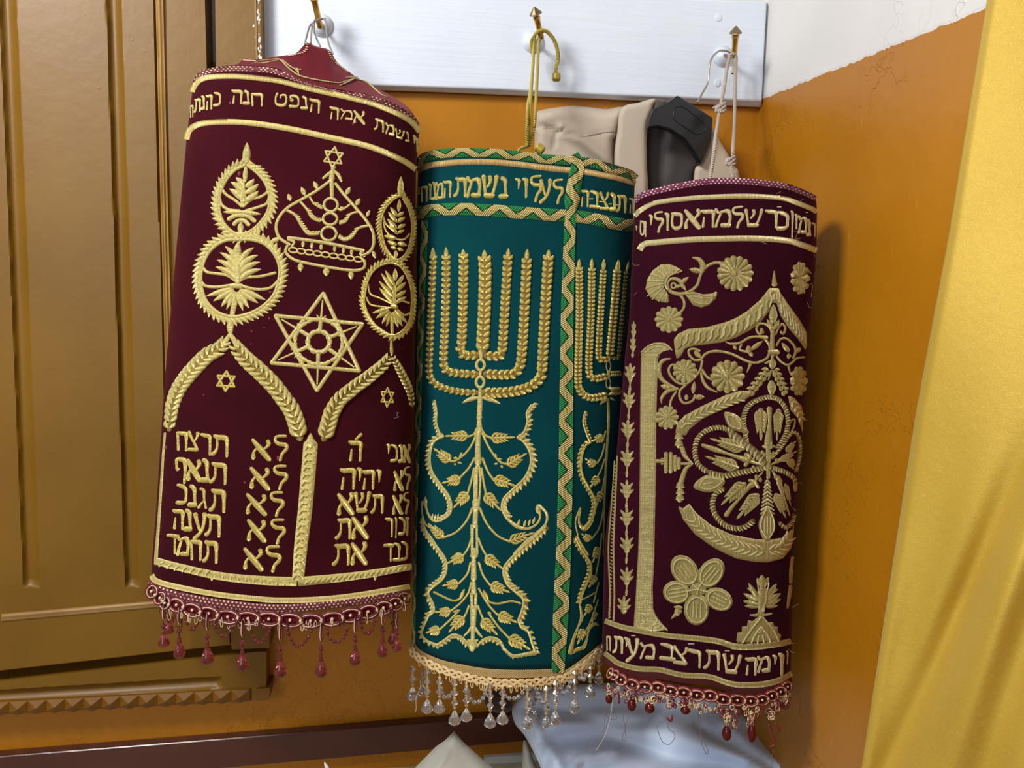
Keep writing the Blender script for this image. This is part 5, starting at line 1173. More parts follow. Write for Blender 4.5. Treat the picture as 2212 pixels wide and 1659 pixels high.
for b in [[(680, 160), (650, 250), (600, 325)], [(675, 390), (640, 510), (555, 605)], [(682, 590), (650, 700), (570, 800), (470, 882)], [(660, 820), (630, 900), (600, 955)], [(560, 870), (470, 965), (365, 1062)], [(310, 688), (400, 732), (500, 772), (570, 752), (600, 700)],
          [(752, 150), (790, 250), (840, 335)], [(756, 390), (800, 520), (872, 622)], [(756, 650), (850, 810), (945, 915)], [(746, 820), (775, 900), (812, 975)], [(850, 890), (950, 1030), (1062, 1150)], [(1172, 800), (1080, 778), (950, 802), (860, 782), (815, 720)]]: E.st(b, 24)
for a in [(600, 330, 440, 402, 108), (548, 605, 395, 622, 100), (470, 885, 318, 885, 100), (598, 935, 458, 1090, 112), (362, 1062, 228, 1092, 100), (825, 335, 1002, 458, 108), (878, 618, 1070, 692, 112), (955, 915, 1145, 992, 112), (790, 965, 946, 1114, 112), (1062, 1140, 1275, 1262, 124)]: E.spray(*a)
E.lf(570, 760, 615, 655, 44); E.lf(850, 765, 800, 665, 44); E.lf(500, 890, 575, 862, 28); E.lf(880, 905, 850, 885, 28)
E.build('leafy_branches', MT['bright_gold'], r2)
E.z('H')
E.laurel([(275, 115), (292, 230), (290, 330), (320, 430), (362, 470)], 18, 30, 44, 34, 1, lean=.9, base=True)
E.laurel([(360, 475), (300, 500), (245, 560), (222, 700), (248, 830), (328, 950), (408, 1060), (438, 1160), (418, 1250), (335, 1312)], 26, 36, 58, 42, 1, lean=1.0)
E.st([(335, 1312), (260, 1315), (205, 1240), (172, 1110)], [30, 26, 24, 22]); E.lf(180, 1180, 180, 1070, 40)
for x, y in ((240, 1280), (268, 1285), (295, 1280)): E.lf(x, y + 25, x + 14, y - 40, 24)
E.laurel([(1095, 482), (1160, 430), (1195, 330), (1190, 240), (1235, 160)], 24, 34, 66, 40, 1, lean=1.0)
E.laurel([(1095, 482), (1165, 535), (1222, 640), (1225, 760), (1165, 890), (1045, 1005), (962, 1090), (942, 1190), (985, 1285)], 26, 44, 78, 46, -1, lean=.9)
E.st([(985, 1285), (1090, 1368), (1200, 1392), (1290, 1345), (1322, 1270), (1300, 1180)], [30, 44, 30, 26, 26, 50]); E.lf(1300, 1240, 1296, 1148, 50)
for x, y in ((1100, 1330), (1160, 1340), (1205, 1330), (1250, 1310)): E.lf(x, y + 34, x + 20, y - 34, 32)
E.st([(145, 1120), (150, 1250), (185, 1350), (250, 1395)], 16)
E.laurel([(150, 1290), (180, 1400), (250, 1500), (345, 1650)], 22, 28, 44, 40, 1, lean=1.0)
E.st([(1310, 1160), (1385, 1240), (1380, 1340), (1290, 1430), (1180, 1520), (1060, 1645)], [34, 30, 28, 26, 26, 26]); E.laurel([(1380, 1360), (1290, 1440), (1180, 1530), (1070, 1650)], 14, 34, 56, 48, -1, lean=.9)
E.z('I')
E.laurel([(200, 20), (262, 125), (345, 240), (420, 350), (436, 460), (396, 560), (300, 640), (255, 700), (300, 800), (308, 880), (255, 925)], 24, 34, 56, 42, 1, lean=.9)
E.laurel([(255, 925), (215, 1010), (190, 1100), (240, 1170), (340, 1212)], 26, 32, 40, 46, 1, lean=.9)
E.laurel([(340, 1212), (420, 1162), (500, 1110), (580, 1132), (640, 1190)], 26, 34, 56, 42, 1, lean=.8)
E.laurel([(1425, 30), (1300, 152), (1150, 282), (1035, 400), (1003, 490), (1042, 610), (1130, 692), (1200, 762), (1190, 860), (1152, 960)], 26, 44, 74, 48, -1, lean=.9)
E.laurel([(1152, 960), (1180, 1035), (1250, 1085), (1290, 1200), (1320, 1290)], 28, 36, 50, 50, -1, lean=.9)
E.st([(1320, 1290), (1200, 1312), (1090, 1322), (1010, 1252)], [60, 40, 44, 30]); E.laurel([(1300, 1290), (1200, 1305), (1100, 1322)], 10, 30, 40, 44, -1, lean=.6)
E.st([(1010, 1262), (960, 1172), (870, 1140), (790, 1172), (740, 1232)], [34, 34, 30, 28, 24]); E.laurel([(980, 1200), (870, 1150), (780, 1190)], 10, 34, 46, 44, -1, lean=.6)
E.build('scrolling_garlands', MT['gold_thread'], r2)
# side panel, seen edge on
E.z('G')
for pts, w, a in (([(1578, 260), (1580, 700), (1566, 1250), (1590, 1382), (1680, 1442), (1830, 1420)], 62, (1578, 270, 1579, 165, 44)), ([(1693, 260), (1685, 700), (1666, 1150), (1702, 1262), (1830, 1242)], 58, (1693, 270, 1696, 160, 42)), ([(1800, 260), (1785, 500), (1756, 1020), (1782, 1092), (1838, 1082)], 52, (1800, 270, 1805, 168, 38)), ([(1925, 280), (1900, 600), (1856, 1060)], 60, (1925, 300, 1937, 175, 44)), ([(2008, 280), (1980, 600), (1946, 1000), (1938, 1080), (1880, 1075)], 30, (2008, 290, 2028, 188, 20))):
    cd(pts, w, pitch=36); E.lf(*a, h0=1.2)
E.braid([(1970, 1220), (1880, 1222)], 44, 20, base=.6); E.braid([(1962, 1380), (1878, 1382)], 66, 22, base=.6)
E.ring(1848, 1150, 20, 46, 11); E.ring(1846, 1310, 20, 46, 11); E.st([(1850, 1060), (1848, 1105)], 26); E.st([(1848, 1195), (1846, 1265)], 24); E.lf(1835, 1440, 1768, 1508, 36); E.lf(1860, 1440, 1915, 1472, 22)
E.build('side_menorah', MT['bright_gold'], r2)
E.z('H')
E.st([(1996, 100), (2002, 350), (1985, 600), (1965, 1000), (1955, 1400), (1950, 1659)], [26, 24, 24, 20, 14, 10])
E.laurel([(1772, 225), (1752, 330), (1790, 460), (1822, 530)], 22, 26, 40, 36, -1); E.laurel([(1820, 535), (1762, 582), (1728, 700), (1742, 850), (1800, 972), (1858, 1080), (1868, 1180), (1838, 1290)], 24, 32, 46, 40, 1)
E.st([(1838, 1300), (1765, 1390), (1712, 1330), (1722, 1195)], [40, 60, 24, 20]); E.st([(1722, 1190), (1675, 1320), (1700, 1460)], [24, 16, 16]); E.laurel([(1690, 1460), (1730, 1540), (1800, 1650)], 20, 34, 40, 44, 1)
for b in [[(1975, 420), (1945, 520)], [(1965, 540), (1935, 660), (1885, 745)], [(1962, 700), (1930, 800), (1890, 880)], [(1962, 880), (1945, 980), (1925, 1050)], [(1955, 1180), (1910, 1380), (1830, 1500)]]: E.st(b, 15)
for a in [(1945, 480, 1830, 525, 90), (1865, 760, 1765, 690, 84), (1898, 880, 1815, 985, 80), (1930, 1020, 1880, 1170, 60), (1815, 1500, 1730, 1440, 80), (1900, 1580, 1860, 1650, 60)]: E.spray(*a, n=3)
E.z('I')
E.laurel([(1722, 145), (1782, 262), (1860, 380), (1870, 480), (1838, 580), (1790, 690), (1762, 800)], 22, 34, 46, 42, 1); E.st([(1762, 800), (1782, 930), (1742, 1040), (1702, 1150), (1668, 1290)], [22, 36, 20, 34, 60])
E.st([(1668, 1300), (1730, 1262), (1800, 1232), (1832, 1150), (1852, 1060), (1900, 1005), (1945, 1012)], [30, 44, 40, 20, 24, 40, 24])
for b in [[(1980, 100), (1960, 300), (1925, 510)], [(1950, 590), (1900, 790)], [(1935, 680), (1850, 732), (1782, 762)], [(1945, 760), (1870, 980), (1790, 1120)]]: E.st(b, 14)
for a in [(1940, 250, 1888, 395, 60), (1915, 520, 1848, 645, 70), (1870, 815, 1805, 925, 70), (1800, 1060, 1738, 1205, 80), (1920, 880, 1880, 1000, 46)]: E.spray(*a, n=3)
E.build('side_garlands', MT['bright_gold'], r2)
# --- peach fringe
hem = [(80, 1170), (110, 1230), (160, 1290), (260, 1350), (400, 1405), (600, 1450), (800, 1485), (1000, 1500), (1250, 1500), (1480, 1490), (1600, 1500), (1720, 1430), (1850, 1330), (1990, 1210)]
E.z('I').st(hem, [40, 56, 66, 72, 78, 82, 84, 84, 80, 76, 60, 50, 50, 46], h=4.4, flat=True, cap=0)
t = NT('peach_webbing'); uv = t.sep(t.coord('UV')); a_ = t.math('MULTIPLY', t.math('SINE', t.math('MULTIPLY', uv[0], 1.7)), t.math('SINE', t.math('MULTIPLY', uv[1], 26)))
t.set(Base_Color=t.mix(t.ramp(a_, [(.3, 0.0), (.7, 1.0)]), srgb(206, 168, 104), srgb(242, 214, 158)), Roughness=.6); t.bump(a_, .8, .0018); MT['peach_webbing'] = t.m
E.build('knitted_hem', MT['peach_webbing'], r2)
gp = resamp(cr(zt('I', [(92, 1240), (130, 1300), (220, 1362), (400, 1450), (600, 1515), (800, 1560), (1000, 1582), (1250, 1580), (1450, 1560), (1580, 1545), (1720, 1460), (1850, 1365), (1990, 1240)]), 2), 300)
mb = MB()
for ph in range(3):
    for k in range(3):
        pts = []
        for i, (x, y) in enumerate(gp):
            a = gp[min(i + 1, 299)] - gp[max(i - 1, 0)]; a = a / np.linalg.norm(a); n_ = np.array((-a[1], a[0])); th_ = i * .19 + ph * 2.094
            q = np.array((x, y)) + n_ * (math.sin(th_) * 7.0 + (k - 1) * 1.9); pts.append(Vector(m2.lift(q[0], q[1], 4.6 + 1.6 * math.cos(th_ * 1.0 + ph)).tolist()))
        mb.tube(pts, .00075, 5, 0)
mb.build('twisted_braid', MT['peach_cord'], r2)
mb = MB()
for i in range(70):
    x = 900 + 398 * (i + rng.uniform(0, 1)) / 70; yb3 = float(np.interp(x, [889, 915, 957, 1000, 1044, 1087, 1140, 1185, 1213, 1245, 1275, 1301], [1404, 1428, 1446, 1460, 1470, 1474, 1474, 1470, 1466, 1450, 1430, 1402])); Y = float(m2.Y(x, yb3))
    loopcord(mb, x, yb3 - 4, yb3 + rng.uniform(8, 24), rng.uniform(1.2, 3), Y - rng.uniform(0, .004), 0, .0005)
mb.build('looped_tufts', MT['peach_cord'], r2)
def crystal(m, x, ytop, ycen, w, h, parent, back=0):
    (a, t0), (_, b) = zt('R', [(x, ytop), (x, ycen)]); k = ZT['R'][2]; yy = min(t0, 1478); Y = (float(m.Y(a, yy)) if not back else 2 * m.Yc - float(m.Y(a, yy))) - .003; px = Y / F
    L = h * k * 1.12; r = w * k / 2; zt_ = b - L * .5
    mb = MB(); mb.tube([V3(a, t0 - 8, Y), V3(a, zt_ + 3, Y)], .0005, 6, 0); root = mb.build('crystal_pendant', MT['peach_cord'], parent)
    mb = MB(); mb.lathe(V3(a, zt_, Y), [(q * L * px, s_ * r * px) for q, s_ in ((0, .1), (.06, .2), (.55, .92), (.66, 1.0), (.74, .97), (1.0, .06))], 12); mb.build('crystal_drop', MT['clear_glass'], root, smooth=False)
    y = zt_ - 3; i = 0
    mb = MB(); mb2 = MB()
    while y > t0 + 2:
        if i % 2 == 0: mb2.lathe(V3(a, y - 5, Y), [(0, 2 * px), (1.2 * px, 4.2 * px), (3.6 * px, 4.2 * px), (5 * px, 2 * px)], 12); y -= 5.4
        else: mb.lathe(V3(a, y - 15, Y), [(0, 2.6 * px), (7.2 * px, 8.2 * px), (9 * px, 8.2 * px), (15 * px, 2.6 * px)], 8); y -= 15.4
        i += 1
    if mb.v: mb.build('faceted_bead', MT['clear_glass'], root, smooth=False)
    if mb2.v: mb2.build('ring_bead', MT['amber_glass'], root)
glass('amber_glass', srgb(246, 226, 180), .08, 1.5, .8)
for a in [(228, 20, 270, 122, 140), (325, 30, 240, 100, 130, 1), (368, 60, 392, 124, 146), (485, 90, 392, 122, 144), (630, 150, 502, 126, 152), (742, 170, 472, 122, 138), (970, 190, 528, 126, 152), (1088, 200, 498, 124, 140), (1385, 190, 462, 110, 130, 1), (1325, 200, 545, 124, 146), (1505, 160, 540, 100, 124), (1592, 150, 500, 126, 150), (1775, 60, 390, 120, 140), (1925, -10, 245, 112, 136), (2008, -60, 115, 100, 130, 1)]:
    crystal(m2, *a[:5], r2, a[5] if len(a) > 5 else 0)
for s_ in ([(500, 190), (520, 285), (570, 285), (620, 240)], [(740, 210), (785, 315), (840, 345), (900, 300), (945, 210)], [(1090, 220), (1120, 290), (1190, 305), (1250, 280), (1300, 215)], [(1400, 200), (1450, 320), (1490, 340), (1530, 280)], [(1625, 150), (1660, 250), (1700, 240), (1740, 130)], [(1790, 60), (1850, 130), (1900, 40)]):
    swag(m2, 'R', s_, r2, 'clear_glass', 5.2, long=False)
mb = MB(); q = [(1190, 150), (1180, 200), (1210, 230)]
for pts in ([(300, 130), (300, 200), (262, 300), (262, 400), (250, 440)],): cordpath(mb, pts, [1.15] * 5, .0005, 0, 'R', 5)
mb.build('loose_thread', MT['pale_thread'], r2)
# gold hanging cord
hy = float(wallY(1169, 82, BO + .043)); Yt = m2.Yc - .02
mb = MB()
cordpath(mb, [(1800, 215), (1770, 300), (1760, 500), (1745, 781), (1735, 900), (1700, 1030)], [hy - .008, hy - .006, hy * .5 + Yt * .5, Yt, Yt, Yt], .0024, 0, 'BB')
cordpath(mb, [(1745, 230), (1735, 330), (1725, 500), (1705, 781), (1700, 900), (1690, 1030)], [hy - .007, hy - .006, hy * .5 + Yt * .5, Yt, Yt, Yt], .0024, 0, 'BB')
cordpath(mb, [(1790, 222), (1755, 232), (1720, 280), (1715, 340), (1730, 420), (1715, 600), (1690, 781), (1685, 1030)], [hy - .010, hy - .010, hy, hy, hy - .01, hy * .5 + Yt * .5, Yt - .004, Yt - .004], .0024, 0, 'BB')
cordpath(mb, [(1755, 228), (1790, 212), (1830, 225), (1875, 280), (1900, 350), (1905, 420), (1890, 480), (1888, 520)], [hy - .010, hy - .012, hy - .008, hy, hy + .005, hy + .008, hy + .008, hy + .008], .0030, 0, 'BB')
cordpath(mb, [(1690, 1030), (1650, 1040), (1620, 1062)], [Yt, Yt - .01, Yt - .02], .0022, 0, 'BB')
kn = V3(*zt('BB', [(1892, 545)])[0], hy + .008); mb.lathe(kn + Vector((0, 0, .0075)), [(0, .003), (.001, .006), (.0035, .0072), (.005, .0062), (.0065, .0074), (.0085, .0064), (.010, .0072), (.0125, .006), (.0135, .002)], 16)
kn = V3(*zt('X', [(1222, 92)])[0], Yt - .045); mb.lathe(kn + Vector((-.006, 0, .004)), [(0, .003), (.001, .006), (.0035, .0072), (.005, .0062), (.0065, .0074), (.0085, .0064), (.010, .0072), (.0125, .006), (.0135, .002)], 16, (.8, 0, -.6))
mb.build('hanging_cord', MT['gold_cord'], r2)
# ================================================================== small maroon mantle, right
m3 = Mantle([(380, 1374), (432, 1371.5), (534, 1366), (640, 1362), (700, 1358.5), (760, 1351), (851, 1342.5), (992, 1331), (1122, 1312.5), (1195, 1305), (1300, 1302.5), (1400, 1302), (1500, 1305)],
            [(380, 1757), (423, 1762), (453, 1765), (555, 1763), (625, 1757), (755, 1745), (864, 1738), (905, 1736), (1013, 1725), (1122, 1717), (1163, 1716), (1272, 1712), (1380, 1710), (1445, 1708), (1500, 1706)],
            zt('K', [(190, 330), (260, 268), (450, 208), (700, 150), (950, 117), (1250, 117), (1500, 142), (1700, 172), (1850, 232), (1990, 292)]),
            zt('O', [(190, 270), (260, 320), (350, 370), (500, 410), (700, 425), (900, 462), (1150, 485), (1330, 540), (1480, 562), (1700, 545), (1920, 470)]), 1.125, .070, 2.25, -0.012, .0016, 9)
r3 = thing('torah_mantle', P(1510, 1470, m3.Yc).tolist(), 'worn plum maroon scroll mantle with dense antique gold floral arch, rightmost of three', 'torah mantle')
m3.body('velvet_sleeve', MT['plum_velvet'], r3)
E = Emb(m3)
E.z('K').st([(192, 345), (262, 285), (450, 232), (700, 180), (950, 146), (1250, 145), (1500, 168), (1700, 198), (1850, 250), (1990, 318)], [50, 60, 64, 66, 68, 68, 66, 62, 58, 50], h=4.2, flat=True, cap=0); E.build('stitched_rim', MT['stitched_plum'], r3)
E.z('K')
for pts, w in (([(190, 492), (210, 468), (255, 430), (400, 360), (700, 320), (1000, 300), (1350, 294), (1650, 315), (1800, 360), (1950, 420), (1998, 452)], 50), ([(185, 830)], 0), ([(240, 830), (268, 782), (320, 762), (400, 755), (700, 730), (1000, 718), (1400, 715), (1700, 737), (1850, 778), (2000, 835)], 60)):
    if w: E.st(pts, w, h=4.4, flat=True, cap=0); E.build('satin_band', MT['antique_light'], r3)
E.z('N').st([(80, 1020), (250, 1080), (450, 1122), (700, 1166), (950, 1190), (1200, 1222), (1380, 1275), (1600, 1272), (1850, 1240), (1925, 1215)], [50, 54, 56, 56, 58, 60, 66, 66, 62, 50], h=4.4, flat=True, cap=0); E.build('satin_band', MT['antique_gold'], r3)
E.z('O').st([(195, 215), (270, 270), (330, 312), (500, 358), (700, 368), (900, 415), (1150, 432), (1330, 490), (1450, 508), (1650, 502), (1800, 465), (1915, 400)], [44, 46, 48, 50, 50, 50, 50, 52, 54, 54, 52, 46], h=4.4, flat=True, cap=0); E.build('satin_band', MT['antique_gold'], r3)
letters(E, 'K', [('yod', 330, 478, 364, 585), ('lamed', 376, 452, 478, 656), ('vav', 484, 462, 538, 636), ('samekh', 546, 455, 668, 628, .02), ('alef', 684, 432, 842, 615), ('he', 846, 428, 988, 606), ('mem', 988, 416, 1154, 602), ('lamed', 1152, 400, 1278, 612), ('shin', 1282, 428, 1474, 600), ('resh', 1488, 428, 1612, 612, .05), ('kaf', 1602, 444, 1728, 638, .05), ('vavf', 1738, 440, 1774, 706), ('vav', 1780, 470, 1812, 622), ('mem', 1818, 482, 1902, 672, .1), ('nun', 1900, 525, 1942, 695, .1), ('resh', 1950, 550, 1988, 702, .1), ('samekh', 240, 532, 288, 690, .05), ('vav', 285, 540, 305, 700), ('yod', 196, 590, 214, 640), ('dash', 1606, 392, 1650, 412), ('dash', 1892, 448, 1915, 465)])
E.build('gold_inscription', MT['antique_light'], r3)
letters(E, 'N', [('het', 92, 1160, 134, 1320, .1), ('tav', 158, 1165, 258, 1348, .1), ('yod', 260, 1180, 310, 1285, .1), ('ayin', 285, 1195, 418, 1432, .08), ('mem', 425, 1232, 580, 1408, .1), ('bet', 622, 1238, 775, 1422, .12), ('tsadi', 756, 1266, 905, 1465, .15), ('resh', 895, 1296, 1040, 1492, .15), ('tav', 1062, 1302, 1230, 1512, .1), ('shin', 1250, 1350, 1445, 1552, .08), ('he', 1472, 1382, 1592, 1562, .02), ('mem', 1596, 1362, 1724, 1534, -.05), ('yod', 1732, 1356, 1792, 1462, -.1), ('vav', 1798, 1340, 1862, 1570, -.1), ('vavf', 1876, 1318, 1908, 1450), ('dash', 340, 1155, 380, 1178), ('dash', 905, 1236, 965, 1262), ('dash', 1270, 1306, 1318, 1330)])
E.build('gold_inscription', MT['antique_light'], r3)
A_ = MT['antique_gold']; AL = MT['antique_light']; mats3 = [A_, AL]
# column with palm-leaf capital
E.z('s').fill([(1384.2, 759.6), (1391, 752), (1401.6, 744.4), (1412, 740), (1423.3, 739), (1436, 740), (1445, 745.5), (1454.8, 757.5), (1447, 756), (1438.5, 757.5), (1430, 761), (1425.5, 766), (1422, 776), (1421, 785.7), (1417.9, 920), (1417.4, 1013.6), (1415.2, 1122), (1413.7, 1206.8), (1410.4, 1271.9), (1411.5, 1315), (1417, 1329), (1424.5, 1339), (1434, 1351), (1446, 1361), (1407, 1365), (1368, 1354), (1372.5, 1293.6), (1377.9, 1196), (1380.5, 1122), (1381.6, 992), (1382, 920), (1383, 820)], h=2.4, R=4, ang=90)
for fx in (.16, .3, .45, .6, .75, .88):
    E.st([(1384 + 35 * fx, 775), (1382 + 36 * fx, 920), (1380.5 + 35 * fx, 1122), (1377 + 36 * fx, 1206), (1372 + 39 * fx, 1300), (1369 + 42 * fx, 1352)], 1.3, h=1.0, h0=2.1, mat=1)
E.z('L'); E.st([(262, 925), (335, 862), (430, 838), (520, 862), (562, 905)], 14, h=.9, h0=2.0, mat=1); E.st([(300, 935), (380, 880), (450, 872), (500, 890)], 12, h=.9, h0=2.0, mat=1); E.st([(430, 940), (400, 1000), (398, 1100)], 12, h=.9, h0=2.0, mat=1)
E.z('N'); E.st([(545, 930), (600, 1010), (560, 1060), (620, 1040), (700, 1110)], 14, h=.9, h0=2.0, mat=1); E.st([(545, 1110), (560, 1060), (600, 1090), (640, 1050), (670, 1105)], 12, h=.9, h0=2.0, mat=1)
E.build('column', mats3, r3)
# chain of little lotus cups left of it, and the outer border cord
E.z('CC')
for i, (x, y) in enumerate(((180, 150), (177, 215), (165, 335), (160, 452), (155, 580), (152, 706), (150, 845), (150, 965), (150, 1085), (150, 1225), (138, 1350))):
    s_ = 1.0 if i > 1 else .6; w = 50 * s_ * (.55 + .45 * min(1, i / 4))
    E.st([(x, y + 30 * s_), (x, y - 8)], [w * .55, w * .8]); 
    for dx, dy, hh in ((-.5, -22, 16), (.5, -22, 16), (-.55, 6, 14), (.55, 6, 14), (0, -34, 18)): E.lf(x + dx * w * .3, y + dy + hh, x + dx * w * 1.1, y + dy - hh * .5, 14 * s_)
    if i < 10: E.st([(x, y + 34 * s_), (x - 1, y + 52 * s_), (x - 2, y + 70 * s_), (x - 3, y + 86 * s_)], [14, 6, 14, 6])
E.st([(108, 700), (100, 900), (92, 1100), (96, 1300), (92, 1418)], 7, h0=.4); E.st([(96, 720), (84, 900), (70, 1100), (76, 1300), (72, 1410)], 6, h0=.4)
for i in range(44): t = i / 43; x = 98 - 30 * t + (10 if t > .6 else 0) * (t - .6); E.lf(x + 8, 740 + 660 * t + 6, x - 4, 740 + 660 * t - 4, 6)
E.build('lotus_chain', mats3, r3)
# flowers above
E.z('K')
E.fill([(668, 1035), (600, 992), (530, 966), (450, 970), (370, 1028), (312, 1120), (295, 1220), (342, 1302), (430, 1345), (532, 1362), (525, 1280), (485, 1205), (505, 1130), (560, 1085), (640, 1060)], h=2.4)
for a in [(490, 1180, 320, 1290), (480, 1165, 305, 1215), (480, 1145, 318, 1140), (490, 1120, 352, 1070), (505, 1100, 400, 1020), (525, 1085, 455, 990), (545, 1070, 510, 985), (570, 1060, 570, 1000), (600, 1050, 640, 1025), (480, 1200, 370, 1325), (495, 1240, 430, 1345), (510, 1280, 500, 1350)]: E.st([(a[0], a[1]), ((a[0] + a[2]) / 2 + 5, (a[1] + a[3]) / 2 - 6), (a[2], a[3])], 12, h=1.0, h0=2.0, mat=1)
E.st([(660, 1045), (575, 1068), (520, 1110), (500, 1180), (525, 1225)], [8, 14, 18, 22, 26], h=.9, h0=2.0, mat=1)
E.st([(512, 1150), (515, 1205), (560, 1250), (650, 1268), (740, 1240), (810, 1180), (845, 1080), (890, 1010), (960, 965), (1040, 960), (1110, 995), (1150, 1050)], [36, 38, 40, 42, 34, 34, 32, 32, 34, 36, 34, 26])
E.st([(518, 1155), (545, 1120), (600, 1118), (655, 1148)], [28, 34, 40, 50]); E.lf(650, 1160, 728, 1098, 52); E.lf(640, 1150, 700, 1232, 48); E.ring(575, 1185, 22, 26, 22); E.lf(590, 1200, 660, 1180, 40)
E.lf(845, 1040, 732, 1022, 62); E.st([(855, 1045), (868, 985), (830, 925), (765, 905)], [60, 66, 50, 16]); E.st([(800, 1060), (860, 1035), (880, 1000)], [14, 40, 20])
E.fill([(680, 1262), (770, 1242), (870, 1268), (950, 1262), (1018, 1232), (1002, 1310), (930, 1382), (850, 1404), (770, 1382)], h=2.2); E.st([(690, 1268), (800, 1262), (900, 1290), (1000, 1290)], 10, h=1.0, h0=2.0, mat=1); E.st([(720, 1290), (800, 1350), (880, 1370), (940, 1350), (960, 1300), (880, 1310), (760, 1290)], 8, h=1.0, h0=2.0, mat=1)
E.st([(640, 1272), (680, 1340), (675, 1412), (620, 1475)], [34, 30, 28, 26])
E.daisy(1190, 1062, 182, 176, 15); E.daisy(530, 1522, 138, 126, 12); E.daisy(1835, 1110, 74, 172, 11); E.st([(1880, 1040), (1910, 1032), (1940, 1060)], 20)
E.st([(1580, 1036), (1578, 1100), (1582, 1175)], [8, 34, 66])
E.build('flower_sprays', mats3, r3)
# roof of the arch
E.z('L')
E.fill([(1530, 285), (1440, 400), (1300, 520), (1200, 580), (1100, 622), (900, 676), (720, 692), (620, 740), (576, 800), (582, 860), (592, 930), (606, 1004), (652, 960), (692, 890), (762, 866), (900, 850), (1050, 830), (1200, 782), (1350, 702), (1450, 622), (1522, 530), (1560, 436), (1600, 440), (1640, 562), (1722, 690), (1820, 802), (1888, 905), (1908, 862), (1906, 730), (1830, 600), (1722, 450), (1642, 330), (1620, 285)], h=2.8)
for i in range(15):
    t = i / 14; x = 640 + 840 * t; yt_ = np.interp(x, [620, 720, 900, 1100, 1300, 1440, 1480], [760, 706, 688, 634, 532, 416, 370]); yb_2 = np.interp(x, [620, 690, 900, 1200, 1350, 1450, 1480], [930, 870, 842, 776, 696, 616, 590]); h_ = yb_2 - yt_
    E.st([(x + 34, yt_ + h_ * .12), (x + 12, yt_ + h_ * .3), (x + 8, yt_ + h_ * .62), (x - 26, yt_ + h_ * .9)], [14, 24, 28, 12], h=.9, h0=2.3, mat=i % 2)
for i in range(9):
    t = i / 8; x = 1640 + 230 * t; yc = np.interp(x, [1600, 1700, 1800, 1900], [420, 560, 690, 810]); E.st([(x - 12, yc - 62), (x, yc), (x + 6, yc + 62)], 13, h=1.0, h0=2.4, mat=1)
E.st([(1560, 310), (1530, 340), (1545, 400), (1520, 480)], 14, h=1.0, h0=2.4, mat=1); E.st([(1610, 300), (1625, 350), (1618, 430)], 14, h=1.0, h0=2.4, mat=1); E.st([(1570, 350), (1565, 400)], 12, h=1.0, h0=2.4, mat=1); E.st([(1598, 350), (1600, 400)], 12, h=1.0, h0=2.4, mat=1)
E.lf(1565, 640, 1568, 445, 88, h0=1); E.lf(1565, 700, 1508, 598, 54); E.lf(1580, 700, 1625, 598, 54)
E.build('arch_roof', mats3, r3)
E.z('L')
SCR = [([(1560, 770), (1542, 695), (1495, 650), (1432, 645), (1402, 690), (1430, 745), (1470, 725)], 28), ([(1592, 750), (1622, 685), (1660, 645), (1688, 682), (1668, 745), (1645, 720)], 24), ([(850, 1000), (900, 940), (1000, 915), (1150, 942), (1300, 1012), (1400, 1032), (1500, 990), (1530, 930), (1532, 860), (1482, 790)], 30),
       ([(850, 1002), (780, 1002), (732, 950), (732, 905), (780, 892), (835, 912)], 28), ([(862, 1010), (842, 1100), (782, 1180), (700, 1240), (620, 1230), (552, 1170), (527, 1100), (560, 1052), (605, 1060)], 28), ([(700, 1250), (640, 1310), (640, 1382), (682, 1432), (762, 1412), (790, 1352)], 28),
       ([(860, 1100), (922, 1182), (1030, 1212)], 30), ([(1252, 850), (1238, 900), (1300, 922), (1350, 932)], 26), ([(1602, 860), (1640, 800), (1700, 790), (1770, 850), (1790, 920), (1765, 985)], 25), ([(1600, 960), (1650, 1022), (1722, 1052), (1800, 990), (1878, 975)], 24)]
for p_, w_ in SCR: E.st(p_, w_)
for p_, w_ in [([(850, 1130), (870, 1212), (922, 1282), (1012, 1325)], [24, 36, 36, 10]), ([(548, 990), (470, 1010), (430, 1082), (450, 1182), (520, 1242), (612, 1292)], [14, 42, 48, 48, 36, 30]), ([(622, 1290), (522, 1312), (462, 1372), (455, 1432)], [30, 46, 36, 8]), ([(1090, 820), (1150, 842), (1240, 832), (1330, 782), (1420, 772), (1500, 782)], [10, 26, 30, 30, 30, 56]), ([(1720, 1060), (1737, 1142)], [30, 8]), ([(1345, 1040), (1308, 1125)], [40, 12]), ([(1565, 715), (1560, 820), (1562, 920)], [46, 50, 44]), ([(1530, 925), (1612, 925)], [62, 62]), ([(1562, 940), (1560, 985)], [50, 30]), ([(602, 1320), (552, 1402), (540, 1482)], 26)]: E.st(p_, w_)
for a in [(785, 915, 850, 985, 60), (770, 1335, 785, 1218, 56), (790, 1375, 885, 1372, 66), (540, 1282, 446, 1258, 66), (1200, 900, 1170, 850, 40), (1345, 905, 1465, 815, 56), (1330, 925, 1365, 970, 50), (1725, 925, 1655, 830, 54), (1725, 940, 1720, 995, 44), (1790, 930, 1840, 880, 50), (1560, 990, 1560, 1100, 82), (1552, 1205, 1552, 1362, 92)]: E.lf(*a)
E.dot(1325, 900, 34); E.dot(705, 1375, 24); E.dot(1455, 712, 24)
E.daisy(690, 1112, 118, 112, 11); E.daisy(1112, 1168, 168, 160, 12); E.daisy(1820, 1212, 70, 152, 10); E.lf(1480, 1040, 1560, 1010, 30)
E.z('M').daisy(604, 284, 108, 115, 11)
E.build('vine_scrolls', mats3, r3)
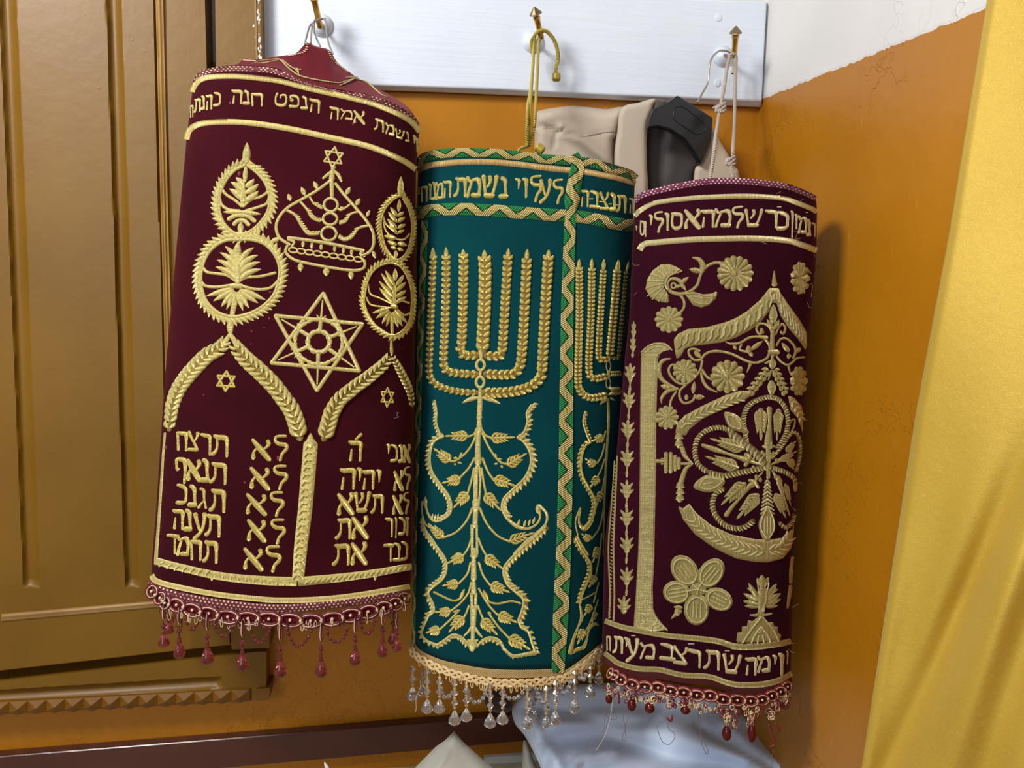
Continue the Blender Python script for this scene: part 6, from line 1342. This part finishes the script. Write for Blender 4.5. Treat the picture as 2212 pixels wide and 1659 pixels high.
# garland round the rosette
E.z('L')
for i in range(5):
    t = i / 4; x = 1490 - 150 * t; y = 1130 + 190 * t; E.lf(x + 34, y - 22, x - 40, y - 30, 46, .15); E.lf(x + 34, y - 10, x + 2, y + 44, 44, -.15); E.dot(x, y, 22)
for i in range(5):
    t = i / 4; x = 1605 + 90 * t; y = 1130 + 190 * t; E.lf(x - 24, y - 22, x + 34, y - 26, 42, -.15); E.lf(x - 24, y - 10, x - 14, y + 46, 40, .15); E.dot(x, y, 20)
E.st([(1550, 1110), (1520, 1200)], [30, 16]); E.st([(1570, 1110), (1605, 1210)], [30, 16])
E.z('M')
E.fill([(1432, 20), (1330, 16), (1180, 62), (950, 170), (780, 262), (702, 342), (684, 440), (740, 462), (790, 466), (832, 400), (960, 300), (1150, 212), (1380, 112), (1452, 62)], h=2.6)
E.fill([(1802, 58), (1872, 88), (1945, 170), (1962, 250), (1955, 440), (1900, 292), (1832, 212)], h=2.2)
E.fill([(700, 1142), (760, 1190), (822, 1140), (900, 1240), (1052, 1362), (1250, 1450), (1452, 1490), (1592, 1502), (1752, 1480), (1838, 1400), (1868, 1300), (1866, 1430), (1840, 1590), (1758, 1690), (1608, 1730), (1468, 1725), (1288, 1690), (1138, 1620), (1052, 1572), (882, 1452), (762, 1302)], h=2.8)
def chev(path, w, n, rev=False, side=1):
    p = resamp(cr(zt(E.zk, path), 1.5), 200); w = w * E.k
    for i in range(n):
        j = int(8 + 180 * i / n); t = p[min(j + 3, 199)] - p[max(j - 3, 0)]; t /= np.linalg.norm(t); nn = np.array((-t[1], t[0])); a = p[j]
        for sg in (-1, 1):
            q = np.array([a + nn * sg * w * .06, a + t * w * .22 + nn * sg * w * .24, a + t * w * .55 + nn * sg * w * .40]); E.raw(cr(q, 1.5), np.interp(np.linspace(0, 1, len(cr(q, 1.5))), [0, .5, 1], [2.4, 4.2, 1.6]), .7, 2.5, 1)
chev([(730, 420), (760, 350), (960, 235), (1180, 140), (1400, 60)], 120, 11)
chev([(1590, 1610), (1400, 1590), (1150, 1500), (950, 1380), (800, 1230)], 150, 13)
chev([(1600, 1610), (1720, 1580), (1830, 1450)], 140, 5); chev([(1840, 120), (1900, 220), (1950, 350)], 80, 4)
for x, y, r in ((722, 478, 46), (722, 545, 46), (735, 965, 46), (735, 1025, 44), (732, 1085, 46)): E.dot(x, y, r, 34); E.st([(x - 40, y + 14), (x, y + 6), (x + 40, y + 14)], 12, h=.9, h0=2.4, mat=1)
E.st([(752, 585), (785, 670), (862, 748)], [58, 50, 12]); E.st([(862, 748), (790, 800), (745, 930)], [12, 50, 62])
E.st([(745, 745), (850, 748)], [32, 30]); 
for x, h_, dy in ((592, 190, 735), (640, 190, 735), (685, 140, 738), (722, 96, 740)): E.st([(x, dy - h_ / 2), (x, dy + h_ / 2)], 44)
E.st([(502, 718), (560, 722)], [44, 40]); E.lf(570, 700, 540, 690, 24); E.lf(570, 745, 540, 750, 24)
E.build('leaf_garland', mats3, r3)
# rosette
E.z('M')
def beaded(path, w, n=None, closed=False):
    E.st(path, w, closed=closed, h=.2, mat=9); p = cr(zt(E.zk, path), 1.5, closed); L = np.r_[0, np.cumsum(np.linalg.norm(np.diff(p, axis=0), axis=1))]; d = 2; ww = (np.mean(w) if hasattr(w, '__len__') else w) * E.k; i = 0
    while d < L[-1]:
        j = min(np.searchsorted(L, d), len(p) - 2); t = p[min(j + 2, len(p) - 1)] - p[max(j - 2, 0)]; t /= max(np.linalg.norm(t), 1e-6); nn = np.array((-t[1], t[0]))
        E.leaf_px(*(p[j] - nn * ww * .4 - t * ww * .1), *(p[j] + nn * ww * .55 + t * ww * .3), ww * .40, .15, .42, 1.2, i % 2); d += ww * .52; i += 1
beaded([(1395, 545), (1375, 420), (1362, 300), (1400, 182), (1500, 112), (1620, 82), (1720, 112), (1790, 212), (1808, 350), (1772, 480), (1700, 590)], 52)
E.z('U')
beaded([(930, 248), (820, 205), (690, 225), (590, 310), (560, 430), (590, 560), (680, 640)], 56); beaded([(910, 250), (1050, 360), (1170, 460), (1262, 570)], 84); beaded([(700, 650), (850, 680), (1000, 650), (1130, 625), (1262, 600)], 62)
beaded([(840, 815), (760, 870), (735, 980), (775, 1090), (885, 1185), (1030, 1200), (1140, 1130)], 58); beaded([(1400, 1150), (1465, 1195), (1530, 1130), (1540, 1070)], 44)
beaded([(1330, 600), (1450, 642), (1530, 690), (1560, 740)], 52); beaded([(1560, 640), (1600, 480), (1598, 330), (1550, 250), (1490, 290), (1425, 390), (1320, 510)], 38)
for i in range(9): t = i / 8; w = 50 + 90 * t; y = 730 + 300 * t; E.st([(1278 - w / 2, y + 30), (1278, y), (1278 + w / 2, y + 30)], [16, 30, 16], h=.4, h0=.8, mat=i % 2)
E.fill([(1270, 980), (1215, 1080), (1190, 1170), (1215, 1270), (1270, 1360), (1325, 1270), (1355, 1170), (1330, 1080)], h=3.2, smooth=True); E.st([(1265, 1000), (1215, 1110), (1210, 1210), (1262, 1300)], 11, h=1.1, h0=2.6, mat=1); E.st([(1282, 1000), (1328, 1100), (1335, 1210), (1285, 1300)], 11, h=1.1, h0=2.6, mat=1)
for dx in (-28, 0, 28): E.st([(1272 + dx, 1090), (1272 + dx * 1.1, 1180), (1272 + dx, 1250)], 9, h=.7, h0=3.0, mat=1)
for poly in ([(848, 50), (910, 48), (990, 85), (1040, 150), (1100, 260), (1020, 250), (920, 215), (870, 150)], [(540, 790), (600, 710), (700, 668), (800, 680), (860, 740), (800, 820), (700, 848), (600, 830)]): E.fill(poly, h=2.8, smooth=True)
E.st([(870, 80), (900, 170), (980, 210), (1010, 190), (960, 100), (885, 75)], 10, h=1.1, h0=2.4, mat=1); E.st([(600, 780), (650, 710), (740, 700), (820, 740), (740, 800), (650, 810), (600, 780)], 10, h=1.1, h0=2.4, mat=1); E.st([(640, 760), (740, 745)], 9, h=1.1, h0=2.5, mat=1)
E.ring(1515, 190, 26, 78, 18, 24); E.fill([(1540, 700), (1580, 730), (1578, 820), (1550, 860), (1530, 800)], h=2)
for b, w in (([(630, 375), (760, 420), (880, 460), (1000, 500), (1060, 520)], [34, 60, 28, 48, 70]), ([(1060, 470), (1100, 500), (1060, 580)], [50, 60, 40]), ([(1080, 525), (1180, 560), (1260, 580)], [44, 34, 18]), ([(870, 1075), (930, 990), (1010, 900), (1090, 800), (1130, 770)], [56, 40, 28, 52, 64]), ([(1095, 725), (1150, 745), (1190, 800)], [30, 50, 30]), ([(1150, 740), (1230, 650)], [30, 18]), ([(1300, 10), (1303, 150), (1290, 330), (1288, 400)], [62, 36, 84, 70]), ([(1235, 385), (1290, 405), (1345, 385)], [30, 40, 30]), ([(1288, 410), (1288, 700)], [50, 36]), ([(1395, 740), (1430, 860), (1500, 1075)], [60, 32, 14]), ([(1320, 620), (1390, 720)], [16, 40]), ([(1380, 700), (1410, 740)], [60, 50]), ([(1320, 570), (1400, 530), (1470, 480)], [16, 40, 30])): E.st(b, w, h0=.4)
for a in [(1045, 410, 705, 310, 120), (985, 600, 655, 485, 116), (1055, 760, 815, 975, 126), (1185, 870, 970, 1115, 120), (1212, 18, 1215, 335, 120), (1392, 30, 1372, 335, 84), (1365, 860, 1462, 1105, 84), (1455, 760, 1512, 985, 46), (1470, 440, 1565, 330, 64), (1410, 530, 1580, 430, 60), (1500, 520, 1540, 620, 80)]: E.spray(*a, n=6, core=.36)
for x, y in ((1040, 405), (960, 590), (1040, 770), (1160, 880), (1215, 30), (1390, 40), (1370, 880)): E.ring(x, y, 20, 20, 15)
for x, y in ((1140, 520), (1140, 600), (1170, 690), (1210, 720), (1380, 620), (1360, 690), (1230, 450), (1340, 460), (1370, 530), (1250, 470), (1320, 480)): E.dot(x, y, 20)
E.dot(1288, 585, 34, h0=1.5); E.st([(1288, 590), (1130, 640)], [14, 30]); E.st([(1290, 590), (1450, 650)], [14, 26]); E.st([(1284, 585), (1210, 500)], [14, 26])
E.build('rosette', mats3, r3)
# clover and tree below
E.z('N')
for i, (cx_, cy_, rx, ry, ro) in enumerate(((872, 520, 128, 172, -35), (1132, 545, 120, 168, 38), (790, 735, 138, 118, 8), (1210, 805, 148, 112, 28), (990, 905, 128, 160, 0))):
    ca, sa = math.cos(math.radians(ro)), math.sin(math.radians(ro)); el = lambda f: [(cx_ + rx * f * math.cos(a) * ca - ry * f * math.sin(a) * sa, cy_ + rx * f * math.cos(a) * sa + ry * f * math.sin(a) * ca) for a in np.linspace(0, 2 * math.pi, 17)[:-1]]
    E.fill(el(1.0), h=2.2 + .25 * i, smooth=True); E.st(el(.78), 13, closed=True, h=1.0, h0=2.4 + .25 * i, mat=1)
    dv = np.array((1000 - cx_, 700 - cy_)); dv = dv / np.linalg.norm(dv); nv = np.array((-dv[1], dv[0]))
    for k_ in (-.34, 0, .34): c_ = np.array((cx_, cy_)) + nv * k_ * 110; E.st([tuple(c_ - dv * 75), tuple(c_ + dv * 80)], 9, h=1.1, h0=2.6 + .25 * i, mat=1)
E.fill([(940, 640), (1070, 640), (1100, 740), (1000, 800), (900, 740)], h=2.6)
for a in [(1000, 700, 920, 620), (1000, 700, 1060, 600), (1000, 700, 880, 720), (1000, 700, 1110, 730), (1000, 700, 990, 780)]: E.st([(a[0], a[1]), (a[2], a[3])], 12, h=.6, h0=3.2, mat=1, smooth=0)
E.lf(850, 890, 760, 880, 50); E.lf(845, 920, 790, 940, 50); E.lf(830, 910, 735, 1002, 44); E.dot(800, 930, 36)
E.build('clover', mats3, r3)
E.z('N')
E.fill([(1630, 955), (1545, 1020), (1500, 1010), (1490, 1070), (1440, 1075), (1440, 1130), (1395, 1135), (1380, 1240), (1815, 1225), (1838, 1160), (1800, 1130), (1805, 1080), (1762, 1070), (1755, 1030), (1700, 1025)], h=2.6)
for p_ in ([(1625, 975), (1520, 1110), (1440, 1235)], [(1640, 975), (1740, 1100), (1800, 1220)], [(1622, 1075), (1560, 1160), (1530, 1235)], [(1625, 1075), (1690, 1160), (1715, 1230)], [(1622, 1070), (1622, 1120)], [(1600, 1160), (1590, 1230)], [(1640, 1160), (1652, 1230)], [(1580, 1120), (1610, 1125)], [(1640, 1125), (1665, 1120)]): E.st(p_, 13, h=1.0, h0=2.4, mat=1)
E.st([(1632, 960), (1632, 900), (1640, 800), (1645, 700)], [50, 60, 110, 100]); 
for a in [(1645, 700, 1640, 560, 90), (1630, 680, 1590, 590, 50), (1660, 680, 1705, 585, 50), (1600, 800, 1505, 640, 56), (1610, 830, 1455, 745, 60), (1610, 860, 1450, 820, 54), (1600, 880, 1465, 870, 46), (1670, 800, 1785, 650, 60), (1670, 830, 1828, 745, 60), (1670, 860, 1828, 800, 54), (1670, 880, 1800, 865, 46), (1600, 750, 1490, 690, 44), (1680, 760, 1800, 700, 44)]: E.lf(*a, h0=.5)
E.st([(1618, 900), (1600, 960), (1520, 962)], [30, 40, 14]); E.st([(1648, 900), (1660, 960), (1740, 945)], [30, 40, 14]); E.st([(1590, 640), (1600, 720), (1640, 800), (1635, 920)], 10, h=.6, h0=3.5, mat=1); E.st([(1700, 640), (1680, 720), (1655, 800), (1650, 920)], 10, h=.6, h0=3.5, mat=1)
E.st([(1945, 385), (1930, 520), (1925, 640)], [34, 40, 30]); E.st([(1925, 670), (1910, 780), (1895, 890)], [36, 36, 20])
E.build('palm_tree', mats3, r3)
# frayed ends of metal thread
mb = MB()
for zk_, pts in (('K', [(1965, 850), (2005, 800)]), ('K', [(1975, 870), (1985, 900)]), ('K', [(1600, 270), (1645, 248)]), ('K', [(1840, 345), (1868, 322)]), ('K', [(1930, 1170), (1960, 1180), (1945, 1300)]), ('K', [(1910, 1350), (1930, 1410), (1955, 1400)]), ('M', [(1960, 300), (2010, 318)]), ('M', [(1890, 940), (1950, 935)]), ('M', [(1850, 1180), (1890, 1220)]), ('N', [(1935, 890), (2005, 850)]), ('N', [(1600, 1310), (640, 1290)][:0]), ('N', [(1900, 1250), (1960, 1240)]), ('N', [(1900, 1300), (1955, 1345), (1965, 1330)]), ('N', [(1380, 1260), (1385, 1310)]), ('K', [(1775, 640), (1810, 650), (1790, 720), (1840, 712)]), ('K', [(160, 960), (200, 985), (235, 975)]), ('K', [(185, 1280), (215, 1245)]), ('K', [(1450, 750), (1510, 770)])):
    if not pts: continue
    q = zt(zk_, pts); xs2 = [min(x, float(m3.xr(y)) - 2) for x, y in q]; Ys_ = [float(m3.Y(x, y)) - .004 for x, (_, y) in zip(xs2, q)]; Ys_ = [min(Ys_)] * len(q); mb.tube([Vector(v) for v in cr([P(a, b, Y).tolist() for (a, b), Y in zip(q, Ys_)], .004)], .00024, 5)
mb.build('frayed_threads', MT['antique_gold'], r3)
# --- fringe
E.z('O').st([(190, 255), (260, 312), (350, 362), (500, 402), (700, 418), (900, 455), (1150, 476), (1330, 532), (1480, 552), (1700, 538), (1915, 462)], [60, 60, 62, 62, 66, 66, 66, 66, 64, 60, 50], h=4.2, flat=True, cap=0)
E.z('O').st([(250, 360), (400, 460), (600, 500), (800, 540), (1000, 575), (1200, 610), (1400, 632), (1600, 630), (1800, 570), (1900, 500)], 100, h=3.8, flat=True, cap=0)
t = NT('rust_webbing'); uv = t.sep(t.coord('UV')); a_ = t.math('MULTIPLY', t.math('SINE', t.math('MULTIPLY', uv[0], 1.6)), t.math('SINE', t.math('MULTIPLY', uv[1], 22)))
t.set(Base_Color=t.mix(t.ramp(a_, [(.3, 0.0), (.75, 1.0)]), srgb(84, 16, 24), srgb(140, 44, 48)), Roughness=.55); t.bump(a_, .9, .0018); MT['rust_webbing'] = t.m
E.build('knitted_hem', MT['rust_webbing'], r3)
gimp(m3, 'O', [(258, 395), (300, 412), (355, 455), (456, 500), (568, 520), (690, 527), (804, 560), (925, 572), (1043, 596), (1162, 600), (1280, 635), (1412, 642), (1532, 650), (1636, 640), (1722, 602), (1800, 565), (1862, 520)], 0, 92, 1.5, [MT['rust_cord'], MT['cream_cord']], r3)
mb = MB()
def tangle(mb, x, y, Y, n, s):
    for _ in range(n):
        a0 = rng.uniform(0, 6.28); pts = []; cx_ = x + rng.normal(0, s * .5); cy_ = y + rng.normal(0, s * .6); rr_ = rng.uniform(.35, .8) * s; el = rng.uniform(.4, 1)
        for k in range(9): a = a0 + k * .8; pts.append(P(cx_ + rr_ * math.cos(a) * el, cy_ + rr_ * math.sin(a), Y - .002 - .005 * rng.uniform()).tolist())
        mb.tube([Vector(v) for v in cr(pts, .0025)], .0007, 5, int(rng.integers(0, 2)))
edge = lambda x: float(np.interp(x, [1305, 1330, 1380, 1450, 1520, 1590, 1650, 1690, 1706], [1478, 1490, 1500, 1512, 1526, 1534, 1530, 1512, 1495]))
for i in range(46):
    x = 1308 + 395 * i / 45; y = edge(x); tangle(mb, x, y + rng.uniform(0, 8), float(m3.Y(x, min(y, 1490))), 3, 7)
for x, y, n in ((1318, 1500, 8), (1365, 1505, 8), (1410, 1512, 6), (1445, 1520, 8), (1480, 1518, 6), (1495, 1525, 6), (1570, 1545, 14), (1625, 1550, 16), (1585, 1560, 8), (1620, 1560, 8), (1665, 1545, 10), (1680, 1530, 12), (1695, 1520, 10)): tangle(mb, x, y, float(m3.Y(x, 1480)), n, 10)
mb.build('tangled_loops', [MT['rust_cord'], MT['cream_cord']], r3)
def rdrop(x, y0, yb, w, l, tilt=(0, 0, -1)):
    (a, t0), (_, b) = zt('S', [(x, y0), (x, yb)]); k = ZT['S'][2]; Y = float(m3.Y(a, 1480)) - .004; px = Y / F; L = l * k; r = w * k / 2
    mb = MB(); loopcord(mb, a, t0, b - L * .55, 3.5, Y, 0); loopcord(mb, a, t0, b - L * .5, 2.2, Y - .001, 1); root = mb.build('tassel', [MT['rust_cord'], MT['cream_cord']], r3)
    mb = MB(); mb.lathe(V3(a, b - L, Y - .001), [(q * L * px, s_ * r * px) for q, s_ in ((0, .25), (.12, .6), (.35, .92), (.55, 1), (.78, .85), (.92, .5), (1, .08))], 20, tilt); mb.build('glass_drop', MT['rust_glass'], root)
for a in [(232, 60, 175, 72, 100), (432, 120, 245, 84, 120), (590, 150, 262, 96, 110), (905, 180, 268, 90, 90), (1272, 240, 512, 92, 150), (1495, 250, 532, 86, 180)]: rdrop(*a)
for pts in ([(305, 60), (318, 120), (315, 160)], [(740, 290), (775, 320), (790, 270)], [(1640, 340), (1670, 430), (1700, 520), (1650, 545)], [(1700, 330), (1740, 410)]): mb = MB(); cordpath(mb, pts, [1.06] * len(pts), .0016, 0, 'S', 6); mb.build('frayed_cord', MT['rust_cord'], r3)
Yh = 1.062
for pts in ([(192, 170), (190, 300), (178, 400), (100, 480), (30, 560), (30, 592), (100, 560), (170, 450), (215, 330), (240, 200)], [(200, 180), (195, 260), (240, 300), (290, 300), (290, 260), (250, 220)], [(385, 170), (352, 280), (372, 380), (345, 460), (362, 495), (380, 460), (370, 385), (408, 250)], [(690, 210), (690, 255), (735, 300), (665, 350), (660, 400), (700, 500), (760, 525), (810, 460), (790, 410), (760, 395), (740, 310)], [(1022, 240), (1020, 340), (1040, 430), (1055, 540), (1095, 612), (1102, 580), (1050, 450), (1030, 380), (1042, 310), (1028, 250)], [(1682, 570), (1672, 650), (1662, 733)]):
    mb = MB(); cordpath(mb, pts, [Yh] * len(pts), .00045, 0, 'S', 5); mb.build('dangling_thread', MT['grey_thread'], r3)
mb = MB(); cordpath(mb, [(262, 20), (258, 150), (235, 300), (190, 450), (110, 580)], [Yh - .004] * 5, .0004, 0, 'S', 5); mb.build('dangling_thread', MT['pale_thread'], r3)
mb = MB(); cordpath(mb, [(1880, 60), (1910, 130), (1920, 200), (1910, 260), (1950, 275), (1940, 250)], [1.10] * 6, .0005, 0, 'S', 5); mb.build('dangling_thread', MT['rust_cord'], r3)
# knotted rope
hy = float(wallY(1586, 120, BO + .043)); Y3 = m3.Yc
mb = MB()
cordpath(mb, [(1600, 372), (1570, 375), (1548, 480), (1530, 600), (1512, 690), (1500, 740), (1492, 800), (1470, 950), (1455, 1080), (1432, 1225)], [hy - .008, hy - .006, hy - .01, hy - .03, hy - .05, hy - .06, hy - .08, Y3 + .03, Y3 + .01, Y3], .0027, 0, 'P')
cordpath(mb, [(1598, 370), (1612, 390), (1608, 500), (1604, 650), (1600, 850), (1592, 1000), (1588, 1080), (1575, 1120), (1595, 1225)], [hy - .008, hy - .006, hy - .01, hy - .04, hy - .08, Y3 + .03, Y3 + .02, Y3 + .01, Y3], .0027, 0, 'P')
for kx, ky, yy, s_ in ((1505, 738, hy - .062, 1.0), (1572, 1100, Y3 + .012, .85)):
    c = V3(*zt('P', [(kx, ky)])[0], yy)
    for j in range(3):
        pts = [c + Vector((math.cos(a) * .0072 * s_, math.sin(a) * .0035 * s_ - .002, math.sin(a + j) * .0058 * s_ + (j - 1) * .0012)) for a in np.linspace(0, 6.28, 14)[:-1]]; mb.tube(pts, .0026 * s_, 7, 0, closed=True)
mb.tube([Vector(v) for v in cr([P(*zt('P', [p_])[0], hy - .06).tolist() for p_ in ((1500, 735), (1470, 728), (1456, 742))], .003)], .0022, 7)
mb.build('knotted_rope', MT['beige_rope'], r3)
# ------------------------------------------------------------------ light
def area(name, loc, target, size, power, col=(1, 1, 1), sy=None):
    l = bpy.data.lights.new(name, 'AREA'); l.energy = power; l.size = size; l.color = col
    if sy: l.shape = 'RECTANGLE'; l.size_y = sy
    o = bpy.data.objects.new(name, l); C.objects.link(o); o.location = loc
    o.rotation_euler = (Vector(target) - Vector(loc)).to_track_quat('-Z', 'Y').to_euler(); return o
area('ceiling_lamp', (-1.05, -.05, 2.55), (.0, 1.25, 1.1), .42, 37, (1, .985, .96))
area('front_fill', (-.9, -1.4, 1.9), (.1, 1.3, 1.2), .9, 13, (.93, .965, 1.0))  # added unseen fill from behind the camera, brightens the satin and fronts
w = bpy.data.worlds.new('world'); SC.world = w; w.use_nodes = True
bg = w.node_tree.nodes['Background']; bg.inputs[0].default_value = (.95, .97, 1.0, 1); bg.inputs[1].default_value = .29
vs = SC.view_settings; vs.view_transform = 'Standard'; vs.look = 'None'; vs.gamma = 1; vs.exposure = 0.0; vs.use_curve_mapping = False
